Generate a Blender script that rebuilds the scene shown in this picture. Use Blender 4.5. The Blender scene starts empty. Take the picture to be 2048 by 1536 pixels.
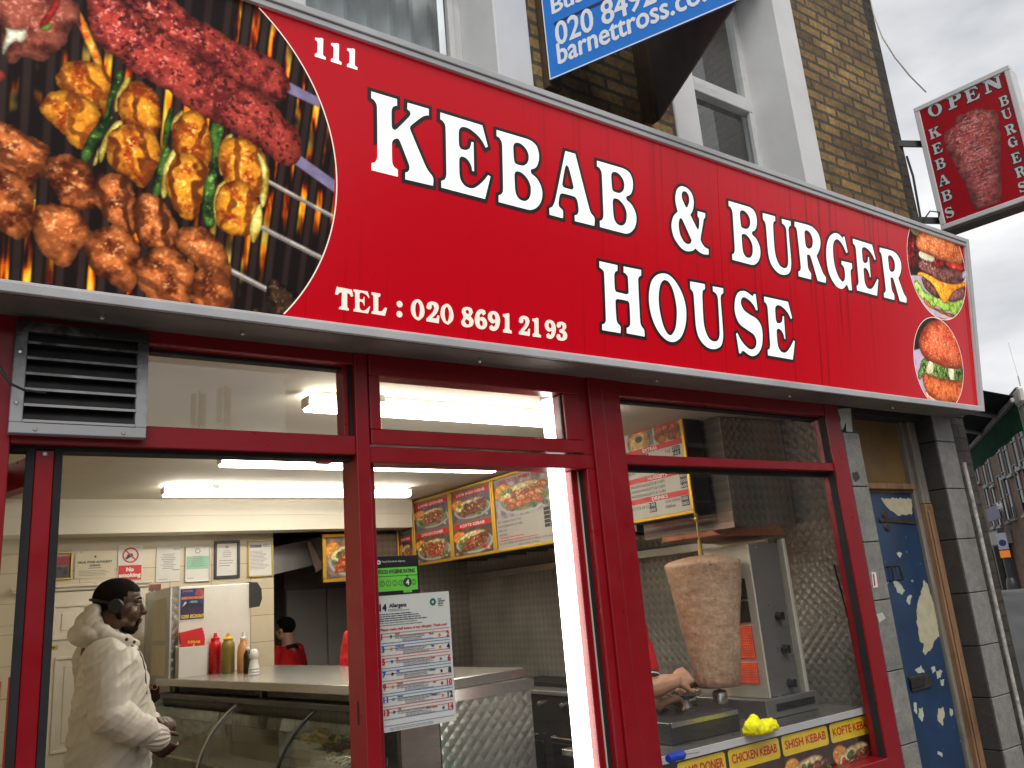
import bpy, bmesh, math, random, json
import numpy as np
from mathutils import Vector, Matrix, noise as mnoise
from mathutils.geometry import tessellate_polygon

S = bpy.context.scene
COL = S.collection
R = math.radians
V = Vector

# ------------------------------------------------------------------ camera
YAW, PITCH, ROLL, FPX = 0.6249879, 0.25562415, -0.08325464, 1649.62
CAM = V((0.0, -2.5, 1.55))
FW = V((math.sin(YAW)*math.cos(PITCH), math.cos(YAW)*math.cos(PITCH), math.sin(PITCH)))
_r = V((math.cos(YAW), -math.sin(YAW), 0)); _u = _r.cross(FW)
RT = _r*math.cos(ROLL) + _u*math.sin(ROLL)
UP = -_r*math.sin(ROLL) + _u*math.cos(ROLL)
cd = bpy.data.cameras.new('camera'); cam = bpy.data.objects.new('camera', cd); COL.objects.link(cam)
cam.matrix_world = Matrix(((RT.x, UP.x, -FW.x, CAM.x), (RT.y, UP.y, -FW.y, CAM.y), (RT.z, UP.z, -FW.z, CAM.z), (0, 0, 0, 1)))
cd.sensor_width = 36; cd.lens = 36*FPX/2048; cd.clip_start = .05; cd.clip_end = 2000
S.camera = cam

# ------------------------------------------------------------------ sky and sun (overcast day)
SUN_EL, SUN_AZ = R(48), R(205)          # azimuth from +Y, clockwise seen from above
w = bpy.data.worlds.new('World'); S.world = w; w.use_nodes = True
nt = w.node_tree; nt.nodes.clear()
def wn(t): return nt.nodes.new(t)
out = wn('ShaderNodeOutputWorld'); bg = wn('ShaderNodeBackground'); bg.inputs[1].default_value = .1
sky = wn('ShaderNodeTexSky'); sky.sky_type = 'NISHITA'; sky.sun_disc = False
sky.sun_elevation = SUN_EL; sky.sun_rotation = SUN_AZ; sky.air_density = 1; sky.dust_density = 3
tc = wn('ShaderNodeTexCoord'); mp = wn('ShaderNodeMapping'); mp.inputs['Scale'].default_value = (1, 1, 2.6)
n1 = wn('ShaderNodeTexNoise'); n1.inputs['Scale'].default_value = 2.3; n1.inputs['Detail'].default_value = 6; n1.inputs['Roughness'].default_value = .52
cr = wn('ShaderNodeValToRGB')
cr.color_ramp.elements[0].position = .36; cr.color_ramp.elements[0].color = (6.0, 6.2, 6.55, 1)
cr.color_ramp.elements[1].position = .62; cr.color_ramp.elements[1].color = (11.2, 11.2, 11.2, 1)
mx = wn('ShaderNodeMix'); mx.data_type = 'RGBA'; mx.inputs[0].default_value = .95
nt.links.new(tc.outputs['Generated'], mp.inputs[0]); nt.links.new(mp.outputs[0], n1.inputs['Vector'])
nt.links.new(n1.outputs[0], cr.inputs[0]); nt.links.new(sky.outputs[0], mx.inputs[6]); nt.links.new(cr.outputs[0], mx.inputs[7])
nt.links.new(mx.outputs[2], bg.inputs[0]); nt.links.new(bg.outputs[0], out.inputs[0])
sd = bpy.data.lights.new('sun', 'SUN'); sd.energy = 1.5; sd.angle = R(35); sd.color = (1, .97, .92)
so = bpy.data.objects.new('sun', sd); COL.objects.link(so)
sdir = V((math.sin(SUN_AZ)*math.cos(SUN_EL), math.cos(SUN_AZ)*math.cos(SUN_EL), math.sin(SUN_EL)))
so.rotation_euler = sdir.to_track_quat('Z', 'Y').to_euler(); so.location = sdir*30
S.view_settings.view_transform = 'Standard'; S.view_settings.look = 'None'
S.view_settings.exposure = 0; S.view_settings.gamma = 1
S.cycles.use_denoising = True
S.cycles.max_bounces = 8; S.cycles.diffuse_bounces = 4; S.cycles.glossy_bounces = 4
S.cycles.transparent_max_bounces = 24; S.cycles.transmission_bounces = 4
S.cycles.caustics_reflective = False; S.cycles.caustics_refractive = False
S.cycles.sample_clamp_indirect = 4

# ------------------------------------------------------------------ drafting: a photo point onto a real plane
def ray(px, py): return FW + RT*((px-1024)/FPX) - UP*((py-768)/FPX)
def pY(px, py, Y): d = ray(px, py); return CAM + d*((Y-CAM.y)/d.y)
def pX(px, py, X): d = ray(px, py); return CAM + d*((X-CAM.x)/d.x)
def pZ(px, py, Z): d = ray(px, py); return CAM + d*((Z-CAM.z)/d.z)
def pP(px, py, O, n): d = ray(px, py); return CAM + d*((O-CAM).dot(n)/d.dot(n))

# ------------------------------------------------------------------ materials
def s2l(c): return tuple((x/12.92 if x <= .04045 else ((x+.055)/1.055)**2.4) for x in c[:3])
def rgb(r, g, b): return s2l((r/255, g/255, b/255))
class NT:
    def __init__(s, name):
        s.m = bpy.data.materials.new(name); s.m.use_nodes = True; s.t = s.m.node_tree
        s.b = s.t.nodes['Principled BSDF']; s.o = s.t.nodes['Material Output']; s._c = None
    def n(s, t, **k):
        x = s.t.nodes.new(t)
        for a, b in k.items(): setattr(x, a, b)
        return x
    def l(s, a, b): s.t.links.new(a, b)
    def obj(s):
        if not s._c: s._c = s.n('ShaderNodeTexCoord').outputs['Object']
        return s._c
    def map(s, scale=(1, 1, 1), rot=(0, 0, 0), src=None):
        m = s.n('ShaderNodeMapping'); m.inputs['Scale'].default_value = scale; m.inputs['Rotation'].default_value = rot
        s.l(src or s.obj(), m.inputs[0]); return m.outputs[0]
    def noise(s, scale, detail=4, rough=.55, vec=None, dist=0):
        x = s.n('ShaderNodeTexNoise'); x.inputs['Scale'].default_value = scale; x.inputs['Detail'].default_value = detail
        x.inputs['Roughness'].default_value = rough; x.inputs['Distortion'].default_value = dist
        s.l(vec or s.obj(), x.inputs['Vector']); return x.outputs[0]
    def ramp(s, src, stops, interp='LINEAR'):
        x = s.n('ShaderNodeValToRGB'); e = x.color_ramp.elements; x.color_ramp.interpolation = interp
        while len(e) < len(stops): e.new(.5)
        for i, (p, c) in enumerate(stops):
            e[i].position = p; e[i].color = (*c, 1) if not isinstance(c, (int, float)) else (c, c, c, 1)
        s.l(src, x.inputs[0]); return x.outputs[0]
    def mix(s, f, a, b, mode='MIX'):
        x = s.n('ShaderNodeMix', data_type='RGBA', blend_type=mode)
        for i, v in ((0, f), (6, a), (7, b)):
            if isinstance(v, (int, float)): x.inputs[i].default_value = v if i == 0 else (v, v, v, 1)
            elif isinstance(v, tuple): x.inputs[i].default_value = (*v, 1)
            else: s.l(v, x.inputs[i])
        return x.outputs[2]
    def math(s, op, a, b=0, c=0):
        x = s.n('ShaderNodeMath', operation=op)
        for i, v in enumerate((a, b, c)):
            if isinstance(v, (int, float)): x.inputs[i].default_value = v
            else: s.l(v, x.inputs[i])
        return x.outputs[0]
    def xyz(s, src=None):
        x = s.n('ShaderNodeSeparateXYZ'); s.l(src or s.obj(), x.inputs[0]); return x.outputs
    def comb(s, a, b, c=0):
        x = s.n('ShaderNodeCombineXYZ')
        for i, v in enumerate((a, b, c)):
            if isinstance(v, (int, float)): x.inputs[i].default_value = v
            else: s.l(v, x.inputs[i])
        return x.outputs[0]
    def bump(s, h, strength=.3, dist=.01):
        x = s.n('ShaderNodeBump'); x.inputs['Strength'].default_value = strength; x.inputs['Distance'].default_value = dist
        s.l(h, x.inputs['Height']); s.l(x.outputs[0], s.b.inputs['Normal'])
    def set(s, **k):
        nm = dict(col='Base Color', rough='Roughness', metal='Metallic', spec='Specular IOR Level', coat='Coat Weight', ecol='Emission Color', estr='Emission Strength', alpha='Alpha', sss='Subsurface Weight', sheen='Sheen Weight')
        for a, v in k.items():
            i = s.b.inputs[nm[a]]
            if isinstance(v, (int, float)): i.default_value = v
            elif isinstance(v, tuple): i.default_value = (*v, 1)
            else: s.l(v, i)
        return s
def flat(name, c, rough=.5, metal=0, var=.12, nscale=9, bump=0, bscale=60, coat=0, spec=.5, dirt=0):
    """plain material with a little noise in its colour and gloss"""
    k = NT(name); n = k.noise(nscale, 5)
    lo = tuple(x*(1-var) for x in c); hi = tuple(min(1, x*(1+var)) for x in c)
    col = k.ramp(n, [(.3, lo), (.7, hi)])
    if dirt:
        d = k.noise(nscale*.35, 8, .65, dist=.6)
        col = k.mix(k.ramp(d, [(.48, 0.), (.75, dirt)]), col, tuple(x*.25 for x in c))
    rr = k.ramp(k.noise(nscale*2.3, 4), [(.3, max(0, rough-.08)), (.7, min(1, rough+.08))])
    k.set(col=col, rough=rr, metal=metal, coat=coat, spec=spec)
    if bump: k.bump(k.noise(bscale, 4), bump, .004)
    return k.m
def emit(name, c, strength):
    k = NT(name); k.set(col=(.8, .8, .8), ecol=c, estr=strength, rough=.4); return k.m
M = {}
M['red'] = flat('red_powder_coat', rgb(140, 11, 25), .34, var=.06, nscale=5, bump=.02, bscale=300, dirt=.12)
M['gasket'] = flat('black_rubber', (.012, .012, .012), .7)
M['black'] = flat('black_plastic', (.015, .015, .016), .4)
M['brush'] = flat('brush_pile', (.02, .02, .022), .95, bump=.6, bscale=500)
M['alu'] = flat('weathered_aluminium', (.62, .62, .63), .5, var=.08, nscale=4, dirt=.35, spec=.5)
M['alu_dark'] = flat('grimy_soffit', (.22, .20, .175), .55, var=.2, nscale=3, dirt=.8)
M['steel'] = flat('brushed_steel', (.56, .55, .52), .26, 1, var=.03, nscale=2)
k = NT('brushed_steel'); n = k.noise(1, 4, .6, vec=k.map((90, 3, 90))); k.set(col=k.ramp(n, [(.3, (.50, .49, .46)), (.7, (.58, .57, .54))]), metal=.9, rough=.27); M['steel'] = k.m
M['steel_dull'] = flat('dull_steel', (.46, .455, .44), .38, .75, var=.14, nscale=3)
M['steel_dark'] = flat('dark_steel', (.10, .10, .098), .38, .8, var=.2, nscale=4)
M['white_gloss'] = flat('white_gloss_paint', (.74, .74, .72), .4, var=.04, dirt=.2)
M['render'] = flat('white_painted_render', (.78, .78, .78), .75, var=.05, nscale=3, bump=.15, bscale=25, dirt=.22)
M['far_frame'] = flat('distant_window_paint', (.19, .19, .19), .6)
M['upvc'] = flat('grubby_white_frame', (.68, .68, .67), .45, var=.05, dirt=.35)
M['cream'] = flat('cream_wall_paint', (.66, .615, .50), .7, var=.05, nscale=2)
M['ceil'] = flat('ceiling_paint', (.69, .655, .56), .8, var=.05, nscale=1.5)
M['door_white'] = flat('white_door_paint', (.70, .65, .53), .45, var=.04)
M['paper'] = flat('paper', (.74, .74, .70), .7, var=.03)
M['paper_cream'] = flat('cream_paper', (.68, .62, .47), .7, var=.05)
M['mint'] = flat('mint_ink', rgb(150, 200, 175), .7, var=.05)
M['ink'] = flat('dark_ink', (.03, .03, .035), .6)
M['ink_grey'] = flat('grey_ink', (.22, .22, .23), .6)
M['ink_red'] = flat('red_ink', rgb(205, 25, 35), .5)
M['ink_pink'] = flat('pink_ink', rgb(215, 50, 80), .5)
M['ink_blue'] = flat('blue_ink', rgb(40, 95, 190), .5)
M['ink_navy'] = flat('navy_ink', rgb(20, 30, 80), .5)
M['ink_white'] = flat('white_ink', (.78, .78, .76), .5)
M['ink_yellow'] = flat('yellow_ink', rgb(240, 205, 30), .5)
M['ink_orange'] = flat('orange_ink', rgb(235, 130, 30), .5)
M['ink_teal'] = flat('teal_ink', rgb(15, 110, 100), .5)
M['green_lbl'] = flat('green_label', rgb(120, 222, 80), .4)
M['gold'] = flat('gold_frame', rgb(205, 162, 52), .38, .55, var=.04, nscale=5)
M['gilt'] = flat('pale_gilt_frame', rgb(190, 165, 95), .4, .6, var=.1)
M['wood'] = None
M['asphalt_wet'] = flat('wet_asphalt', (.10, .10, .105), .3, var=.25, nscale=2)
M['paving'] = flat('paving', (.22, .21, .2), .7, var=.2, nscale=3)
M['road_paint'] = flat('road_paint', (.7, .7, .68), .5)
M['blue_board'] = flat('blue_board_print', rgb(0, 122, 222), .6, var=.03)
M['board_back'] = flat('grey_board_back', (.16, .14, .125), .8, var=.15)
M['board_txt'] = flat('pale_board_lettering', rgb(240, 244, 250), .4, var=.02)
M['awning'] = flat('green_awning_cloth', rgb(14, 132, 102), .85, var=.15, bump=.2, bscale=80)
M['awning_shaded'] = flat('shaded_awning_cloth', rgb(10, 26, 24), .9, var=.2)  # canopy cloth darkened: the shade of its underside is put into the colour
M['slate'] = flat('slate', (.09, .09, .095), .7, var=.2)
M['curtain'] = flat('net_curtain', (.72, .74, .74), .9, var=.06)
M['jacket'] = flat('cream_nylon', (.62, .595, .525), .5, var=.05, nscale=6, bump=.12, bscale=16)
M['skin_dark'] = flat('dark_skin', (.075, .036, .02), .45, var=.18, nscale=25, bump=.1, bscale=200)
M['skin_light'] = flat('light_skin', (.50, .27, .17), .48, var=.12, nscale=25, bump=.1, bscale=200)
M['hair'] = flat('black_hair', (.007, .006, .005), .92, bump=.8, bscale=260, spec=.15)
M['polo'] = flat('red_polo_cotton', rgb(190, 18, 22), .85, var=.12, bump=.2, bscale=30)
M['trouser'] = flat('dark_trousers', (.02, .02, .025), .85)
M['eye'] = flat('eye_white', (.24, .21, .18), .4)
M['plastic_red'] = flat('red_squeezy_plastic', rgb(190, 12, 14), .3)
M['plastic_mustard'] = flat('mustard_squeezy_plastic', rgb(135, 118, 50), .35)
M['plastic_yellow'] = flat('yellow_cap', rgb(230, 185, 20), .35)
M['plastic_peach'] = flat('peach_sauce', rgb(215, 150, 90), .35)
M['plastic_white'] = flat('white_plastic', (.74, .72, .66), .35, var=.04)
M['vinegar'] = flat('dark_vinegar', (.02, .01, .006), .15)
M['yellow_cloth'] = flat('yellow_cloth', rgb(245, 238, 30), .9, var=.06, bump=.4, bscale=120)
M['blue_plastic'] = flat('blue_plastic', rgb(20, 60, 170), .35)
M['rust'] = flat('black_iron', (.035, .028, .024), .6, var=.4, nscale=30)
M['shutter_dark'] = flat('dark_interior', (.02, .018, .016), .7)
M['brown_tile'] = flat('brown_tile', rgb(110, 50, 25), .35, var=.35, nscale=60)
M['wood_brown'] = flat('brown_panel', (.075, .055, .042), .45, var=.25, nscale=6)
M['green_floor'] = flat('green_mat', rgb(10, 120, 85), .7)
M['van_white'] = flat('van_paint', (.7, .7, .7), .3)
M['tyre'] = flat('tyre_rubber', (.02, .02, .02), .8)
M['silver_txt'] = flat('silver_lettering', rgb(196, 200, 202), .4, var=.04)
M['pepper'] = flat('pickled_pepper', rgb(190, 165, 25), .4, var=.25, nscale=30)
M['cabbage'] = flat('red_cabbage', rgb(75, 20, 40), .5, var=.4, nscale=60)
M['onion'] = flat('white_onion', rgb(215, 205, 160), .5, var=.15, nscale=40)
def m_glass(name, k_, tint=(1, 1, 1), ior=1.5):
    k = NT(name); t = k.n('ShaderNodeBsdfTransparent'); t.inputs[0].default_value = (*tint, 1)
    g = k.n('ShaderNodeBsdfGlossy'); g.inputs['Roughness'].default_value = .003; g.inputs[0].default_value = (.95, .97, .97, 1)
    f = k.n('ShaderNodeFresnel'); f.inputs[0].default_value = ior
    x = k.n('ShaderNodeMixShader'); ge = k.n('ShaderNodeNewGeometry'); k.l(k.math('MULTIPLY', k.math('MULTIPLY', f.outputs[0], 1.7*k_), k.math('SUBTRACT', 1, ge.outputs['Backfacing'])), x.inputs[0]); k.l(t.outputs[0], x.inputs[1]); k.l(g.outputs[0], x.inputs[2])
    k.l(x.outputs[0], k.o.inputs[0]); return k.m
M['glass'] = m_glass('window_glass', .95, (.985, .99, .985))
M['glass_old'] = m_glass('old_window_glass', 1.0, (.9, .92, .92))
M['glass_case'] = m_glass('case_glass', 1.0, (.97, .99, .97))
M['mirror_glass'] = m_glass('far_glass', .35, (.03, .03, .035))
def m_brick(name, axes, bw, rh, c1, c2, mortar, soot, ms=.011, soot_amt=.7, off=.5, rough=.85, bs=.9, seedscale=1.0, msm=.15, vary=1.0):
    k = NT(name); o = k.xyz(); vec = k.comb(o[axes[0]], o[axes[1]])
    dn = k.n('ShaderNodeTexNoise'); dn.inputs['Scale'].default_value = 14; k.l(k.obj(), dn.inputs['Vector'])
    va = k.n('ShaderNodeVectorMath', operation='SCALE'); k.l(dn.outputs['Color'], va.inputs[0]); va.inputs['Scale'].default_value = .008
    vb = k.n('ShaderNodeVectorMath', operation='ADD'); k.l(vec, vb.inputs[0]); k.l(va.outputs[0], vb.inputs[1])
    b = k.n('ShaderNodeTexBrick'); b.offset = off; k.l(vb.outputs[0], b.inputs['Vector'])
    b.inputs['Scale'].default_value = 1; b.inputs['Brick Width'].default_value = bw; b.inputs['Row Height'].default_value = rh
    b.inputs['Mortar Size'].default_value = ms; b.inputs['Mortar Smooth'].default_value = msm; b.inputs['Bias'].default_value = 0
    b.inputs['Color1'].default_value = (*c1, 1); b.inputs['Color2'].default_value = (*c2, 1); b.inputs['Mortar'].default_value = (*mortar, 1)
    st = k.ramp(k.noise(2.2*seedscale, 8, .62, dist=.8), [(.42, 0.), (.72, soot_amt)])
    fine = k.ramp(k.noise(38*seedscale, 6, .7), [(.25, 1-.65*vary), (.75, 1+.5*vary)])
    col = k.mix(1.0, b.outputs['Color'], fine, 'MULTIPLY')
    mid = k.ramp(k.noise(7*seedscale, 4, .6), [(.3, 1-.3*vary), (.7, 1+.25*vary)])
    col = k.mix(1.0, col, mid, 'MULTIPLY')
    col = k.mix(st, col, soot)
    h = k.math('SUBTRACT', k.math('MULTIPLY', k.noise(50, 5, .7), .5), k.math('MULTIPLY', b.outputs['Fac'], 1.0))
    k.set(col=col, rough=rough); k.bump(h, bs, .012); return k.m
M['brick'] = m_brick('yellow_stock_brick', (0, 2), .222, .072, (.42, .265, .09), (.20, .12, .048), (.10, .082, .058), (.035, .028, .022), ms=.012, soot_amt=.7)
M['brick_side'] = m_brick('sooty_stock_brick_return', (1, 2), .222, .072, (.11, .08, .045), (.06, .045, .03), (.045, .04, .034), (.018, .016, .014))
M['brick_dark'] = m_brick('dark_pier_brick', (0, 2), .18, .082, (.085, .065, .045), (.05, .042, .034), (.035, .032, .028), (.02, .02, .018), ms=.007)
M['brick_far'] = m_brick('terrace_brick', (0, 2), .9, .3, (.17, .08, .034), (.11, .055, .026), (.11, .085, .06), (.06, .045, .04), ms=.03, bs=.1, seedscale=.2)
M['wall_tile'] = m_brick('cream_wall_tile', (0, 2), .30, .20, (.66, .58, .42), (.63, .55, .40), (.36, .28, .18), (.52, .44, .3), ms=.003, soot_amt=.15, off=0, rough=.28, bs=.1, seedscale=.6, vary=.06)
M['wall_tile_side'] = m_brick('cream_side_tile', (1, 2), .30, .20, (.66, .58, .42), (.63, .55, .40), (.36, .28, .18), (.52, .44, .3), ms=.003, soot_amt=.15, off=0, rough=.28, bs=.1, seedscale=.6, vary=.06)
M['kitchen_tile'] = m_brick('white_kitchen_tile', (0, 2), .15, .15, (.5, .48, .42), (.47, .45, .4), (.2, .17, .13), (.3, .26, .2), ms=.004, soot_amt=.2, off=0, rough=.3, bs=.1, vary=.1)
M['floor_tile'] = m_brick('brown_floor_tile', (0, 1), .3, .3, (.16, .11, .08), (.13, .09, .07), (.05, .04, .03), (.06, .05, .04), ms=.006, off=0, rough=.4, bs=.2)
def m_stone(name, c, amt=.35, rough=.6):
    k = NT(name); n = k.noise(16, 8, .68, dist=.5); n2 = k.noise(70, 5, .7); n3 = k.noise(3, 4)
    col = k.ramp(n, [(.25, tuple(x*(1-amt) for x in c)), (.5, c), (.8, tuple(x*(1+amt) for x in c))])
    col = k.mix(1.0, col, k.ramp(n2, [(.3, .75), (.7, 1.2)]), 'MULTIPLY')
    col = k.mix(k.ramp(n3, [(.45, 0.), (.8, .55)]), col, tuple(x*.35 for x in c))
    k.set(col=col, rough=rough); k.bump(n2, .12, .004); return k.m
M['stone'] = m_stone('grey_stone_tile', (.25, .24, .22))
M['stone_dark'] = m_stone('dark_stone_tile', (.052, .047, .042))
def m_wood(name, c1, c2, axis=2, scale=7):
    k = NT(name); sc = [scale*6]*3; sc[axis] = scale*.35
    n = k.noise(1, 6, .65, vec=k.map(tuple(sc))); col = k.ramp(n, [(.3, c1), (.7, c2)])
    col = k.mix(k.ramp(k.noise(4, 6, .6), [(.5, 0.), (.75, .7)]), col, tuple(x*.3 for x in c1))
    k.set(col=col, rough=.75); k.bump(n, .3, .004); return k.m
M['wood_raw'] = m_wood('weathered_wood', (.19, .095, .045), (.33, .19, .10))
M['wood_post'] = m_wood('dark_timber', (.05, .03, .016), (.12, .075, .038))
M['wood_old'] = m_wood('peeling_timber', (.12, .10, .08), (.30, .27, .22))
M['board_ochre'] = flat('ochre_board', (.22, .125, .04), .6, var=.2, nscale=3, dirt=.6)
def m_quilt(name, axes, p=.055, c=(.5, .48, .43), rough=.28, strength=.7):
    """engine-turned stainless sheet: overlapping pressed scales"""
    k = NT(name); o = k.xyz(); a, b = o[axes[0]], o[axes[1]]
    u = k.math('DIVIDE', k.math('ADD', a, b), p); v = k.math('DIVIDE', k.math('SUBTRACT', b, a), p)
    fu = k.math('FRACT', u); fv = k.math('FRACT', v)
    cu = k.math('SUBTRACT', fu, .5); cv = k.math('SUBTRACT', fv, .5)
    d = k.math('SQRT', k.math('ADD', k.math('MULTIPLY', cu, cu), k.math('MULTIPLY', cv, cv)))
    h = k.math('SUBTRACT', k.math('ADD', k.math('MULTIPLY', fv, .9), k.math('MULTIPLY', fu, .5)), k.math('MULTIPLY', d, .5))
    k.bump(h, strength, .012)
    ch = k.n('ShaderNodeTexChecker'); ch.inputs['Scale'].default_value = 1; k.l(k.comb(u, v, .5), ch.inputs['Vector'])
    tone = k.mix(k.math('MULTIPLY', ch.outputs['Fac'], .35), c, tuple(x*.55 for x in c))
    tone = k.mix(1.0, tone, k.ramp(k.noise(2.5, 5), [(.3, .7), (.7, 1.1)]), 'MULTIPLY')
    k.set(col=tone, metal=.62, rough=rough); return k.m
M['quilt_x'] = m_quilt('engine_turned_steel_front', (0, 2), c=(.48, .46, .42), strength=1.0)
M['quilt_y'] = m_quilt('engine_turned_steel_side', (1, 2), .058, c=(.80, .77, .70), rough=.3, strength=1.0)
def m_print(name, rough=.35, coat=.3, estr=0):
    k = NT(name); a = k.n('ShaderNodeAttribute', attribute_name='Col')
    k.set(col=a.outputs['Color'], rough=rough, coat=coat)
    if estr: k.set(ecol=a.outputs['Color'], estr=estr)
    return k.m
M['print'] = m_print('printed_card', .5, 0)
M['print_lit'] = m_print('backlit_print', .5, 0, .5); M['print_lit'].node_tree.nodes['Principled BSDF'].inputs['Specular IOR Level'].default_value = .15
def m_signred():
    k = NT('backlit_red_acrylic'); z = k.xyz()
    # rain streaks: narrow, long vertical stains with a shape of their own
    n = k.noise(1, 3, .6, vec=k.map((38, 1, .55))); n2 = k.noise(1, 2, .5, vec=k.map((1.1, 1, .5)))
    m = k.math('MULTIPLY', k.ramp(n, [(.56, 0.), (.64, 1.)]), k.ramp(n2, [(.42, 0.), (.6, .75)]))
    sp = k.ramp(k.noise(120, 2, .4), [(.74, 0.), (.78, .8)])
    m = k.math('MAXIMUM', m, k.math('MULTIPLY', sp, k.ramp(k.noise(3, 2), [(.45, 0.), (.6, 1.)])))
    c = rgb(208, 8, 30)
    col = k.mix(k.math('MULTIPLY', m, .8), c, rgb(110, 8, 16))
    k.set(col=col, rough=.22, spec=.28, ecol=col, estr=.18); return k.m
M['sign_red'] = m_signred()
M['sign_white'] = None
k = NT('backlit_white_lettering'); k.set(col=(.85, .85, .82), rough=.25, ecol=(1, .98, .92), estr=.62); M['sign_white'] = k.m
k = NT('backlit_cream_lettering'); k.set(col=(.85, .82, .7), rough=.25, ecol=(1, .95, .8), estr=.42); M['sign_cream'] = k.m
M['sign_black'] = flat('black_vinyl', (.02, .017, .018), .35)
M['proj_red'] = flat('dark_red_acrylic', rgb(160, 10, 28), .3, var=.05, spec=.2)
M['tube'] = emit('lit_fluorescent_tube', (1, .93, .80), 26)
M['tube_v'] = emit('lit_led_tube', (1, .95, .86), 9)
M['grill_steel'] = flat('grill_front_steel', (.28, .275, .265), .33, .6, var=.06, nscale=4)
M['pipe'] = flat('grimy_pipe', (.42, .41, .38), .7, var=.35, nscale=40, dirt=.6)
M['burner'] = None
def m_burner():
    k = NT('glowing_gas_burner'); o = k.xyz(); b = k.n('ShaderNodeTexBrick'); b.offset = 0
    k.l(k.comb(o[1], o[2]), b.inputs['Vector']); b.inputs['Scale'].default_value = 1
    b.inputs['Brick Width'].default_value = .012; b.inputs['Row Height'].default_value = .008; b.inputs['Mortar Size'].default_value = .0018
    n = k.ramp(k.noise(14, 4), [(.3, (.32, .015, .004)), (.7, (.8, .09, .015))])
    e = k.mix(b.outputs['Fac'], n, (.12, .015, .01)); k.set(col=(.1, .04, .03), ecol=e, estr=1.1, rough=.9); return k.m
M['burner'] = m_burner()
def m_kebab():
    k = NT('doner_meat'); z = k.map((1, 1, 2.6)); n = k.noise(9, 8, .68, vec=z, dist=.4); n2 = k.noise(60, 5, .7); n3 = k.noise(3.2, 4, .5)
    col = k.ramp(n, [(.25, (.30, .16, .09)), (.42, (.50, .31, .20)), (.6, (.58, .39, .265)), (.8, (.45, .265, .16))])
    col = k.mix(1.0, col, k.ramp(n2, [(.3, .62), (.65, 1.15)]), 'MULTIPLY')
    col = k.mix(k.ramp(n3, [(.45, 0.), (.75, .7)]), col, (.17, .07, .03)); col = k.mix(k.ramp(k.noise(85, 2, .5), [(.70, 0.), (.76, .8)]), col, (.06, .02, .01)); col = k.mix(k.ramp(k.noise(70, 2, .5, vec=k.map((1, 1, 1), (.3, .2, .1))), [(.72, 0.), (.78, .6)]), col, (.7, .52, .38))
    k.set(col=col, rough=.5); k.bump(k.math('ADD', n, k.math('MULTIPLY', n2, .5)), .35, .008); return k.m
M['kebab'] = m_kebab()
def m_bluedoor():
    k = NT('blue_door_paint'); n = k.noise(3, 5)
    col = k.ramp(n, [(.3, rgb(28, 50, 80)), (.7, rgb(42, 70, 104))])
    sp = k.ramp(k.noise(26, 3, .5), [(.70, 0.), (.73, 1.)])
    col = k.mix(sp, col, rgb(150, 158, 150)); k.set(col=col, rough=.38); k.bump(k.noise(40, 4), .08, .004); return k.m
M['door_blue'] = m_bluedoor()
M['filler'] = flat('cream_filler', rgb(188, 180, 150), .8, var=.14, nscale=14)
M['filler_pale'] = flat('pale_filler', rgb(182, 190, 172), .8, var=.14, nscale=14)
M['hood_steel'] = flat('greasy_hood_steel', (.42, .41, .39), .35, .6, var=.25, nscale=3)

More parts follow.
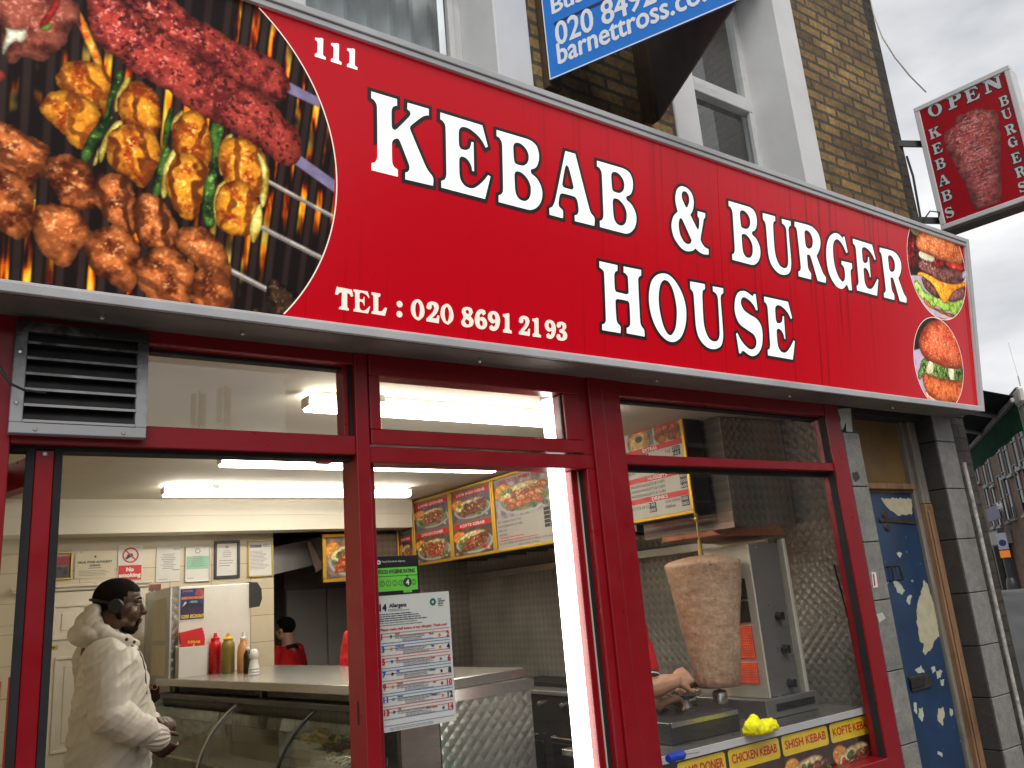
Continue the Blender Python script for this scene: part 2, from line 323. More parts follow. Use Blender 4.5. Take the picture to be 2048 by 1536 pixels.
# ------------------------------------------------------------------ mesh building
class MB:
    def __init__(s): s.v = []; s.f = []
    def face(s, pts):
        i = len(s.v); s.v += [V(p) for p in pts]; s.f.append(tuple(range(i, i+len(pts)))); return s
    def box(s, x0, x1, y0, y1, z0, z1):
        return s.hexa([(x0, y0, z0), (x1, y0, z0), (x1, y1, z0), (x0, y1, z0), (x0, y0, z1), (x1, y0, z1), (x1, y1, z1), (x0, y1, z1)])
    def hexa(s, p):
        i = len(s.v); s.v += [V(q) for q in p]
        for f in ((0, 3, 2, 1), (4, 5, 6, 7), (0, 1, 5, 4), (1, 2, 6, 5), (2, 3, 7, 6), (3, 0, 4, 7)): s.f.append(tuple(i+j for j in f))
        return s
    def obox(s, o, a, b, c):
        """box from corner o with edge vectors a, b, c"""
        o, a, b, c = V(o), V(a), V(b), V(c)
        if a.cross(b).dot(c) < 0: o = o+a; a = -a
        return s.hexa([o, o+a, o+a+b, o+b, o+c, o+a+c, o+a+b+c, o+b+c])
    def prism(s, poly, off):
        """closed prism from a planar polygon pushed by off"""
        n = len(poly); i = len(s.v); off = V(off); P = [V(p) for p in poly]
        s.v += P+[p+off for p in P]
        tri = tessellate_polygon([P])
        nrm = sum((((P[t[1]]-P[t[0]]).cross(P[t[2]]-P[t[0]])) for t in tri), V())
        fl = nrm.dot(off) > 0
        for t in tri:
            # tessellate_polygon may return either winding; orient outward
            tn = (P[t[1]]-P[t[0]]).cross(P[t[2]]-P[t[0]])
            a, b = (t, (t[2], t[1], t[0]))
            if tn.dot(off) > 0: a, b = b, a
            s.f.append(tuple(i+j for j in a)); s.f.append(tuple(i+n+j for j in b))
        area = V()
        for j in range(n): area += P[j].cross(P[(j+1) % n])
        ccw = area.dot(off) > 0
        for j in range(n):
            q = (j+1) % n
            s.f.append((i+j, i+q, i+n+q, i+n+j) if ccw else (i+q, i+j, i+n+j, i+n+q))
        return s
    def tube(s, pts, r, n=8, cap=True):
        P = [V(p) for p in pts]; rr = r if isinstance(r, (list, tuple)) else [r]*len(P)
        t0 = (P[1]-P[0]).normalized(); u = t0.orthogonal().normalized(); base = len(s.v)
        for k_, p in enumerate(P):
            t = (P[min(k_+1, len(P)-1)]-P[max(k_-1, 0)]).normalized()
            u = (u-t*u.dot(t)).normalized(); w_ = t.cross(u)
            for j in range(n):
                a = 2*math.pi*j/n; s.v.append(p+(u*math.cos(a)+w_*math.sin(a))*rr[k_])
        for k_ in range(len(P)-1):
            for j in range(n):
                a = base+k_*n+j; b = base+k_*n+(j+1) % n; s.f.append((a, b, b+n, a+n))
        if cap:
            s.f.append(tuple(base+j for j in reversed(range(n)))); e = base+(len(P)-1)*n; s.f.append(tuple(e+j for j in range(n)))
        return s
    def lathe(s, c, prof, n=24, axis=(0, 0, 1), sx=1):
        """closed surface of revolution; prof = [(r, h)...] from bottom to top"""
        a = V(axis).normalized(); u = a.orthogonal().normalized(); w_ = a.cross(u); c = V(c); base = len(s.v)
        for r_, h in prof:
            for j in range(n):
                t = 2*math.pi*j/n; s.v.append(c+a*h+(u*math.cos(t)*sx+w_*math.sin(t))*max(r_, 1e-4))
        for k_ in range(len(prof)-1):
            for j in range(n):
                p = base+k_*n+j; q = base+k_*n+(j+1) % n; s.f.append((p, q, q+n, p+n))
        s.f.append(tuple(base+j for j in reversed(range(n)))); e = base+(len(prof)-1)*n; s.f.append(tuple(e+j for j in range(n)))
        return s
    def ell(s, c, r, n=16, rot=None):
        c = V(c); base = len(s.v); m = n//2; rm = rot or Matrix.Identity(3)
        def P(a, b): return c+rm @ V((r[0]*math.sin(a)*math.cos(b), r[1]*math.sin(a)*math.sin(b), r[2]*math.cos(a)))
        s.v.append(P(0, 0))
        for i in range(1, m):
            for j in range(n): s.v.append(P(math.pi*i/m, 2*math.pi*j/n))
        s.v.append(P(math.pi, 0)); last = len(s.v)-1
        for j in range(n):
            s.f.append((base, base+1+j, base+1+(j+1) % n)); e = base+1+(m-2)*n
            s.f.append((e+(j+1) % n, e+j, last))
        for i in range(m-2):
            for j in range(n):
                p = base+1+i*n+j; q = base+1+i*n+(j+1) % n; s.f.append((p, p+n, q+n, q))
        return s
    def cap(s, p, q, r1, r2, n=12):
        """tapered capsule"""
        p, q = V(p), V(q); d = (q-p); L = d.length; a = d.normalized() if L > 1e-6 else V((0, 0, 1)); prof = []
        for i in range(5): t = math.pi/2*i/5; prof.append((r1*math.sin(t), -r1*math.cos(t)))
        prof.append((r1, 0)); prof.append((r2, L))
        for i in range(1, 6): t = math.pi/2*i/5; prof.append((r2*math.cos(t), L+r2*math.sin(t)))
        return s.lathe(p, prof, n, a)
    def loft(s, rings, n=20):
        """closed loft; ring = (centre, half-width vector a, half-depth vector b)"""
        base = len(s.v)
        for c, a, b in rings:
            c, a, b = V(c), V(a), V(b)
            for j in range(n): t = 2*math.pi*j/n; s.v.append(c+a*math.cos(t)+b*math.sin(t))
        for k_ in range(len(rings)-1):
            for j in range(n):
                p = base+k_*n+j; q = base+k_*n+(j+1) % n; s.f.append((p, q, q+n, p+n))
        s.f.append(tuple(base+j for j in reversed(range(n)))); e = base+(len(rings)-1)*n; s.f.append(tuple(e+j for j in range(n)))
        return s
    def each(s, name, mat, parent=None, **k):
        """build every separate piece as an object of its own"""
        p = list(range(len(s.v)))
        def fd(a):
            while p[a] != a: p[a] = p[p[a]]; a = p[a]
            return a
        for f in s.f:
            for i in f[1:]: p[fd(i)] = fd(f[0])
        G = {}
        for f in s.f: G.setdefault(fd(f[0]), []).append(f)
        for fs in G.values():
            u = sorted({i for f in fs for i in f}); rm = {a: b for b, a in enumerate(u)}; m_ = MB(); m_.v = [s.v[i] for i in u]; m_.f = [tuple(rm[i] for i in f) for f in fs]; o = m_.build(name, mat, parent, **k)
        return o
    def build(s, name, mat, parent=None, smooth=False, bevel=0, seg=1, fixn=False):
        me = bpy.data.meshes.new(name); o = bpy.data.objects.new(name, me); COL.objects.link(o)
        if parent is not None: o.parent = parent; base = wloc(parent)
        else:
            if s.v:
                xs = [p.x for p in s.v]; ys = [p.y for p in s.v]; zs = [p.z for p in s.v]
                base = V(((min(xs)+max(xs))/2, (min(ys)+max(ys))/2, min(zs)))
            else: base = V()
            o.location = base
        me.from_pydata([tuple(p-base) for p in s.v], [], s.f); me.update()
        if bevel or fixn:
            bm = bmesh.new(); bm.from_mesh(me)
            if fixn: bmesh.ops.recalc_face_normals(bm, faces=bm.faces)
            if bevel:
                es = [e for e in bm.edges if len(e.link_faces) == 2 and e.calc_face_angle(0) > .5]
                bmesh.ops.bevel(bm, geom=es, offset=bevel, segments=seg, profile=.5, affect='EDGES', clamp_overlap=True)
            bm.to_mesh(me); bm.free()
        if smooth:
            me.polygons.foreach_set('use_smooth', [True]*len(me.polygons))
            if smooth != 'all': 
                try: me.set_sharp_from_angle(angle=R(40))
                except Exception: pass
        mm = mat if not isinstance(mat, str) else M[mat]
        me.materials.append(mm); return o
_wl = {}
def wloc(o):
    p = V(o.location)
    while o.parent: o = o.parent; p = p+V(o.location)
    return p
def tag(o, label=None, cat=None, group=None, kind=None):
    if label: o['label'] = label
    if cat: o['category'] = cat
    if group: o['group'] = group
    if kind: o['kind'] = kind
    return o
def thing(name, label, cat, loc=(0, 0, 0), group=None):
    o = bpy.data.objects.new(name, None); COL.objects.link(o); o.location = loc; o.empty_display_size = .1
    return tag(o, label, cat, group)
def struct(name, mb, mat, parent=None):
    o = mb.build(name, mat, parent)
    if parent is None: o['kind'] = 'structure'
    return o

# remeshed organic bodies
def skin_obj(name, mb, mat, parent, voxel=.006, smooth=4, disp=None):
    me = bpy.data.meshes.new('tmp'); me.from_pydata([tuple(p) for p in mb.v], [], mb.f); me.update()
    o = bpy.data.objects.new('tmp', me); COL.objects.link(o)
    r = o.modifiers.new('r', 'REMESH'); r.mode = 'VOXEL'; r.voxel_size = voxel
    sm = o.modifiers.new('s', 'SMOOTH'); sm.iterations = smooth; sm.factor = .5
    dg = bpy.context.evaluated_depsgraph_get(); ev = o.evaluated_get(dg); m2 = bpy.data.meshes.new_from_object(ev)
    bpy.data.objects.remove(o); bpy.data.meshes.remove(me)
    if disp:
        cs = [v.co.copy() for v in m2.vertices]; ns = [v.normal.copy() for v in m2.vertices]
        for v, c, n_ in zip(m2.vertices, cs, ns): v.co = c+n_*disp(c, n_)
    base = wloc(parent) if parent is not None else V()
    for v in m2.vertices: v.co -= base
    m2.name = name; ob = bpy.data.objects.new(name, m2); COL.objects.link(ob)
    if parent is not None: ob.parent = parent
    m2.polygons.foreach_set('use_smooth', [True]*len(m2.polygons))
    m2.materials.clear(); m2.materials.append(M[mat]); return ob

# lettering with the built-in font, and hand-drawn slab-serif glyphs
_tx = {}
def text_geo(t):
    if t in _tx: return _tx[t]
    c = bpy.data.curves.new('t', 'FONT'); c.body = t; c.size = 1; c.resolution_u = 3; c.offset = .0
    o = bpy.data.objects.new('t', c); COL.objects.link(o); dg = bpy.context.evaluated_depsgraph_get()
    me = bpy.data.meshes.new_from_object(o.evaluated_get(dg))
    vs = [v.co.copy() for v in me.vertices]; fs = [tuple(p.vertices) for p in me.polygons]
    bpy.data.objects.remove(o); bpy.data.curves.remove(c); bpy.data.meshes.remove(me)
    xs = [v.x for v in vs] or [0]; _tx[t] = (vs, fs, min(xs), max(xs)); return _tx[t]
def put_text(mb, t, o, ux, uy, h, align='L', width=None, bold=0, slant=0):
    """cap height h; o = baseline start (or middle / end)"""
    vs, fs, x0, x1 = text_geo(t); s_ = h/.70; sx = s_ if width is None else width/max(1e-6, x1-x0)
    W = (x1-x0)*sx; dx = {'L': 0, 'C': -W/2, 'R': -W}[align]
    o, ux, uy = V(o), V(ux), V(uy); n_ = ux.cross(uy).normalized()
    shifts = [(0, 0)] if not bold else [(-bold, 0), (bold, 0), (0, bold), (0, -bold), (0, 0)]
    for q, (bx, by) in enumerate(shifts):
        i = len(mb.v)
        for v in vs:
            y = v.y*s_+by; mb.v.append(o+ux*((v.x-x0)*sx+dx+bx+slant*y)+uy*y+n_*(q*.00012))
        for f in fs: mb.f.append(tuple(i+j for j in f))
    return W
def rect(mb, o, ux, uy, x0, y0, x1, y1, lift=0):
    n_ = V(ux).cross(V(uy)).normalized()*lift; o = V(o)+n_
    mb.face([o+ux*x0+uy*y0, o+ux*x1+uy*y0, o+ux*x1+uy*y1, o+ux*x0+uy*y1])
def disc(mb, o, ux, uy, x, y, r, lift=0, n=20, r2=0):
    n_ = V(ux).cross(V(uy)).normalized()*lift; c = V(o)+ux*x+uy*y+n_
    P = [c+ux*(r*math.cos(2*math.pi*i/n))+uy*(r*math.sin(2*math.pi*i/n)) for i in range(n)]
    if not r2: mb.face(P); return
    Q = [c+ux*(r2*math.cos(2*math.pi*i/n))+uy*(r2*math.sin(2*math.pi*i/n)) for i in range(n)]
    for i in range(n): j = (i+1) % n; mb.face([Q[i], P[i], P[j], Q[j]])
GLY = json.loads('''{"K":[[[0,999],[343,1000],[346,917],[318,905],[290,883],[275,849],[272,798],[278,628],[291,600],[323,593],[354,621],[516,824],[532,861],[523,891],[485,911],[487,996],[786,1000],[787,914],[734,895],[674,851],[534,706],[523,675],[552,611],[729,271],[779,191],[854,112],[855,6],[470,0],[471,88],[505,104],[526,141],[525,186],[393,468],[372,493],[349,494],[299,459],[284,420],[291,183],[313,129],[368,98],[371,10],[24,11],[23,98],[64,118],[90,163],[97,214],[80,813],[67,867],[38,900],[2,915]]],"E":[[[0,1000],[630,999],[717,728],[684,703],[630,781],[546,850],[439,896],[368,903],[315,889],[280,848],[272,793],[277,631],[301,594],[368,591],[427,621],[453,671],[463,726],[495,729],[504,336],[475,337],[463,398],[416,465],[357,493],[304,487],[281,453],[286,240],[311,163],[375,106],[463,98],[534,130],[617,207],[684,286],[720,337],[756,324],[671,0],[22,9],[21,96],[63,119],[88,163],[94,215],[79,804],[67,863],[38,897],[1,908]]],"B":[[[0,996],[407,1000],[510,999],[589,984],[654,942],[692,856],[694,755],[666,665],[623,613],[564,583],[549,554],[563,524],[648,479],[712,403],[744,311],[738,210],[698,118],[629,46],[550,7],[473,0],[29,5],[29,96],[72,119],[97,162],[101,211],[89,802],[77,858],[49,895],[0,912]],[[342,907],[406,900],[476,857],[518,790],[520,713],[493,651],[428,602],[332,596],[286,616],[276,663],[268,831],[290,884]],[[332,500],[402,497],[491,441],[542,364],[554,290],[540,199],[500,136],[436,106],[360,117],[310,171],[291,253],[284,447],[297,485]]],"A":[[[296,996],[475,1000],[708,256],[742,181],[806,119],[802,2],[445,1],[444,84],[490,107],[516,158],[514,226],[491,325],[457,358],[223,360],[188,333],[161,208],[173,152],[232,110],[234,0],[2,3],[0,96],[55,132],[97,217],[133,349]],[[315,795],[350,771],[435,491],[410,451],[252,453],[230,485],[286,750]]],"&":[[[249,1000],[359,996],[451,941],[494,839],[488,745],[459,657],[408,583],[555,381],[584,407],[599,500],[598,570],[572,588],[572,675],[738,678],[734,609],[701,576],[680,493],[612,248],[633,194],[694,136],[782,114],[777,29],[671,16],[575,34],[490,76],[432,31],[320,0],[212,15],[108,86],[36,174],[0,302],[9,394],[52,493],[141,580],[105,709],[104,812],[135,911],[185,968]],[[292,932],[355,925],[396,864],[395,783],[350,687],[318,686],[253,787],[238,853],[257,909]],[[207,494],[237,471],[417,188],[391,138],[326,112],[250,135],[177,223],[152,332],[156,424],[183,484]]],"U":[[[0,992],[322,1000],[320,922],[274,891],[256,812],[259,428],[293,262],[379,143],[493,117],[575,156],[614,259],[611,777],[601,847],[562,892],[504,913],[501,991],[740,997],[737,920],[692,889],[670,815],[692,311],[679,167],[626,61],[503,3],[347,0],[209,70],[123,176],[85,334],[67,769],[48,842],[1,883]]],"R":[[[8,988],[388,1000],[545,980],[677,896],[726,784],[714,667],[651,547],[583,466],[744,176],[822,103],[807,3],[576,5],[410,423],[364,450],[304,436],[312,219],[341,155],[389,107],[382,0],[31,3],[33,87],[86,117],[111,180],[66,793],[45,876],[0,905]],[[334,895],[416,878],[487,803],[501,704],[468,610],[384,561],[307,575],[283,627],[272,820],[294,878]]],"G":[[[285,998],[425,1000],[514,945],[549,986],[580,988],[647,712],[604,689],[525,806],[432,880],[334,896],[254,837],[212,731],[205,533],[236,366],[318,208],[420,132],[484,167],[516,240],[515,357],[492,421],[435,455],[438,517],[749,526],[748,432],[705,396],[691,329],[696,20],[608,13],[558,110],[513,73],[437,18],[355,0],[239,25],[112,127],[30,272],[0,449],[10,633],[55,788],[148,919]]],"H":[[[0,996],[343,994],[340,913],[300,891],[276,839],[280,632],[301,594],[517,588],[546,610],[542,811],[533,865],[499,895],[460,908],[461,996],[807,1000],[805,915],[764,892],[741,842],[757,218],[778,155],[831,100],[836,4],[488,12],[487,89],[537,115],[562,163],[556,463],[530,492],[313,492],[286,464],[294,207],[314,143],[369,96],[367,0],[25,4],[25,84],[73,107],[97,152],[86,809],[73,867],[1,907]]],"O":[[[302,1000],[421,993],[538,927],[653,799],[730,637],[751,464],[723,284],[641,117],[540,32],[431,0],[314,20],[190,99],[91,223],[24,385],[0,544],[15,709],[68,854],[171,953]],[[339,907],[410,888],[478,808],[525,679],[553,525],[548,367],[514,215],[449,121],[400,94],[342,117],[276,203],[225,351],[195,519],[199,684],[235,819],[285,886]]],"S":[[[185,995],[280,1000],[374,969],[437,944],[472,991],[507,991],[537,743],[501,734],[445,810],[353,871],[246,905],[179,882],[148,815],[167,753],[217,696],[336,647],[484,606],[576,539],[618,442],[622,322],[590,180],[512,70],[411,10],[314,0],[222,31],[150,60],[114,49],[94,14],[54,10],[4,305],[36,323],[90,243],[178,162],[295,102],[391,113],[458,175],[465,267],[409,343],[263,399],[106,462],[32,553],[0,658],[4,758],[35,872],[101,960]]],"1":[[[4,927],[137,945],[285,1000],[352,1000],[390,975],[397,210],[444,167],[535,132],[535,2],[14,0],[13,136],[83,172],[125,250],[125,715],[90,780],[0,811]]],"T":[[[76,1000],[785,967],[850,682],[758,641],[674,757],[569,786],[591,147],[673,92],[646,0],[199,17],[230,114],[315,153],[322,772],[225,757],[126,633],[0,658]]],"L":[[[0,1000],[437,991],[421,865],[332,807],[344,169],[524,204],[671,381],[774,367],[678,0],[20,15],[30,111],[106,171],[92,856],[2,888]]],"0":[[[311,1000],[537,922],[693,584],[666,250],[426,0],[184,79],[0,382],[54,799]],[[355,869],[448,689],[463,416],[394,133],[285,173],[221,466],[253,772]]],"2":[[[0,680],[75,893],[300,1000],[561,960],[661,769],[565,494],[308,199],[534,216],[598,381],[696,365],[667,0],[7,16],[6,131],[305,459],[420,678],[367,834],[269,844],[290,748],[226,623],[78,603]]],"8":[[[296,1000],[563,966],[664,775],[530,566],[698,372],[631,114],[364,0],[99,37],[0,226],[131,474],[32,709],[97,903]],[[329,877],[430,803],[430,657],[297,669],[243,778]],[[297,408],[464,313],[431,147],[298,148],[198,280]]],"6":[[[393,1000],[602,956],[636,811],[497,703],[372,806],[289,676],[289,556],[462,626],[656,514],[719,282],[600,71],[357,0],[116,90],[0,401],[82,768],[220,935]],[[358,446],[461,370],[461,191],[371,150],[288,259],[289,390]]],"3":[[[26,721],[108,921],[384,1000],[621,940],[672,737],[534,561],[713,392],[683,135],[443,0],[129,9],[0,183],[96,320],[253,307],[289,153],[407,135],[451,361],[216,428],[218,555],[417,642],[436,803],[326,853],[300,723],[141,641]]]}''')
def _smooth(P):
    """round the soft corners of a traced outline, keep the hard ones"""
    n = len(P); out_ = []
    def ang(i):
        a = V(P[i])-V(P[i-1]); b = V(P[(i+1) % n])-V(P[i]); return abs(a.angle_signed(b)) if a.length > 0 and b.length > 0 else 0
    hard = [ang(i) > 1.0 for i in range(n)]
    for i in range(n):
        p0, p1, p2, p3 = V(P[i-1]), V(P[i]), V(P[(i+1) % n]), V(P[(i+2) % n])
        out_.append(p1)
        if (p2-p1).length < .05: continue
        m1 = V((0, 0)) if hard[i] else (p2-p0)*.5; m2 = V((0, 0)) if hard[(i+1) % n] else (p3-p1)*.5
        lim = (p2-p1).length
        for m_ in (m1, m2):
            if m_.length > lim: m_ *= lim/m_.length
        if hard[i] and hard[(i+1) % n]: continue
        if hard[i]: m1 = (p2-p1)*.8
        if hard[(i+1) % n]: m2 = (p2-p1)*.8
        for t in (.25, .5, .75):
            t2, t3 = t*t, t*t*t
            out_.append(p1*(2*t3-3*t2+1)+m1*(t3-2*t2+t)+p2*(3*t2-2*t3)+m2*(t3-t2))
    return out_
def _area(P): return sum(P[i-1].x*P[i].y-P[i].x*P[i-1].y for i in range(len(P)))/2
_g = {}
def glyph(ch):
    if ch in _g: return _g[ch]
    if ch == '9': cs = [[(-x, -y) for x, y in c] for c in GLY['6']]; cs = [[(x+719, y+1000) for x, y in c] for c in cs]
    elif ch == ':': cs = [[(150+150*math.cos(a*.5236), 170+150*math.sin(a*.5236)) for a in range(12)], [(150+150*math.cos(a*.5236), 640+150*math.sin(a*.5236)) for a in range(12)]]
    elif ch == 'N': cs = [[(0, 1000), (350, 1000), (760, 420), (760, 880), (650, 880), (650, 1000), (1050, 1000), (1050, 880), (930, 880), (930, 0), (750, 0), (250, 720), (250, 120), (370, 120), (370, 0), (0, 0), (0, 120), (110, 120), (110, 880), (0, 880)]]
    elif ch == 'P': cs = [[(0, 1000), (600, 1000), (770, 950), (850, 860), (870, 740), (840, 600), (760, 510), (600, 460), (380, 460), (380, 120), (520, 120), (520, 0), (0, 0), (0, 120), (130, 120), (130, 880), (0, 880)], [(380, 880), (500, 880), (580, 830), (600, 740), (570, 640), (500, 590), (380, 580)]]
    else: cs = GLY[ch]
    R_ = []
    for i, c in enumerate(cs):
        P = [V((x/1000, y/1000)) for x, y in c]; P = _smooth(P)
        if ((_area(P) > 0) != (i == 0)) and ch != ':': P.reverse()
        if ch == ':' and _area(P) < 0: P.reverse()
        R_.append(P)
    w_ = max(p.x for p in R_[0]); _g[ch] = (R_, w_); return _g[ch]
def inflate(P, d):
    n = len(P); q = []
    for i in range(n):
        a = (P[i]-P[i-1]); b = (P[(i+1) % n]-P[i])
        if a.length < 1e-6 or b.length < 1e-6: q.append(P[i]); continue
        a.normalize(); b.normalize(); na = V((a.y, -a.x)); nb = V((b.y, -b.x)); m_ = na+nb
        if m_.length < 1e-3: q.append(P[i]+na*d); continue
        m_.normalize(); q.append(P[i]+m_*(d/max(.45, m_.dot(na))))
    return q
def put_glyph(mb, ch, o, ux, uy, h, grow=0, lift=0, wscale=1):
    cs, w_ = glyph(ch); n_ = ux.cross(uy).normalized()
    groups = [[c] for c in cs] if ch == ':' else [cs]
    for cs_ in groups:
        if grow and ch == '&':
            for c in cs_:
                q1, q2 = inflate(c, -.004/h), inflate(c, grow/h); pt = lambda p: o+ux*(p.x*h*wscale)+uy*(p.y*h)+n_*lift
                for a in range(len(c)): b = (a+1) % len(c); mb.face([pt(q1[a]), pt(q2[a]), pt(q2[b]), pt(q1[b])])
            continue
        loops = [inflate(c, grow/h) if grow else c for c in cs_]
        L3 = [[V((p.x, p.y, 0)) for p in c] for c in loops]; flat_ = [p for c in L3 for p in c]; i = len(mb.v)
        mb.v += [o+ux*(p.x*h*wscale)+uy*(p.y*h)+n_*lift for p in flat_]
        for t in tessellate_polygon(L3):
            a, b, c = (flat_[j] for j in t); cr_ = (b-a).cross(c-a).z
            mb.f.append(tuple(i+j for j in (t if cr_ > 0 else (t[0], t[2], t[1]))))
    return w_*h*wscale

# ------------------------------------------------------------------ printed pictures (flat prints, colours stored per vertex)
def fbm(h, w_, cell, seed, octs=4, pers=.55):
    rng = np.random.RandomState(seed); out_ = np.zeros((h, w_)); amp = 1; tot = 0
    for o_ in range(octs):
        c = max(1.5, cell/2**o_); gh, gw = int(h/c)+3, int(w_/c)+3; g = rng.rand(gh, gw)
        y = np.arange(h)/c; x = np.arange(w_)/c; yi = y.astype(int); xi = x.astype(int); fy = y-yi; fx = x-xi
        fy = (fy*fy*(3-2*fy))[:, None]; fx = (fx*fx*(3-2*fx))[None]
        a = g[yi][:, xi]; b = g[yi][:, xi+1]; c_ = g[yi+1][:, xi]; d = g[yi+1][:, xi+1]
        out_ += amp*((a*(1-fx)+b*fx)*(1-fy)+(c_*(1-fx)+d*fx)*fy); tot += amp; amp *= pers
    return out_/tot
def smoothpoly(P, it=2):
    P = np.asarray(P, float)
    for _ in range(it):
        Q = np.roll(P, -1, 0); P = np.stack([P*.75+Q*.25, P*.25+Q*.75], 1).reshape(-1, 2)
    return P
class Canvas:
    def __init__(s, x0, y0, x1, y1, res):
        s.x0, s.y0, s.res = x0, y0, res; s.w = int(round((x1-x0)/res))+1; s.h = int(round((y1-y0)/res))+1
        s.a = np.zeros((s.h, s.w, 3)); s.al = np.ones((s.h, s.w), bool); s.seed = 1
        s.X, s.Y = np.meshgrid(x0+np.arange(s.w)*res, y0+np.arange(s.h)*res)
    def fill(s, c): s.a[:] = np.array(c)/255
    def sd(s, P, pad=2):
        P = np.asarray(P, float)
        ix0 = max(0, int((P[:, 0].min()-s.x0)/s.res)-pad); ix1 = min(s.w, int((P[:, 0].max()-s.x0)/s.res)+pad+1)
        iy0 = max(0, int((P[:, 1].min()-s.y0)/s.res)-pad); iy1 = min(s.h, int((P[:, 1].max()-s.y0)/s.res)+pad+1)
        if ix1 <= ix0 or iy1 <= iy0: return None
        sl = (slice(iy0, iy1), slice(ix0, ix1)); X, Y = s.X[sl], s.Y[sl]; d2 = np.full(X.shape, 1e9); ins = np.zeros(X.shape, bool)
        for (ax, ay), (bx, by) in zip(P, np.roll(P, -1, 0)):
            ex, ey = bx-ax, by-ay; L = ex*ex+ey*ey
            if L < 1e-14: continue
            t = np.clip(((X-ax)*ex+(Y-ay)*ey)/L, 0, 1); d2 = np.minimum(d2, (X-ax-t*ex)**2+(Y-ay-t*ey)**2)
            c = ((ay > Y) != (by > Y))
            if ey != 0: ins ^= c & (X < ex*(Y-ay)/ey+ax)
        d = np.sqrt(d2); return sl, np.where(ins, d, -d)
    def put(s, sl, alpha, c): s.a[sl] = s.a[sl]*(1-alpha[..., None])+c*alpha[..., None]
    def poly(s, P, c, soft=1.0, var=0, it=0, a=1.0):
        if it: P = smoothpoly(P, it)
        q = s.sd(P)
        if q is None: return
        sl, d = q; al = np.clip(.5+d/(s.res*soft), 0, 1)*a; col = np.ones(d.shape+(3,))*np.array(c)/255
        if var: s.seed += 1; col = col*(1-var+2*var*fbm(*d.shape, 9, s.seed, 3))[..., None]
        s.put(sl, al, np.clip(col, 0, 1))
    def food(s, P, base, dark, light, edge=.03, cell=10, char=0, ang=1.1, period=.05, it=2, jag=.35, spots=.0):
        """one piece of food in a photograph: rounded, mottled, charred"""
        P = np.asarray(P, float); P = P.mean(0)+(P-P.mean(0))*1.12; P = smoothpoly(P, it); q = s.sd(P, 3)
        if q is None: return
        s.seed += 7; sl, d = q; sh = d.shape; n1 = fbm(*sh, cell, s.seed, 4); n2 = fbm(*sh, 3.2, s.seed+1, 3, .7); n3 = fbm(*sh, cell*2.2, s.seed+2, 3)
        d = d+(n1-.5)*jag*edge; al = np.clip(.5+d/(s.res*1.2), 0, 1)
        base, dark, light = (np.array(c)/255 for c in (base, dark, light))
        rnd = np.clip(d/edge, 0, 1); rnd = rnd*(2-rnd)
        X, Y = s.X[sl], s.Y[sl]; tilt = ((Y-Y.mean())*.75-(X-X.mean())*.45)/max(1e-6, (Y.max()-Y.min()))
        t = np.clip((n1-.5)*3.2+.72, 0, 1)[..., None]; col = dark*(1-t)+base*t
        hl = np.clip((n2-.56)*4.5, 0, 1)*np.clip(rnd+tilt*.9-.35, 0, 1); col = col*(1-hl[..., None])+light*hl[..., None]
        col = col*((.55+.5*rnd+.18*tilt*rnd)*(.78+.44*n2))[..., None]
        if char:
            u = (X*math.cos(ang)+Y*math.sin(ang))/period+(n3-.5)*1.3; st = np.clip((np.sin(u*2*math.pi)-.35)*2.2, 0, 1)*np.clip((n1-.25)*3, 0, 1)*char
            col = col*(1-st[..., None])+dark*.55*st[..., None]
        if spots:
            sp = np.clip((fbm(*sh, 4, s.seed+5, 2)-.63)*9, 0, 1)*spots; col = col*(1-sp[..., None])+dark*.45*sp[..., None]
        s.put(sl, al, np.clip(col, 0, 1))
    def seeds(s, P, n, c=(245, 215, 180), r=.006, seed=3):
        P = smoothpoly(P, 2); q = s.sd(P)
        if q is None: return
        sl, d = q; rng = np.random.RandomState(seed); ys, xs = np.where(d > r*1.5)
        if len(ys) == 0: return
        for _ in range(n):
            k_ = rng.randint(len(ys)); x, y = s.X[sl][ys[k_], xs[k_]], s.Y[sl][ys[k_], xs[k_]]; t = rng.rand()*3.14
            e = [(x+r*math.cos(a)*math.cos(t)-.5*r*math.sin(a)*math.sin(t), y+r*math.cos(a)*math.sin(t)+.5*r*math.sin(a)*math.cos(t)) for a in np.arange(8)*.785]
            s.poly(e, tuple(np.array(c)*(.85+.15*rng.rand())), 1.3)
    def build(s, name, o, ux, uy, parent, mat='print', lift=0):
        n_ = V(ux).cross(V(uy)).normalized()*lift; o = V(o)+n_-wloc(parent)
        h, w_ = s.h, s.w; ux, uy = np.array(ux), np.array(uy)
        co = np.array(o)+s.X[..., None]*ux+s.Y[..., None]*uy; idx = np.arange(h*w_).reshape(h, w_)
        q = np.stack([idx[:-1, :-1], idx[:-1, 1:], idx[1:, 1:], idx[1:, :-1]], -1); keep = s.al[:-1, :-1] & s.al[1:, 1:] & s.al[:-1, 1:] & s.al[1:, :-1]
        q = q[keep].reshape(-1, 4); used = np.unique(q); remap = np.zeros(h*w_, int); remap[used] = np.arange(len(used)); q = remap[q]
        co = co.reshape(-1, 3)[used]; cl = s.a.reshape(-1, 3)[used]; cl = np.where(cl <= .04045, cl/12.92, ((cl+.055)/1.055)**2.4)
        me = bpy.data.meshes.new(name); me.vertices.add(len(co)); me.vertices.foreach_set('co', co.ravel().astype(np.float32))
        me.loops.add(q.size); me.loops.foreach_set('vertex_index', q.ravel().astype(np.int32))
        me.polygons.add(len(q)); me.polygons.foreach_set('loop_start', np.arange(0, q.size, 4, dtype=np.int32))
        me.update(calc_edges=True)
        at = me.color_attributes.new('Col', 'FLOAT_COLOR', 'POINT'); at.data.foreach_set('color', np.concatenate([cl, np.ones((len(cl), 1))], 1).ravel().astype(np.float32))
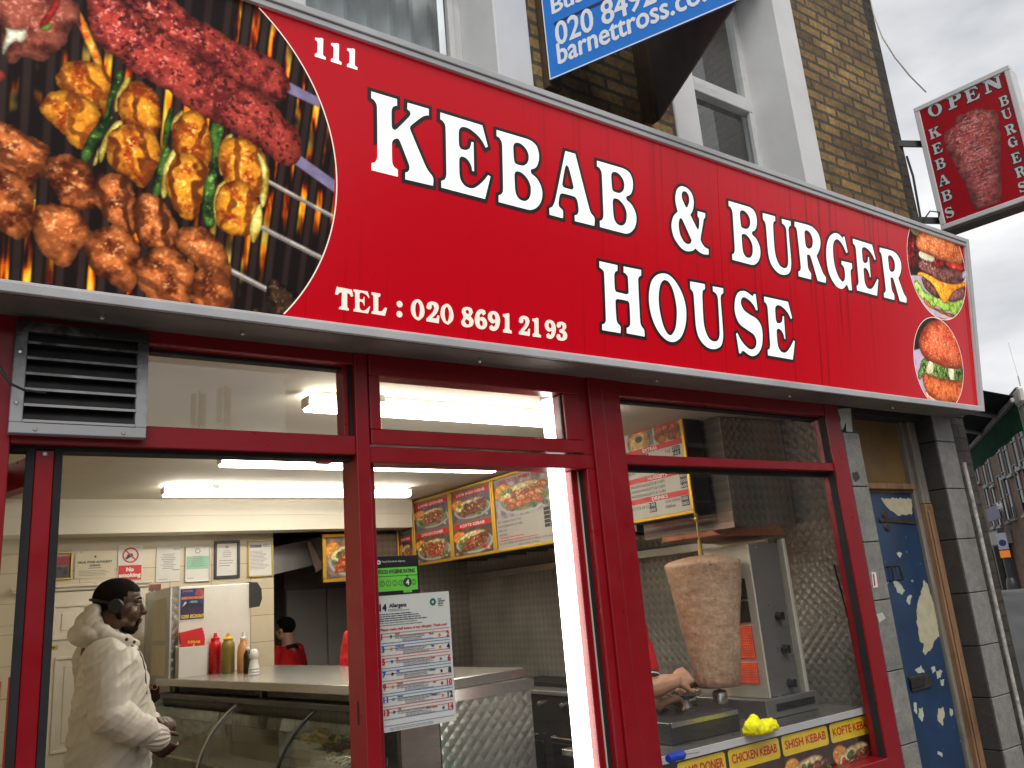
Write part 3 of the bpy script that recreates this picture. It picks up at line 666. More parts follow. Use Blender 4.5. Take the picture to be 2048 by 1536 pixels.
        me.materials.append(M[mat]); ob = bpy.data.objects.new(name, me); COL.objects.link(ob); ob.parent = parent; return ob
def circle_mask(c, cx, cy, r): c.al &= ((c.X-cx)**2+(c.Y-cy)**2) < r*r
def dish(c, x0, y0, x1, y1, meat, seed, bg=(60, 45, 40), kind=0):
    """small printed picture of a plate of kebab with salad"""
    W, H = x1-x0, y1-y0; rng = np.random.RandomState(seed); c.seed = seed*31
    def el(cx, cy, rx, ry, n=14, t=0): return [(x0+W*(cx+rx*math.cos(a)*math.cos(t)-ry*math.sin(a)*math.sin(t)), y0+H*(cy+rx*math.cos(a)*math.sin(t)+ry*math.sin(a)*math.cos(t))) for a in np.arange(n)*2*math.pi/n]
    c.poly([(x0, y0), (x1, y0), (x1, y1), (x0, y1)], bg, var=.5)
    c.food(el(.15, .68, .16, .2), (225, 150, 60), (190, 100, 30), (250, 210, 130), edge=H*.05)
    c.poly(el(.52, .40, .47, .36, 24), (176, 172, 165), 1.5); c.poly(el(.52, .42, .42, .31, 24), (128, 126, 112), 1.5)
    c.food(el(.46, .60, .36, .20, 14, .3), (230, 205, 150), (190, 150, 90), (250, 235, 200), edge=H*.08)
    for _ in range(26):
        c.food(el(.16+.74*rng.rand(), .16+.52*rng.rand(), .05, .06, 7), (90, 130, 50), (40, 70, 25), (160, 190, 90), edge=H*.03)
    for _ in range(9):
        c.food(el(.2+.66*rng.rand(), .2+.5*rng.rand(), .045, .06, 8), (200, 45, 35), (140, 20, 18), (240, 130, 110), edge=H*.03)
    b, d, l = meat
    if kind == 0:
        for _ in range(34): c.food(el(.26+.5*rng.rand(), .24+.44*rng.rand(), .10, .035, 9, rng.rand()*3), b, d, l, edge=H*.035)
    elif kind == 1:
        for i in range(3):
            for j in range(4): c.food(el(.28+.15*j+.05*i, .26+.15*i+.03*j, .085, .085, 10), b, d, l, edge=H*.06, char=.5, period=H*.12)
    else:
        for i in range(3): c.food(el(.5+.04*i, .28+.15*i, .33, .07, 14, .38), b, d, l, edge=H*.06, spots=.5)
    for _ in range(12): c.food(el(.25+.55*rng.rand(), .3+.45*rng.rand(), .06, .012, 7, rng.rand()*3), (235, 225, 190), (200, 180, 120), (255, 250, 230), edge=H*.02)
CHICK = ((225, 125, 55), (140, 60, 25), (250, 190, 120)); LAMB = ((150, 75, 55), (80, 35, 28), (205, 140, 115)); KOFTE = ((165, 70, 45), (90, 35, 25), (215, 130, 95)); DONER = ((170, 85, 55), (95, 45, 30), (220, 160, 120))

# ------------------------------------------------------------------ the big fascia sign
SB = V((0, -.17, 2.412)); ST = V((0, -.308, 3.471)); SU = (ST-SB).normalized(); SX = V((1, 0, 0)); SN = SX.cross(SU)   # SN faces the street
SL, SR, SH = -.85, 5.12, (ST-SB).length
def sg(s, t, lift=0): return SB+SX*s+SU*t+SN*lift
def s2(px, py):
    q = pP(px, py, SB, SN)-SB; return (q.x, q.dot(SU))
sign = thing('fascia_sign', 'long tilted red shop sign reading KEBAB & BURGER HOUSE with food pictures, above the shopfront', 'shop sign', (2.1, -.17, 2.412))
mb = MB(); mb.face([sg(SL, 0), sg(SR, 0), sg(SR, SH), sg(SL, SH)])
mb = MB()
for a, b in ((SL, 2.853), (2.856, SR)): mb.prism([sg(a, .02, -.012), sg(b, .02, -.012), sg(b, SH-.02, -.012), sg(a, SH-.02, -.012)], SN*.012)
mb.build('red_panel', 'sign_red', sign)
mb = MB()
# frame: two-step extruded aluminium rail round the panel
for a, b, lip, lf in ((0, .0265, 0, .022), (.0265, .034, 0, .01)):
    if lip == 0:
        mb.prism([sg(SL, a), sg(SR, a), sg(SR, b), sg(SL, b)], SN*lf)
for a, b, lf in ((SH-.024, SH, .022), (SH-.047, SH-.0265, .016)): mb.prism([sg(SL, a), sg(SR, a), sg(SR, b), sg(SL, b)], SN*lf)
for a, b, lf in ((SR-.030, SR, .0225), (SR-.038, SR-.030, .012)): mb.prism([sg(a, .0), sg(b, .0), sg(b, SH), sg(a, SH)], SN*lf)
mb.build('aluminium_frame', 'alu', sign, bevel=.002)
mb = MB()   # case behind: sloped back box with soffit
mb.hexa([(SL, -.16, 2.4125), (SR-.004, -.16, 2.4125), (SR-.004, .0, 2.4125), (SL, .0, 2.4125), (SL, -.296, 3.466), (SR-.004, -.296, 3.466), (SR-.004, -.004, 3.466), (SL, -.004, 3.466)])
mb.build('sign_case', 'alu_dark', sign)
black, white = MB(), MB()
B0, H0 = .5675, .2835
for ch, s_ in zip('KEBAB&BURGER', (1.114, 1.3838, 1.6262, 1.871, 2.1196, 2.539, 2.9195, 3.164, 3.406, 3.656, 3.9018, 4.151)):
    dy = -.0105 if ch in '&G' else (-.01 if ch == 'U' else 0); hh = H0*(1.04 if ch in '&G' else 1.01 if ch == 'U' else 1)
    if ch == '&' or s_ == 2.9195: black.build('letter_outline', 'sign_black', sign); white.build('name_lettering', 'sign_white', sign); black, white = MB(), MB()
    put_glyph(black, ch, sg(s_, B0+dy), SX, SU, hh, .0135, .0012+.0002*(ord(ch) % 5)); put_glyph(white, ch, sg(s_, B0+dy), SX, SU, hh, 0, .003)
black.build('letter_outline', 'sign_black', sign); white.build('name_lettering', 'sign_white', sign); black, white = MB(), MB()
for ch, s_ in zip('HOUSE', (2.12, 2.389, 2.6415, 2.927, 3.14)):
    dy = {'O': -.004, 'U': -.006, 'S': -.012}.get(ch, 0); hh = H0*{'O': 1.035, 'U': 1.015, 'S': 1.06}.get(ch, 1)
    put_glyph(black, ch, sg(s_, .1425+dy), SX, SU, hh, .0135, .0012+.0002*(ord(ch) % 5)); put_glyph(white, ch, sg(s_, .1425+dy), SX, SU, hh, 0, .003)
black.build('letter_outline', 'sign_black', sign); white.build('name_lettering', 'sign_white', sign)
mb = MB()
for s_ in (.911, .9667, 1.0237): put_glyph(mb, '1', sg(s_, .9125), SX, SU, .072, 0, .002)
mb.build('house_number', 'sign_white', sign)
mb = MB()
for ch, s_ in zip('TEL:02086912193', (1.003, 1.066, 1.13, 1.222, 1.276, 1.335, 1.391, 1.474, 1.530, 1.586, 1.651, 1.722, 1.784, 1.842, 1.896)):
    if s_ == 1.276: mb.build('telephone_caption', 'sign_cream', sign); mb = MB()
    put_glyph(mb, ch, sg(s_, .0785), SX, SU, .0735, 0, .002, 1.08 if ch in 'E' else 1)
mb.build('telephone_number', 'sign_cream', sign)

# grilled meat picture on the left of the sign
c = Canvas(SL+.02, .034, .992, SH-.047, .0033)
def gz(*pts): return [s2(x/2.4, y/2.4) for x, y in pts]
def zp(t): 
    v = [float(x) for x in t.replace(',', ' ').split()]; return [(v[i], v[i+1]) for i in range(0, len(v), 2)]
c.fill((22, 15, 13))
n1 = fbm(c.h, c.w, 60, 5, 4); n2 = np.repeat(fbm(c.h//5+2, c.w, 7, 6, 3), 5, axis=0)[:c.h]; n2 = (n2+np.roll(n2, 2, 0)+np.roll(n2, -2, 0))/3
u = (c.X*.97+ (c.Y-.5)*(-.10-.16*(c.X-.9)))/.052; ph = (np.sin(u*2*math.pi)+1)/2
gapm = np.clip((.42-ph)*4, 0, 1)*np.clip((n1-.47)*5+.8*(c.Y < .26)*(c.X < .55)+.35*(c.X > .72)*(c.Y < .75)-.5*(c.X < .2)*(c.Y > .45)+.9*np.exp(-((c.X-.5)/.22)**2-((c.Y-.45)/.25)**2), 0, 1)*np.clip((n2-.38)*5, 0, 1)
fire = np.stack([np.clip(.75+.5*n2, 0, 1), np.clip(n2*2.4-.9, .12, .85), np.clip(n2*1.8-1.05, .02, .4)], -1)
bar = np.clip((ph-.55)*3, 0, 1)[..., None]*np.array([.13, .10, .095])*(.3+.9*n1[..., None])
c.a = np.clip(c.a+bar, 0, 1); c.a = c.a*(1-gapm[..., None])+fire*gapm[..., None]
c.food(gz(*zp('330,0 400,80 440,180 490,290 470,335 420,230 380,130 320,20')), (255, 190, 70), (230, 80, 20), (255, 240, 170), edge=.012, jag=.2)
c.food(gz(*zp('-700,-60 -300,40 0,30 30,280 60,300 120,250 170,280 240,260 290,210 330,110 370,150 330,-40')), (170, 88, 68), (90, 38, 28), (225, 160, 140), edge=.05, cell=12)
for t_, cl in (('190,110 230,60 270,-10 285,20 250,90 200,140', ((200, 50, 40), (140, 20, 20), (240, 130, 110))), ('190,140 230,110 255,120 230,150', ((140, 170, 60), (80, 110, 30), (200, 220, 120))), ('20,130 70,150 130,140 110,210 60,190 20,270 10,220 40,170', ((235, 230, 200), (200, 190, 150), (255, 252, 240))), ('-60,330 0,330 30,370 0,390 -60,400', ((150, 60, 40), (80, 30, 20), (200, 130, 110)))):
    c.food(gz(*zp(t_)), *cl, edge=.015)
for t_ in ('1350,375 1530,470 1535,518 1345,430', '1400,718 1610,868 1610,928 1385,768'): c.poly(gz(*zp(t_)), (128, 118, 150), 1.5, .15)
for (x0, y0, x1, y1, r_) in ((1270, 862, 1600, 1042, 10), (1240, 1085, 1545, 1240, 12), (1080, 1285, 1300, 1400, 13)):
    c.poly(gz((x0, y0-r_), (x1, y1-r_), (x1, y1+r_), (x0, y0+r_)), (190, 180, 170), 1.5, .3)
    c.poly(gz((x0, y0+r_*.2), (x1, y1+r_*.2), (x1, y1+r_), (x0, y0+r_)), (110, 100, 95), 1.5, .3)
c.food(gz(*zp('1280,1380 1310,1340 1370,1380 1440,1410 1400,1500 1330,1530 1285,1470')), (60, 42, 30), (18, 12, 9), (150, 120, 90), edge=.03)
KO = ((180, 66, 54), (104, 32, 32), (228, 134, 116))
c.food(gz(*zp('600,-20 700,-60 830,0 900,70 1000,125 1090,190 1180,225 1280,275 1350,345 1355,420 1320,468 1240,445 1130,395 1000,310 850,220 700,90')), *KO, edge=.055, cell=9, spots=.7)
c.food(gz(*zp('480,60 490,170 530,250 620,300 700,370 780,410 850,450 930,520 1000,560 1090,600 1180,650 1250,710 1340,768 1390,745 1402,665 1375,590 1300,530 1255,470 1180,420 1120,390 1050,350 980,290 900,255 830,190 750,140 620,40 500,-20')), *KO, edge=.06, cell=9, spots=.7)
YL = ((252, 160, 40), (158, 56, 16), (255, 226, 120)); GR = ((74, 116, 44), (26, 48, 20), (150, 180, 96)); ON = ((238, 220, 112), (190, 150, 50), (255, 248, 190)); LB = ((218, 118, 58), (92, 36, 16), (255, 200, 136))
def many(L, pal, **k):
    for t_ in L: c.food(gz(*zp(t_)), *pal, **k)
many(['285,350 345,300 430,300 500,345 522,420 500,500 440,520 330,450 283,400', '198,500 260,455 350,450 430,490 472,560 450,640 410,712 370,700 310,640 220,560'], YL, edge=.05, char=.7, ang=.5, period=.085)
many(['500,570 515,480 555,360 590,345 590,390 535,500 512,575', '390,750 425,650 500,570 550,553 535,600 465,690 420,782'], GR, edge=.014)
many(['548,525 560,450 600,378 628,384 590,470 568,532', '473,745 500,650 560,580 592,602 522,690 490,785', '445,800 460,740 475,700 470,780'], ON, edge=.014)
many(['572,475 630,400 700,405 760,470 770,600 740,645 660,625 580,560', '518,680 570,620 660,608 740,660 762,740 740,825 690,888 640,862 540,790'], YL, edge=.05, char=.85, ang=.1, period=.075)
many(['778,685 788,600 812,518 832,528 818,610 800,694', '732,925 750,840 790,705 816,718 792,825 760,950'], GR, edge=.014)
many(['820,625 830,570 870,528 882,545 842,625', '772,935 785,800 830,718 872,713 872,748 812,805 802,945'], ON, edge=.014)
many(['822,620 880,558 940,532 990,600 1012,680 1000,785 940,812 850,742', '800,830 860,753 940,758 1002,830 982,920 932,1045 880,1035 820,960'], YL, edge=.05, char=.85, ang=0, period=.07)
many(['1008,645 1028,588 1078,630 1052,700 1042,835 1010,835 1024,720', '975,910 1010,820 1044,828 1022,950 1034,1065 1000,1090 973,1025'], GR, edge=.014)
many(['1053,825 1048,720 1080,658 1122,648 1092,720 1077,835', '1028,1055 1028,920 1080,866 1094,888 1058,960 1074,1075'], ON, edge=.014)
many(['1053,730 1110,668 1190,678 1262,740 1284,850 1262,945 1180,912 1080,872', '1038,960 1080,880 1160,878 1232,960 1254,1040 1202,1114 1120,1124 1050,1080'], YL, edge=.05, char=.7, ang=-.1, period=.075)
many(['1228,730 1272,780 1293,880 1262,1005 1243,940 1264,850', '1248,960 1260,1080 1215,1180 1193,1090'], ON, edge=.014)
many(['-700,600 -500,560 -350,640 -380,800 -520,860 -690,800', '-330,580 -180,540 -60,620 -80,800 -200,850 -330,760'], LB, edge=.06, char=.5, period=.09)
many(['-20,585 60,618 170,680 238,710 212,830 120,894 0,800 -60,700', '218,770 330,752 410,790 452,850 472,985 410,1004 310,984 238,880', '-40,815 90,838 152,960 158,1064 110,1155 50,1114 -40,1080'], LB, edge=.055, char=.6, ang=.9, period=.08)
many(['468,900 520,848 590,848 634,900 645,1000 644,1130 590,1085 478,1020', '648,990 700,938 762,960 832,1060 854,1164 800,1205 700,1194 648,1090'], LB, edge=.05, char=.8, ang=.2, period=.07)
many(['845,1120 910,1092 1000,1108 1072,1180 1098,1290 1090,1345 980,1294 880,1222', '162,1010 250,988 350,988 412,1060 434,1130 370,1184 340,1268 240,1235 168,1130', '408,1190 460,1108 570,1092 652,1160 668,1260 620,1396 540,1354 438,1290'], LB, edge=.06, cell=14, char=.3, period=.1)
many(['662,1290 720,1208 800,1196 900,1258 934,1320 912,1444 800,1490 700,1404', '936,1330 1000,1278 1080,1318 1104,1420 1084,1520 940,1500 918,1400'], LB, edge=.055, char=.5, period=.08)
GC = np.array([(.696, 1.0335), (.8985, .8441), (.9853, .5056), (.9517, .1981), (.8283, .0328)])
A_ = np.c_[2*GC, np.ones(5)]; so_ = np.linalg.lstsq(A_, (GC**2).sum(1), rcond=None)[0]; gx, gy = so_[0], so_[1]; gr = math.sqrt(so_[2]+gx*gx+gy*gy)
circle_mask(c, gx, gy, gr)
c.build('grill_picture', sg(0, 0), SX, SU, sign, 'print_lit', .0012)
def ring(cx, cy, r_, name, t0=.036, t1=SH-.049, smax=SR-.04):
    m_ = MB(); pr = None
    for i in range(241):
        a = 2*math.pi*i/240; p = (cx+r_*math.cos(a), cy+r_*math.sin(a)); ok = t0 < p[1] < t1 and SL < p[0] < smax
        q = (cx+(r_+.004)*math.cos(a), cy+(r_+.004)*math.sin(a))
        if ok and pr: m_.face([sg(*pr[0], .002), sg(*pr[1], .002), sg(*q, .002), sg(*p, .002)])
        pr = (p, q) if ok else None
    m_.build(name, 'sign_cream', sign)
ring(gx, gy, gr-.002, 'picture_edge')

# burger pictures at the right end
def bz(k_, ox, oy): return lambda t_: [s2(ox+x/k_, oy+y/k_) for x, y in zp(t_)]
def fit(P):
    P = np.array(P); q = np.linalg.lstsq(np.c_[2*P, np.ones(len(P))], (P**2).sum(1), rcond=None)[0]; return q[0], q[1], math.sqrt(q[2]+q[0]**2+q[1]**2)
z = bz(5.118, 1780, 400); cx, cy, r_ = fit(z('240,290 135,500 190,750 300,960 500,1150 700,1220'))
c = Canvas(4.38, .53, SR-.038, SH-.047, .0028); c.fill((52, 28, 24)); c.a *= (.6+.8*fbm(c.h, c.w, 30, 3))[..., None]
c.poly(z('100,770 300,770 900,760 900,1300 100,1300'), (198, 178, 190), 3, .12)
c.food(z('150,400 210,335 275,390 300,520 270,650 180,720 120,560'), (130, 30, 26), (60, 12, 12), (235, 90, 80), edge=.08)
c.poly(z('190,290 330,300 300,380 240,350'), (120, 120, 85), 3, .2)
c.food(z('360,1000 430,1080 540,1140 660,1170 780,1180 760,1225 620,1200 480,1140 370,1070'), (228, 120, 60), (170, 70, 30), (250, 180, 120), edge=.03)
c.food(z('290,830 330,860 360,930 450,990 530,1010 570,1050 680,1030 780,990 770,870 800,950 830,1130 740,1195 705,1150 660,1180 600,1110 540,1145 500,1080 430,1085 400,1030 340,1010 300,940 275,880'), (176, 210, 88), (96, 138, 38), (226, 240, 160), edge=.02, cell=8, jag=1)
PT = ((138, 82, 74), (78, 42, 38), (190, 140, 128))
c.food(z('322,775 440,865 500,970 530,1012 440,985 350,895'), *PT, edge=.03); c.food(z('615,955 700,888 768,880 762,995 680,1032 590,1032'), *PT, edge=.03)
c.food(z('312,618 400,622 500,690 620,712 735,730 750,800 700,848 600,862 480,812 380,752 312,700'), *PT, edge=.035, cell=7)
c.food(z('316,738 420,778 520,838 640,868 740,838 768,872 680,902 612,952 562,1064 500,962 448,862 340,778 302,785'), (252, 170, 38), (225, 120, 15), (255, 215, 120), edge=.012, jag=.1)
c.food(z('448,588 525,598 565,640 542,692 480,694 438,652'), (150, 24, 20), (80, 8, 10), (230, 90, 80), edge=.02)
c.food(z('568,638 742,642 752,722 660,718 590,682'), (218, 56, 42), (160, 26, 22), (245, 150, 120), edge=.02)
c.food(z('303,512 380,538 452,574 442,638 360,618 298,582'), (232, 226, 196), (196, 180, 130), (252, 250, 235), edge=.015); c.food(z('735,735 775,725 778,790 745,812'), (205, 190, 215), (160, 140, 170), (235, 225, 240), edge=.012)
bun = z('288,440 298,378 333,328 420,336 560,388 680,438 738,510 738,602 700,645 600,628 450,572 330,522 293,480')
c.food(bun, (228, 124, 66), (190, 78, 32), (246, 178, 120), edge=.05, cell=18, jag=.05); c.seeds(bun, 95, r=.0045)
circle_mask(c, cx, cy, r_); c.build('cheeseburger_picture', sg(0, 0), SX, SU, sign, 'print_lit', .0012); ring(cx, cy, r_-.002, 'picture_edge')
z = bz(6.679, 1790, 610); cx, cy, r_ = fit(z('640,195 400,270 250,500 235,750 300,1000 440,1230'))
c = Canvas(4.38, .0345, SR-.038, .533, .0028); c.fill((44, 36, 28)); c.a *= (.5+1.0*fbm(c.h, c.w, 26, 9))[..., None]
c.poly(z('200,610 360,580 1200,620 1200,1500 200,1500'), (196, 172, 196), 3, .12)
c.food(z('400,720 520,750 680,808 820,822 940,788 1000,745 1080,860 1090,1020 900,1030 700,1020 560,985 420,930 370,990 340,960 365,850'), (104, 138, 58), (26, 42, 18), (190, 210, 120), edge=.025, cell=6, jag=.8)
for t_ in ('440,770 470,725 512,810 505,900 450,932 408,860', '708,828 782,828 782,960 794,1002 740,1008 714,930', '945,870 1010,878 1044,960 1000,1040 952,980'): c.food(z(t_), (240, 232, 200), (205, 190, 140), (255, 252, 240), edge=.012)
c.food(z('425,1140 480,1200 620,1285 800,1305 1110,1255 1120,1380 900,1345 600,1310 470,1290'), (240, 166, 138), (205, 110, 80), (250, 205, 185), edge=.03)
c.food(z('398,908 520,968 700,1012 900,1022 1110,1000 1120,1250 950,1298 800,1308 620,1284 480,1204 408,1062'), (228, 112, 58), (180, 74, 30), (248, 160, 105), edge=.06, cell=9, jag=.1)
bun = z('353,480 398,338 500,246 640,202 782,238 905,350 985,480 1025,620 1012,722 942,792 820,828 680,812 540,752 430,702 368,602')
c.food(bun, (230, 106, 62), (196, 64, 34), (246, 168, 116), edge=.09, cell=20, jag=.04); c.seeds(bun, 150, r=.0045, seed=8)
circle_mask(c, cx, cy, r_); c.build('chicken_burger_picture', sg(0, 0), SX, SU, sign, 'print_lit', .0014); ring(cx, cy, r_-.002, 'picture_edge')
mb = MB()    # soffit strip light patches and screws under the box
for x in (.35, .74, 1.6, 2.5, 3.4, 4.3): mb.cap((x, -.09, 2.404), (x, -.09, 2.4125), .008, .008, 8)
mb.each('screw', 'steel', sign)

# ------------------------------------------------------------------ ground and street
mb = MB(); mb.face([(-300, -300, -.13), (300, -300, -.13), (300, 300, -.13), (-300, 300, -.13)]); struct('road', mb, 'asphalt_wet')
mb = MB(); mb.box(-30, 7.6, -3.4, 0, -.125, 0); mb.box(5.285, 7.6, 0, 30, -.125, 0); o = struct('pavement', mb, 'paving')
# ------------------------------------------------------------------ the shop's own building
bld = thing('shop_building', 'yellow stock brick building with white window surrounds above the kebab shop', 'building', (2.4, .5, 0))
W1, W2 = (.81, 1.0, 1.865, 2.055), (2.963, 3.15, 4.018, 4.212); ZB, ZT = 3.15, 5.35
mb = MB()
for a, b in ((-4, W1[0]), (W1[3], W2[0]), (W2[3], 5.13)): mb.box(a, b, 0, .3, ZB, ZT)
mb.box(-4, 5.13, 0, .3, 2.452, ZB); mb.box(-4, 5.13, 0, .3, ZT, 7.5)
mb.build('brick_wall', 'brick', bld)
mb = MB(); mb.box(5.13, 5.278, .012, .3, 2.43, 7.5); mb.build('sooty_brick_edge', 'brick_side', bld).data.materials[0] = M['brick_dark']
mb = MB(); mb.box(5.10, 5.276, .3, 7.5, 0, 7.5); mb.build('side_wall', 'brick_side', bld)
for wi, (a, b, c_, d) in enumerate((W1, W2)):
    mb = MB(); mb.box(a, b, -.012, .3, ZB, ZT); mb.box(c_, d, -.012, .3, ZB, ZT); mb.box(b, c_, -.012, .3, ZT-.2, ZT); mb.box(b, c_, -.03, .3, ZB, ZB+.08)
    sr = mb.build('window_surround', 'render', bld, bevel=.006)
    y = .255; fr = MB(); f_ = .055; zt = ZT-.2; zm = 4.40
    for x0, x1, z0, z1, yy in ((b, b+f_, ZB+.08, zt, y), (c_-f_, c_, ZB+.08, zt, y), (b+f_, c_-f_, zt-f_, zt, y), (b+f_, c_-f_, ZB+.08, ZB+.15, y), (b+f_, c_-f_, zm-.01, zm+.05, y-.002), (b+f_, c_-f_, zm-.075, zm-.018, y-.03)):
        fr.box(x0, x1, yy, yy+.06, z0, z1)
    fr.box(b+f_, b+f_+.03, y-.028, y+.0, ZB+.15, zm-.075); fr.box(c_-f_-.03, c_-f_, y-.028, y+.0, ZB+.15, zm-.075)
    wf = fr.build('window', 'upvc', bld, bevel=.003)
    g = MB(); g.box(b+f_, c_-f_, y+.02, y+.026, ZB+.15, zm-.02); g.box(b+f_, c_-f_, y+.03, y+.036, zm+.05, zt-f_); g.build('pane', 'glass_old', wf)
    cu = MB(); n = 40; x0, x1 = (b+.02, c_-.02) if wi == 0 else (b+.02, b+.52)
    def cy(x, z_): return y+.16+.03*math.sin(x*55+z_*.8)+.012*math.sin(x*23)
    for i in range(n):
        xa, xb = x0+(x1-x0)*i/n, x0+(x1-x0)*(i+1)/n; tp = 0 if wi == 0 else -.10
        cu.face([(xa, cy(xa, 0), ZB), (xb, cy(xb, 0), ZB), (xb+tp*0, cy(xb, 2), zt), (xa, cy(xa, 2), zt)])
    cu.build('curtain', 'curtain', wf, smooth='all')
    if wi == 1:
        cu = MB(); xs = [b+.02+.22*i/14 for i in range(15)]
        for i in range(14):
            k0 = .55+.45*abs(math.sin(2.2)); za, zb_ = ZB, zm+.9
            cu.face([(xs[i], cy(xs[i], 1)-.06, za), (xs[i+1], cy(xs[i+1], 1)-.06, za), (xs[i+1]+.03, cy(xs[i+1], 3)-.06, zb_), (xs[i]+.03, cy(xs[i], 3)-.06, zb_)])
        cu.build('gathered_curtain', 'curtain', wf, smooth='all')
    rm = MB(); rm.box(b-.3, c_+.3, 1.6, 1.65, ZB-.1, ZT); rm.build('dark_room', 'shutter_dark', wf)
# upper floor slab and shop shell
mb = MB(); mb.box(.0, 4.2, .06, 4.25, 2.45, 2.55); ceil = mb.build('ceiling', 'ceil', bld)
mb = MB(); mb.box(.0, 3.36, 3.76, 3.98, 2.215, 2.449); mb.box(.0, 3.3605, 3.752, 3.76, 2.33, 2.449); mb.build('ceiling_beam', 'ceil', bld)
mb = MB(); mb.box(-.2, 5.0, .02, 8, -.12, .0); mb.build('floor', 'floor_tile', bld)
_q = [pZ(x, y, 2.449) for x, y in ((100, 908), (240, 900), (206, 944), (100, 942))]
mb = MB(); mb.prism([V((q.x, q.y, 2.4495)) for q in _q], V((0, 0, -.012))); mb.build('ceiling_hatch', 'cream', bld)
OPX = pY(547, 1120, 4.1).x
mb = MB(); mb.box(.0, OPX, 4.1, 4.2, 0, 2.13); mb.build('tiled_wall', 'wall_tile', bld)
mb = MB(); mb.box(.0, OPX+.0, 4.104, 4.2, 2.13, 2.449); mb.build('plaster_band', 'cream', bld)
mb = MB(); mb.box(.0, .12, .1, 4.2, 0, 2.449); mb.build('tiled_side_wall', 'wall_tile_side', bld)
mb = MB(); mb.box(4.1, 4.2, .12, 7.0, 0, 2.449); mb.build('steel_lined_wall', 'quilt_y', bld)
mb = MB(); mb.box(3.2, 4.099, 4.13, 4.2, 0, 2.2); mb.build('steel_lined_return', 'quilt_x', bld)
mb = MB(); mb.box(OPX-.6, OPX-.5, 4.2, 7.2, 0, 2.6); mb.build('kitchen_side_wall', 'wall_tile_side', bld)
mb = MB(); mb.box(OPX-.6, 4.2, 7.0, 7.1, 0, 2.6); mb.build('kitchen_back_wall', 'kitchen_tile', bld)
mb = MB(); mb.box(OPX-.6, 4.2, 4.2, 7.1, 2.46, 2.6); mb.build('kitchen_ceiling', 'steel_dull', bld).data.materials[0] = M['wood_brown']
# decorated tiles on the back wall
for (px, py, hh) in ((303, 1197, .10), (303, 1365, .085)):
    p = pY(px, py, 4.1); mb = MB(); mb.box(p.x-hh*.62, p.x+hh*.62, 4.094, 4.0995, p.z-hh, p.z+hh); t_ = mb.build('decorated_tile', 'brown_tile', bld)
    r2 = MB()
    for a in range(4): disc(r2, V((p.x, 4.094, p.z)), V((1, 0, 0)), V((0, 0, 1)), .03*math.cos(a*1.57+.8), .045*math.sin(a*1.57+.8), .022, .001, 14, .015)
    r2.build('tile_pattern', 'cream', t_)
# ---- ground-floor piers at the right
def zpx(px, py, Y=0): return pY(px, py, Y).z
def tiles(name, mat, x0, x1, y0, y1, zs):
    mb = MB()
    for a, b in zip(zs[:-1], zs[1:]): mb.box(x0, x1, y0, y1, a+.0025, b-.0025)
    o_ = mb.build(name, mat, bld, bevel=.003); return o_
zj1 = [0, .34, .72, 1.06, zpx(1763, 1200), zpx(1740, 1084), zpx(1717, 973), 2.27]
tiles('stone_pilaster', 'stone', 3.935, 4.075, .0, .12, zj1)
mb = MB(); mb.box(3.925, 4.07, .01, .13, 0, 2.42); mb.build('pilaster_core', 'stone_dark', bld)
zj2 = [0, .25, .55, .82, zpx(1982, 1288), zpx(1948, 1185), zpx(1920, 1078), zpx(1898, 977), zpx(1875, 882), 2.42]
o2 = tiles('stone_pier', 'stone', 4.872, 5.075, .0, .16, zj2)
tiles('pier_reveal', 'stone_dark', 4.858, 4.8715, .004, .16, zj2)
mb = MB(); mb.box(4.88, 5.078, .01, .3, 0, 2.415); mb.build('pier_core', 'stone_dark', bld)
mb = MB(); mb.box(5.08, 5.277, .02, .3, 0, 2.43); mb.build('brick_pier', 'brick_dark', bld)
mb = MB(); mb.box(3.93, 5.1, .05, .3, 2.395, 2.45); mb.build('lintel', 'shutter_dark', bld)
# torn white paper at the top of the left pilaster
mb = MB(); q = [pY(1660+x/2.953, 780+y/2.953, -.001) for x, y in ((42, 112), (120, 108), (132, 248), (95, 245), (92, 190), (75, 235), (52, 225), (62, 170))]
mb.prism(q, V((0, -.002, 0))); mb.build('torn_paper', 'filler_pale', bld)
mb = MB(); mb.prism([pY(1660+x/2.953, 780+y/2.953, 0) for x, y in ((245, 1075), (270, 1077), (282, 1165), (256, 1168))], V((0, -.002, 0))); st_ = mb.build('sticker', 'paper', bld)
mb = MB(); mb.prism([pY(1660+x/2.953, 780+y/2.953, -.002) for x, y in ((252, 1085), (260, 1086), (268, 1155), (260, 1156))], V((0, -.001, 0))); mb.build('sticker_print', 'ink_red', st_)
mb = MB(); mb.prism([pY(1660+x/2.953, 780+y/2.953, 0) for x, y in ((130, 488), (160, 482), (176, 520), (150, 542), (136, 520))], V((0, -.003, 0))); mb.build('chipped_patch', 'stone_dark', bld)
mb = MB(); mb.prism([pY(1700+x/3.523, 1100+y/3.523, 0) for x, y in ((185, 455), (225, 440), (250, 480), (205, 512))], V((0, -.002, 0))); mb.build('plaster_splash', 'filler_pale', bld)
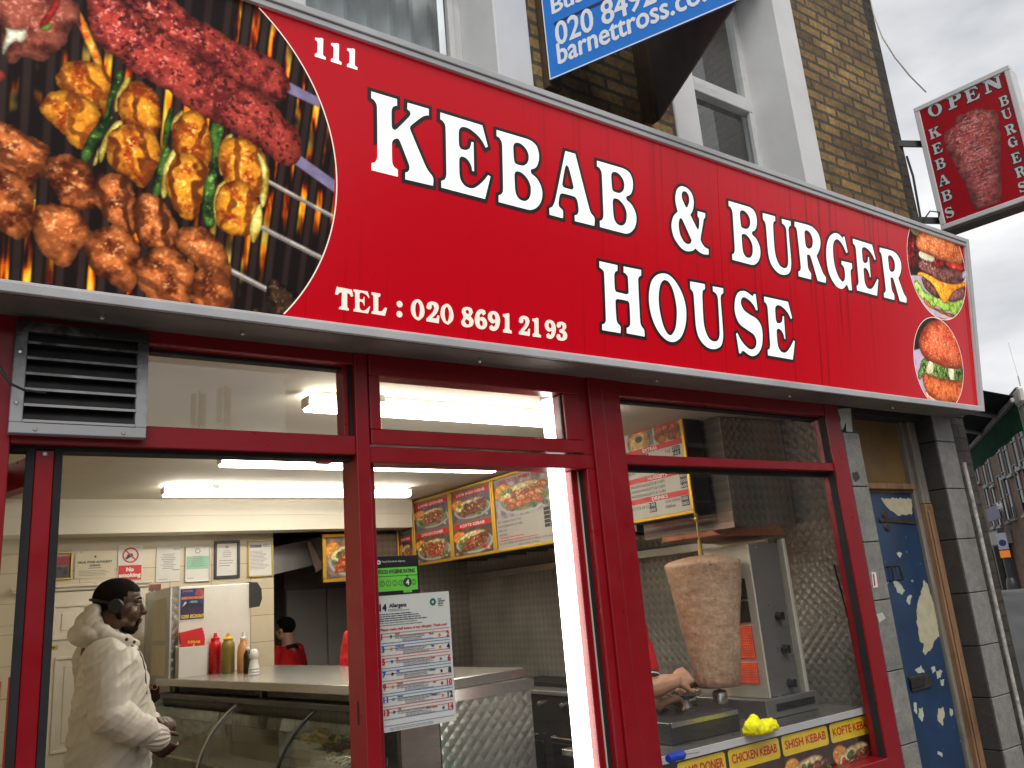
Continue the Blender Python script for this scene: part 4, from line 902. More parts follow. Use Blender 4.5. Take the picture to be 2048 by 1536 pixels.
# ---- doorway between the piers
DY = .15
mb = MB(); mb.box(4.06, 4.735, DY, DY+.05, .02, 1.985); door = mb.build('blue_door', 'door_blue', bld, bevel=.003)
tag(door, 'blue street door with cream filler patches')
mb = MB(); mb.box(4.06, 4.735, DY+.01, DY+.05, 2.025, 2.40); mb.build('boarded_transom', 'board_ochre', bld)
mb = MB(); mb.box(4.06, 4.735, DY-.035, DY+.05, 1.987, 2.02); mb.box(4.06, 4.735, DY-.012, DY+.05, 1.972, 1.9865); mb.build('door_head', 'wood_raw', bld, bevel=.004)
mb = MB(); mb.box(4.737, 4.775, DY-.02, DY+.05, 0, 2.40); mb.build('door_stop', 'wood_old', bld, bevel=.004)
mb = MB(); mb.box(4.776, 4.857, DY-.05, DY+.05, 0, 1.9); mb.box(4.785, 4.83, DY-.062, DY-.05, 0, 1.86); mb.build('door_post', 'wood_raw', bld, bevel=.005)
mb = MB(); mb.box(4.777, 4.856, DY-.045, DY+.05, 1.902, 2.395); mb.build('charred_post', 'wood_old', bld, bevel=.004)
A5 = lambda t_, y=DY: [pY(1700+a/3.523, 1100+b/3.523, y) for a, b in zp(t_)]
A4 = lambda t_, y=DY: [pY(1660+a/2.953, 780+b/2.953, y) for a, b in zp(t_)]
def rough(P, seed):
    rng = random.Random(seed); Q = []
    for i in range(len(P)):
        a, b = P[i], P[(i+1) % len(P)]; n = max(1, int((b-a).length/.012))
        for k_ in range(n): t = k_/n; p = a.lerp(b, t); Q.append(p+V((rng.uniform(-1, 1)*.004, 0, rng.uniform(-1, 1)*.006)))
    return Q
for i, t_ in enumerate(('520,215 545,240 560,300 600,420 628,610 590,640 575,690 530,740 510,720 520,670 490,640 480,560 470,510 470,400 490,330 510,270', '625,1120 655,1110 665,1140 650,1240 620,1200 615,1170')): MB().prism(rough(A5(t_), i), V((0, -.002, 0))).build('cream_filler_patch', 'filler', door)
MB().prism(rough(A4('300,640 480,640 485,735 400,740 340,700 310,660'), 9), V((0, -.002, 0))).build('cream_filler_patch', 'filler', door)
for i, t_ in enumerate(('455,850 500,820 525,860 490,868', '570,830 595,820 600,850 580,865', '605,870 630,840 648,850 640,890 615,905', '635,920 660,905 660,950 640,955', '450,1080 470,1080 472,1160 450,1140', '485,1120 510,1110 520,1170 505,1215 485,1180', '700,1110 725,1130 715,1180 700,1160', '618,1420 650,1430 645,1455 620,1445')): MB().prism(rough(A5(t_), 20+i), V((0, -.002, 0))).build('pale_filler_patch', 'filler_pale', door)
for i, t_ in enumerate(('390,965 410,955 428,970 410,988', '372,1135 400,1130 440,1180 430,1210 400,1200', '455,1215 480,1210 470,1270 450,1250')): MB().prism(rough(A4(t_), 40+i), V((0, -.002, 0))).build('pale_filler_patch', 'filler_pale', door)
mb = MB()
hb = A4('300,755 500,772 500,792 300,778'); mb.prism(hb, V((0, -.008, 0)))
for cx_, cy_, r_ in ((296, 768, 14), (322, 735, 22), (336, 808, 22)):
    p = pY(1660+cx_/2.953, 780+cy_/2.953, DY); mb.lathe(p, [(.001, 0), (r_*.0013, 0), (r_*.001, .009), (.001, .01)], 14, (0, -1, 0))
mb.build('strap_hinge', 'rust', door)
for a, b in (((335, 1045), (350, 1125)), ((378, 1042), (403, 1122))):
    p, q = (pY(1660+x/2.953, 780+y/2.953, DY) for x, y in (a, b)); f_ = V((0, -.03, 0))
    MB().tube([p, p+f_, q+f_, q], .006, 8).build('pull_handle', 'rust', door, smooth=True)
mb = MB(); lp = A5('405,895 530,872 570,915 560,965 430,1000'); mb.prism(lp, V((0, -.012, 0))); pl_ = mb.build('letter_plate', 'rust', door, bevel=.003)
mb = MB(); mb.prism(A5('420,915 520,895 525,950 432,975', DY-.012), V((0, -.006, 0))); mb.build('flap', 'steel_dark', pl_)
mb = MB(); put_text(mb, 'A', pY(1660+412/2.953, 780+1110/2.953, DY-.001), V((1, 0, 0)), V((0, 0, 1)), .05, slant=.1); mb.build('graffiti', 'ink_navy', door)
# white pipe down the pier
P_ = [pY(1927.5, 925, -.02), pY(1950, 1020, -.022), pY(1974, 1130, -.02), pY(2012, 1300, -.02)]; P_.append(V((P_[-1].x+.003, -.02, .0)))
tag(MB().tube(P_, .0115, 10).build('waste_pipe', 'pipe', smooth=True), 'thin grubby white pipe running down between the stone pier and dark brick', 'pipe')

# ------------------------------------------------------------------ the red shopfront
sf = thing('shopfront', 'red aluminium shopfront with an open door, a top-hung vent and two display windows', 'shopfront', (2.0, 0, 0))
Fy0, Fy1 = 0, .1
def frame(name, L, bev=.0025, mat='red'):
    for b in L: o_ = MB().box(*b).build(name, mat, sf, bevel=bev)
    return o_
frame('jamb', [(-.4, .158, 0, .1, 0, 2.45)])
frame('head_rail', [(.158, 1.146, 0, .1, 2.372, 2.45), (1.194, 2.179, 0, .1, 2.425, 2.45), (2.351, 3.7995, .0, .1, 2.350, 2.45)])
frame('transom_rail', [(.158, 1.1455, .002, .1, 2.058, 2.122), (2.3505, 3.7995, .002, .1, 2.058, 2.099)])
frame('mullion', [(1.146, 1.194, -.004, .12, 0, 2.445)])
frame('post', [(2.179, 2.2495, -.012, .14, 0, 2.44), (2.2515, 2.35, -.010, .14, 0, 2.44)])
frame('jamb', [(3.80, 3.92, -.004, .0765, 0, 2.43)])
frame('inner_bead', [(1.118, 1.145, .03, .09, 2.122, 2.372), (.16, .50, .05, .09, 2.122, 2.372)], .0015)
frame('gasket_strip', [(3.7965, 3.7997, .006, .044, .691, 2.057), (3.7965, 3.7997, .006, .044, 2.0995, 2.349), (1.1352, 1.1455, .02, .028, 2.123, 2.371), (.50, 1.118, .05, .09, 2.362, 2.3715), (2.352, 3.796, .05, .09, 2.340, 2.3495), (2.352, 3.796, .05, .09, 2.038, 2.0575), (.16, 1.1455, .03, .09, 2.045, 2.0575)], 0, 'gasket')
frame('gasket_strip', [(2.1325, 2.137, .03, .1, .66, 2.032)], 0, 'gasket')
frame('window_trim', [(2.1275, 2.132, .05, .0545, .66, 2.03)], 0, 'cream')
frame('bottom_rail', [(1.194, 2.179, .0, .1, .60, .66), (2.3505, 3.7995, -.006, .098, .62, .69)])
frame('stall_riser', [(1.1945, 2.1785, .02, .1, .02, .6), (2.3505, 3.7995, .02, .098, .02, .6195)])
frame('window_frame', [(1.1945, 2.1785, .0, .1, 2.033, 2.088), (2.098, 2.132, .055, .1, .66, 2.033), (2.1375, 2.1785, .0, .1, .66, 2.033), (1.1945, 1.222, .03, .1, .66, 2.033)])
# top-hung vent casement
mb = MB(); x0, x1, z0, z1 = 1.199, 2.130, 2.094, 2.418; t_ = .052
mb.box(x0, x1, -.008, .07, z0, z0+t_); mb.box(x0, x1, -.008, .07, z1-t_-.03, z1); mb.box(x0, x0+.04, -.0065, .07, z0+t_, z1-t_-.03); mb.box(x1-.082, x1, -.0065, .07, z0+t_, z1-t_-.03)
vent = mb.build('vent_casement', 'red', sf, bevel=.003)
MB().box(x0+.038, x1-.08, .02, .026, z0+t_-.002, z1-t_-.028).build('pane', 'glass', vent)
mb = MB(); mb.box(x0+.0401, x1-.0821, .01, .018, z0+t_+.0002, z0+t_+.006); mb.box(x1-.0885, x1-.0822, .01, .018, z0+t_+.007, z1-t_-.031); mb.each('gasket', 'gasket', vent)
mb = MB(); mb.box(2.131, 2.1785, .004, .09, 2.09, 2.425); mb.build('packer', 'red', sf)
for nm, b in (('top_left_pane', (.498, 1.118, .06, .066, 2.12, 2.374)), ('middle_pane', (1.222, 2.099, .06, .066, .655, 2.035)), ('top_right_pane', (2.35, 3.7995, .068, .074, 2.099, 2.350)), ('right_pane', (2.35, 3.7995, .068, .074, .69, 2.058))):
    MB().box(*b).build('pane', 'glass', sf)
MB().box(1.03, 1.075, .03, .07, 2.035, 2.0445).build('door_closer_shoe', 'red', sf)
_z = pY(718, 1426, .05).z; frame('lock_slot', [(1.1445, 1.1459, .045, .055, _z-.035, _z+.035)], 0, 'gasket')
# open door leaf, folded back into the shop
bx, by = pY(92, 890, .02).x, .03
leaf = MB(); leaf.box(bx-.024, bx+.024, by, by+.045, .02, 2.052); lf = leaf.build('open_door', 'red', sf, bevel=.003)
mb = MB(); mb.box(bx-.043, bx-.0245, by-.004, by+.03, .02, 2.056); mb.box(bx+.0245, bx+.043, by-.004, by+.03, .02, 2.056); mb.each('brush_strip', 'brush', lf)
d = V((-.30, 1, 0)).normalized(); nn = V((d.y, -d.x, 0)); o0 = V((bx, by+.046, 0))
mb = MB()
mb.obox(o0+nn*-.02+V((0, 0, 1.96)), d*.82, nn*.04, V((0, 0, .085))); mb.obox(o0+nn*-.02+V((0, 0, .02)), d*.82, nn*.04, V((0, 0, .18))); mb.obox(o0+d*.74+nn*-.0199+V((0, 0, .2)), d*.08, nn*.0398, V((0, 0, 1.76)))
mb.each('leaf_rail', 'red', lf, bevel=.003)
mb = MB(); mb.obox(o0+nn*-.004+V((0, 0, .2)), d*.74, nn*.008, V((0, 0, 1.76))); mb.build('leaf_pane', 'glass', lf)
mb = MB(); up = V((0, 0, 1))
for k_, (a, z0, h) in enumerate(((.10, 1.16, .30), (.16, 1.18, .27))): mb.obox(o0-nn*.006+d*a+V((0, 0, z0)), d*.012, nn*.001, V((0, 0, h)))
for k_ in range(5): mb.obox(o0-nn*.006+d*(.06)+V((0, 0, .90+k_*.05)), d*(.3-.03*k_), nn*.001, V((0, 0, .03)))
mb.build('red_door_graphics', 'ink_red', lf)
MB().cap((bx, by-.003, 2.036), (bx, by+.01, 2.036), .006, .006).build('pivot_cover', 'plastic_white', lf)
# ------------------------------------------------------------------ extractor grille over the doorway
gr_ = thing('ventilation_grille', 'soot-stained square metal louvre grille set above the shop doorway', 'vent grille', (.315, -.03, 2.07))
x0, x1, z0, z1 = .150, .486, 2.078, 2.392
mb = MB(); f_ = .030
mb.box(x0, x1, -.034, -.004, z0, z0+f_); mb.box(x0, x1, -.034, -.004, z1-f_, z1); mb.box(x0, x0+f_, -.0335, -.004, z0+f_, z1-f_); mb.box(x1-f_, x1, -.0335, -.004, z0+f_, z1-f_)
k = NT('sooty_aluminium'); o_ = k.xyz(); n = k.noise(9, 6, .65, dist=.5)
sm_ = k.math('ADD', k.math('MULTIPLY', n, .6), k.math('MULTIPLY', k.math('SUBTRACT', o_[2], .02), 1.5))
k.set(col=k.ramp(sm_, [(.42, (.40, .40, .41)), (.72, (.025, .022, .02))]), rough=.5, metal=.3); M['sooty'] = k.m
M['soot_black'] = flat('soot_blackened_metal', (.018, .017, .016), .8, var=.5, nscale=12)
mb.build('frame', 'sooty', gr_, bevel=.002)
mb = MB()
for i in range(6):
    za = z0+f_+.002+i*.0435; mb.prism([(x0+f_, -.033, za), (x0+f_, -.033, za+.005), (x0+f_, .0, za+.046), (x0+f_, .0, za+.040)], V((x1-x0-2*f_, 0, 0)))
mb.build('louvre_slats', 'soot_black', gr_)
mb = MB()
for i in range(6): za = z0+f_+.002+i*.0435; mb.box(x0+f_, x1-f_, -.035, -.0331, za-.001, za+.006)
mb.build('lit_slat_edges', 'sooty', gr_)  # paler lips paint in the lit slat edges, sootier towards the top
MB().box(x0+.02, x1-.02, .001, .004, z0+.02, z1-.02).build('backing', 'shutter_dark', gr_)
mb = MB()
for x, z_ in ((x0+.013, 2.30), (x0+.013, 2.16), (x0+.06, z0+.012), (x1-.06, z0+.012)): mb.lathe((x, -.034, z_), [(.001, 0), (.006, 0), (.004, .003), (.001, .003)], 10, (0, -1, 0))
mb.each('screw', 'steel', gr_)
P_ = [pY(-20, 690, -.05), pY(2, 740, -.06), pY(22, 768, -.07), pY(48, 780, -.075), pY(92, 786, -.07)]
tag(MB().tube(P_, [.004, .004, .004, .0035, .003], 8).build('loose_cable', 'black', smooth=True), 'loose black cable end hanging across the metal grille', 'cable')
# ------------------------------------------------------------------ estate agent's board
ab = thing('agent_board', 'blue V-shaped estate agent board with a phone number, fixed between the upper windows', 'board', (2.45, 0, 3.776))
ZA = 3.776; b0, ap, rr_ = V((2.115, -.05, ZA)), V((2.472, -.826, ZA)), V((2.797, -.055, ZA)); HB = V((0, 0, .95))
u1 = (ap-b0).normalized(); n_b = V((0, 0, 1)).cross(u1); n_b = n_b if n_b.dot(CAM-b0) > 0 else -n_b
mb = MB(); mb.obox(b0, ap-b0, -n_b*.008, HB); mb.build('board_panel', 'blue_board', ab, bevel=.0015)
mb = MB(); u2 = (rr_-ap).normalized(); n2_ = V((-u2.y, u2.x, 0)); mb.obox(ap+u2*.004, rr_-ap, n2_*.008, HB); mb.build('board_panel', 'board_back', ab)
mb = MB(); mb.obox(b0+V((.0, .012, -.02)), V((.075, 0, 0)), V((0, .04, 0)), HB+V((0, 0, .03))); mb.build('wall_batten', 'wood_post', ab)
mb = MB(); mb.obox(rr_+V((-.075, .0, -.0)), V((.075, 0, 0)), V((0, .05, 0)), HB+V((0, 0, .03))); mb.build('wall_batten', 'wood_post', ab)
up3 = V((0, 0, 1))
L_ = (ap-b0).length
def bp(px, py): q = pP(px, py, b0, n_b)-b0; return q.dot(u1), q.z
mb = MB(); sc = 4.452
def bt(t_, a, b, h, width=None, bold=.003):
    x, z_ = bp(1040+a/sc, b/sc); put_text(mb, t_, b0+u1*x+up3*z_+n_b*.0012, u1, up3, h, bold=bold, width=width)
xe = bp(1040+1890/sc, 0)[0]
p1_, p2_ = bp(1040+290/sc, 125/sc), bp(1040+350/sc, 95/sc)
hA = bp(1040+318/sc, 300/sc)[1]-bp(1040+330/sc, 405/sc)[1]
wn_ = bp(1040+1215/sc, 30/sc)[0]-bp(1040+330/sc, 405/sc)[0]
bt('Business', 290, 125, .082); bt('020 8492', 330, 408, .118, width=wn_)
wb = bp(1040+1790/sc, 5/sc)[0]-bp(1040+345/sc, 570/sc)[0]
bt('barnettross.co.u', 345, 572, .105, width=wb)
mb.build('lettering', 'board_txt', ab)
mb = MB(); xa, za = bp(1040+305/sc, 228/sc); xb, zb_ = bp(1040+820/sc, 5/sc)
rect(mb, b0, u1, up3, xa, za, L_-.02, za+.014, .0012) if False else mb.face([b0+u1*xa+up3*za+n_b*.0012, b0+u1*(L_-.03)+up3*(za+.002)+n_b*.0012, b0+u1*(L_-.03)+up3*(za+.017)+n_b*.0012, b0+u1*xa+up3*(za+.015)+n_b*.0012])
mb.build('rule_line', 'ink_navy', ab)
mb = MB(); rect(mb, b0, u1, up3, 0, .0, L_, .006, .0014); rect(mb, b0, u1, up3, 0, .006, .005, .95, .0014); mb.build('panel_edge', 'board_txt', ab)
# ------------------------------------------------------------------ projecting sign
ps = thing('projecting_sign', 'dark red hanging sign reading OPEN KEBABS BURGERS with a doner picture', 'hanging sign', (5.33, -.4, 3.66))
a0 = pX(1882.7, 461, 5.3); tl = pX(1829, 216, 5.3); z0, z1 = a0.z, (tl.z+pZ(2017, 129, tl.z).z)/2
b1 = pZ(2017, 129, z1); ux = V((b1.x-a0.x, b1.y-a0.y, 0)); Wd = ux.length; ux.normalize(); nz = up3.cross(ux); nz = nz if nz.dot(CAM-a0) > 0 else -nz; Hh = z1-z0
if ux.cross(up3).dot(nz) < 0: pass
mb = MB(); dpt = .15
mb.obox(a0-nz*.012, ux*Wd, -nz*(dpt-.012), up3*Hh); mb.build('sign_box', 'white_gloss', ps, bevel=.003)
mb = MB(); e_ = .034
for (x0, x1, y0, y1) in ((0, Wd, 0, e_), (0, Wd, Hh-e_, Hh)): mb.obox(a0+ux*x0+up3*y0-nz*.012, ux*(x1-x0), nz*.016, up3*(y1-y0))
for (x0, x1, y0, y1) in ((0, e_, e_, Hh-e_), (Wd-e_, Wd, e_, Hh-e_)): mb.obox(a0+ux*x0+up3*y0-nz*.012, ux*(x1-x0), nz*.0155, up3*(y1-y0))
mb.build('aluminium_rim', 'alu', ps, bevel=.004)
MB().obox(a0+ux*.02+up3*.02-nz*.012, ux*(Wd-.04), nz*.006, up3*(Hh-.04)).build('red_face', 'proj_red', ps)
MB().obox(a0+ux*.01-up3*.012-nz*.01, ux*(Wd-.02), -nz*(dpt-.02), up3*.0115).build('underside', 'board_back', ps)
O2 = a0-nz*.006
def pp(x, y): q = pP(1700+x/3.339, y/3.339, O2, nz)-O2; return q.dot(ux), q.z
blk, slv = MB(), MB()
def pg(ch, x, y, h, ws=1.0):
    a, b = pp(x, y); put_glyph(blk, ch, O2+ux*a+up3*b, ux, up3, h, .0055, .001+.0001*(ord(ch) % 7), ws); put_glyph(slv, ch, O2+ux*a+up3*b, ux, up3, h, 0, .0022, ws)
for ch, x, y in (('O', 534, 795), ('P', 662, 738), ('E', 780, 694), ('N', 906, 632)): pg(ch, x, y, .094, 1.22 if ch in 'OE' else 1.08)
blk.build('letter_shadow', 'sign_black', ps); slv.build('lettering', 'silver_txt', ps); blk, slv = MB(), MB()
for ch, x, y in (('K', 538, 935), ('E', 561, 1037), ('B', 580, 1140), ('A', 600, 1250), ('B', 622, 1353), ('S', 646, 1463)): pg(ch, x, y, .074, 1.1)
blk.build('letter_shadow', 'sign_black', ps); slv.build('lettering', 'silver_txt', ps); blk, slv = MB(), MB()
for ch, x, y in (('B', 1008, 718), ('U', 1026, 806), ('R', 1048, 908), ('G', 1066, 993), ('E', 1090, 1098), ('R', 1114, 1192), ('S', 1136, 1290)): pg(ch, x, y, .068, 1.0)
blk.build('letter_shadow', 'sign_black', ps); slv.build('lettering', 'silver_txt', ps)
DN = [pp(x, y) for x, y in zp('630,890 700,842 712,785 740,765 775,762 800,740 850,722 905,735 960,735 988,770 1004,900 1006,1000 1000,1100 1008,1230 1012,1300 1000,1345 950,1370 900,1387 840,1395 812,1350 780,1240 720,1140 680,1060 648,1010 632,940')]
c = Canvas(.12, .05, Wd-.10, Hh-.14, .003); c.fill((160, 10, 28))
c.poly(DN, (185, 150, 145), 2.5); cxm = sum(p[0] for p in DN)/len(DN); cym = sum(p[1] for p in DN)/len(DN)
IN = [(cxm+(x-cxm)*.965, cym+(y-cym)*.975) for x, y in DN]
c.food(IN, (176, 76, 70), (118, 40, 40), (232, 170, 165), edge=.10, cell=9, it=1, jag=.1)
q = c.sd(smoothpoly(IN, 1)); sl, dd = q; rng = np.random.RandomState(4)
st2 = fbm(dd.shape[0], dd.shape[1]*1, 5, 77, 3); rows = fbm(dd.shape[0], dd.shape[1], 4, 78, 2)
L2 = np.repeat(fbm(dd.shape[0], max(4, dd.shape[1]//6), 2.2, 79, 2), 6, axis=1); L2 = np.pad(L2, ((0, 0), (0, max(0, dd.shape[1]-L2.shape[1]))), 'edge')[:, :dd.shape[1]]
wm = np.clip((L2-.57)*5, 0, .55)*np.clip(dd/.01, 0, 1)*np.exp(-((c.X[sl]-cxm-.01)/.09)**2); c.put(sl, wm, np.array([225, 190, 195])/255)
c.al &= (c.sd(DN, 9999)[1] > -.004)
c.build('doner_picture', O2, ux, up3, ps, 'print', .0008)
mb = MB()
for px_, py_, z_ in ((1800, 285, z0+.70*Hh), (1855, 447, z0+.07*Hh)):
    p = a0+up3*(z_-z0); wpt = V((5.2, .03, z_+.03)); mb.obox(wpt, (p-nz*.05-wpt), V((.035, 0, 0)), V((0, 0, .045)))
mb.each('bracket_arm', 'black', ps)
P_ = [V((5.2, -.02, z0+.05)), V((5.23, -.09, z0+.13)), V((5.29, -.12, z0+.12)), a0+up3*.09]
tag(MB().tube(P_, .005, 8).build('sign_cable', 'black', smooth=True), 'thin black cable looping to the bottom of the hanging OPEN sign', 'cable')
# cable trailing from the wall corner against the sky
P_ = [pY(1738, -15, .0), pY(1748, 30, -.03), pY(1765, 75, -.05), pY(1790, 115, -.07), pY(1820, 152, -.08), pY(1840, 172, -.08), pY(1852, 184, -.08)]
tag(MB().tube(P_, .0055, 8).build('dangling_wire', 'plastic_white', smooth=True), 'thin pale wire dangling against the sky from the brick corner', 'wire')
P_ = [V((5.262, -.006, 4.25)), V((5.275, -.012, 4.1)), V((5.262, -.006, 3.8)), V((5.26, -.006, 3.5)), V((5.255, -.004, 3.2)), V((5.25, -.004, 2.6))]
tag(MB().tube(P_, .008, 8).build('wall_cable', 'black', smooth=True), 'black cable clipped down the sooty brick corner below the sign bracket', 'cable')

# ------------------------------------------------------------------ inside the shop: lights
X1, Y1, Z1 = V((1, 0, 0)), V((0, 1, 0)), V((0, 0, 1))
for px0, py0, px1, py1, lab in ((335, 982, 795, 992, 'white ceiling strip light, the one nearest the back wall beam'), (450, 920, 955, 942, 'white ceiling strip light running across the middle of the shop ceiling'), (622, 806, 1130, 850, 'white ceiling strip light nearest the shop window, seen through the vent pane')):
    a, b = pZ(px0, py0, 2.395), pZ(px1, py1, 2.395); yy = (a.y+b.y)/2; x0 = a.x; x1 = a.x+(1.76 if py0 > 850 else 1.55)
    lt = thing('ceiling_light', lab, 'ceiling light', ((x0+x1)/2, yy, 2.38), 'strip lights on the shop ceiling')
    MB().box(x0+.02, x1-.02, yy-.035, yy+.035, 2.412, 2.449).build('housing', 'plastic_white', lt, bevel=.004)
    m_ = MB(); pr = [(x0, yy-.05, 2.412), (x0, yy-.05, 2.392), (x0, yy-.032, 2.374), (x0, yy+.032, 2.374), (x0, yy+.05, 2.392), (x0, yy+.05, 2.412)]
    m_.prism(pr, X1*(x1-x0)); m_.build('diffuser', 'tube', lt)
    m_ = MB(); m_.box(x0-.012, x0-.001, yy-.04, yy+.04, 2.385, 2.43); m_.box(x1+.001, x1+.012, yy-.04, yy+.04, 2.385, 2.43); m_.each('end_cap', 'plastic_white', lt, bevel=.004)
    m_ = MB(); m_.box(x0+.3, x0+.33, yy-.052, yy-.036, 2.42, 2.45); m_.box(x1-.33, x1-.3, yy-.052, yy-.036, 2.42, 2.45); m_.each('fixing_clip', 'steel', lt)
vt = thing('window_light', 'bright vertical LED tube standing inside the middle window by the red post', 'tube light', (2.02, .13, .7))
M['tube_body'] = flat('grey_light_housing', (.22, .20, .21), .5)
xa, xb = pY(1112, 1080, .13).x, pY(1148, 1080, .13).x; xb = xa+(xb-xa)*.84
MB().tube([(( xa+xb)/2, .13, .45), ((xa+xb)/2, .13, 2.34)], (xb-xa)/2*1.0, 14).build('tube', 'tube_v', vt, smooth=True)
MB().box(xb-.004, xb+.040, .125, .17, .4, 2.36).build('housing', 'tube_body', vt, bevel=.003)
mb = MB(); mb.box(xa, xb, .105, .155, .40, .449); mb.box(xa, xb, .105, .155, 2.341, 2.38); mb.each('end_cap', 'plastic_white', vt, bevel=.003)

# ------------------------------------------------------------------ notices on the back wall
YB = 4.094
def corners(px0, py0, px1, py1, Y): a, b = pY(px0, py1, Y), pY(px1, py0, Y); return a.x, a.z, b.x, b.z
def lines(mb, o, x0, x1, y0, y1, n, seed, ux=X1, uy=Z1, th=.3, center=False, lift=.001):
    rng = random.Random(seed); st_ = (y1-y0)/n
    for i in range(n):
        w_ = (x1-x0)*rng.uniform(.55, 1); s_ = x0+((x1-x0)-w_)/2 if center else x0; y = y1-(i+.6)*st_; x = s_
        while x < s_+w_:
            l = rng.uniform(.02, .07)*(x1-x0)*1.6; rect(mb, o, ux, uy, x, y, min(x+l, s_+w_), y+st_*th, lift); x += l+.012*(x1-x0)
def notice(name, label, cat, box, paper='paper', frame=None, fw=.012, group='notices on the shop back wall'):
    x0, z0, x1, z1 = corners(*box, YB); o = V((x0, YB-.004, z0)); w_, h = x1-x0, z1-z0
    root = thing(name, label, cat, ((x0+x1)/2, YB, z0), group)
    MB().box(x0+.0005, x1-.0005, YB-.004, YB, z0+.0005, z1-.0005).build('sheet', paper, root)
    if frame:
        m_ = MB(); 
        for b in ((x0, x1, z0, z0+fw), (x0, x1, z1-fw, z1), (x0, x0+fw, z0+fw, z1-fw), (x1-fw, x1, z0+fw, z1-fw)): m_.box(b[0], b[1], YB-.018, YB-.0041, b[2], b[3])
        m_.build('frame', frame, root, bevel=.002)
    return root, o, w_, h
r_, o, w_, h = notice('framed_photo', 'gilt framed photograph of a red shopfront, leftmost on the back wall', 'picture', (96, 1103, 146, 1161), 'paper', 'gilt')
c = Canvas(.012, .012, w_-.012, h-.012, .004); c.fill((150, 140, 130)); c.poly([(0, h*.5), (w_, h*.5), (w_, h*.85), (0, h*.8)], (150, 50, 52), 2, .2); c.poly([(0, 0), (w_, 0), (w_, h*.5), (0, h*.48)], (95, 90, 85), 2, .6); c.poly([(w_*.3, h*.1), (w_*.8, h*.1), (w_*.8, h*.45), (w_*.3, h*.45)], (60, 62, 70), 2, .5)
c.build('photograph', o, X1, Z1, r_, 'print', .001)
r_, o, w_, h = notice('licence_certificate', 'cream HALAL FOOD AUTHORITY LICENCE certificate above the white door', 'certificate', (148, 1105, 230, 1158), 'paper_cream')
m_ = MB(); put_text(m_, 'HALAL FOOD AUTHORITY', o+X1*w_/2+Z1*h*.60+Y1*-.001, X1, Z1, h*.085, 'C', w_*.86, .001); put_text(m_, 'LICENCE', o+X1*w_/2+Z1*h*.47-Y1*.001, X1, Z1, h*.07, 'C', bold=.001); lines(m_, o, w_*.25, w_*.75, h*.36, h*.44, 1, 3, center=True); disc(m_, o, X1, Z1, w_/2, h*.86, h*.04, .001)
m_.build('lettering', 'ink', r_); m_ = MB(); lines(m_, o, w_*.1, w_*.9, h*.08, h*.32, 4, 5); m_.build('small_print', 'ink_grey', r_)
r_, o, w_, h = notice('no_smoking_sign', 'white and red No smoking sign on the back wall', 'sign', (234, 1089, 286, 1163), 'paper')
m_ = MB(); rect(m_, o, X1, Z1, w_*.03, h*.02, w_*.97, h*.43, .001); disc(m_, o, X1, Z1, w_/2, h*.71, w_*.335, .0012, 28, w_*.27); c45 = V((.7, 0, -.7)); u_ = V((.707, 0, -.707)); v_ = V((.707, 0, .707))
rect(m_, o+X1*w_/2+Z1*h*.71, u_, v_, -w_*.29, -w_*.03, w_*.29, w_*.03, .0022); m_.build('red_symbol', 'ink_red', r_)
m_ = MB(); u_ = V((.85, 0, .5)).normalized(); v_ = V((-.5, 0, .85)).normalized(); rect(m_, o+X1*w_*.42+Z1*h*.66, u_, v_, -w_*.13, -.008, w_*.2, .008, .0016); m_.prism([o+X1*w_*(.33+a)+Z1*h*(.70+b)-Y1*.0016 for a, b in ((0, 0), (.12, .06), (.26, .05), (.2, .0), (.1, -.05))], Y1*-.0003); m_.build('cigarette', 'ink', r_)
m_ = MB(); put_text(m_, 'No', o+X1*w_/2+Z1*h*.265-Y1*.0015, X1, Z1, h*.105, 'C', bold=.003); put_text(m_, 'smoking', o+X1*w_/2+Z1*h*.11-Y1*.0015, X1, Z1, h*.105, 'C', w_*.86, .003); m_.build('lettering', 'ink_white', r_)
r_, o, w_, h = notice('typed_notice', 'crumpled white typed notice to the right of the No smoking sign', 'notice', (311, 1092, 361, 1165), 'paper')
m_ = MB(); lines(m_, o, w_*.15, w_*.85, h*.35, h*.8, 9, 11, center=True); put_text(m_, 'PSPH', o+X1*w_*.70+Z1*h*.88-Y1*.001, X1, Z1, h*.06); rect(m_, o, X1, Z1, w_*.68, h*.32, w_*.97, h*.34, .001); lines(m_, o, w_*.1, w_*.5, h*.05, h*.1, 1, 2); m_.build('small_print', 'ink_grey', r_)
r_, o, w_, h = notice('insurance_certificate', 'white certificate with a mint green block in a clear sleeve', 'certificate', (369, 1092, 420, 1165), 'paper', 'paper', .006)
m_ = MB(); rect(m_, o, X1, Z1, w_*.06, h*.36, w_*.94, h*.72, .001); m_.build('mint_block', 'mint', r_); m_ = MB(); disc(m_, o, X1, Z1, w_/2, h*.87, w_*.11, .001, 16, w_*.08); lines(m_, o, w_*.2, w_*.8, h*.42, h*.74, 6, 8, center=True, lift=.002); lines(m_, o, w_*.1, w_*.5, h*.08, h*.13, 1, 4); m_.build('small_print', 'ink_grey', r_)
r_, o, w_, h = notice('black_framed_certificate', 'white crested certificate in a black frame', 'certificate', (427, 1081, 479, 1158), 'paper', 'black', .02)
m_ = MB(); put_text(m_, 'W', o+X1*w_*.5+Z1*h*.8-Y1*.001, X1, Z1, h*.06, 'C', bold=.002); lines(m_, o, w_*.3, w_*.7, h*.55, h*.75, 4, 18, center=True); lines(m_, o, w_*.2, w_*.8, h*.3, h*.5, 3, 6); m_.build('small_print', 'ink_grey', r_)
r_, o, w_, h = notice('gilt_framed_licence', 'typed licence in a narrow gilt frame beside the kitchen opening', 'certificate', (495, 1080, 545, 1155), 'paper', 'gilt', .01)
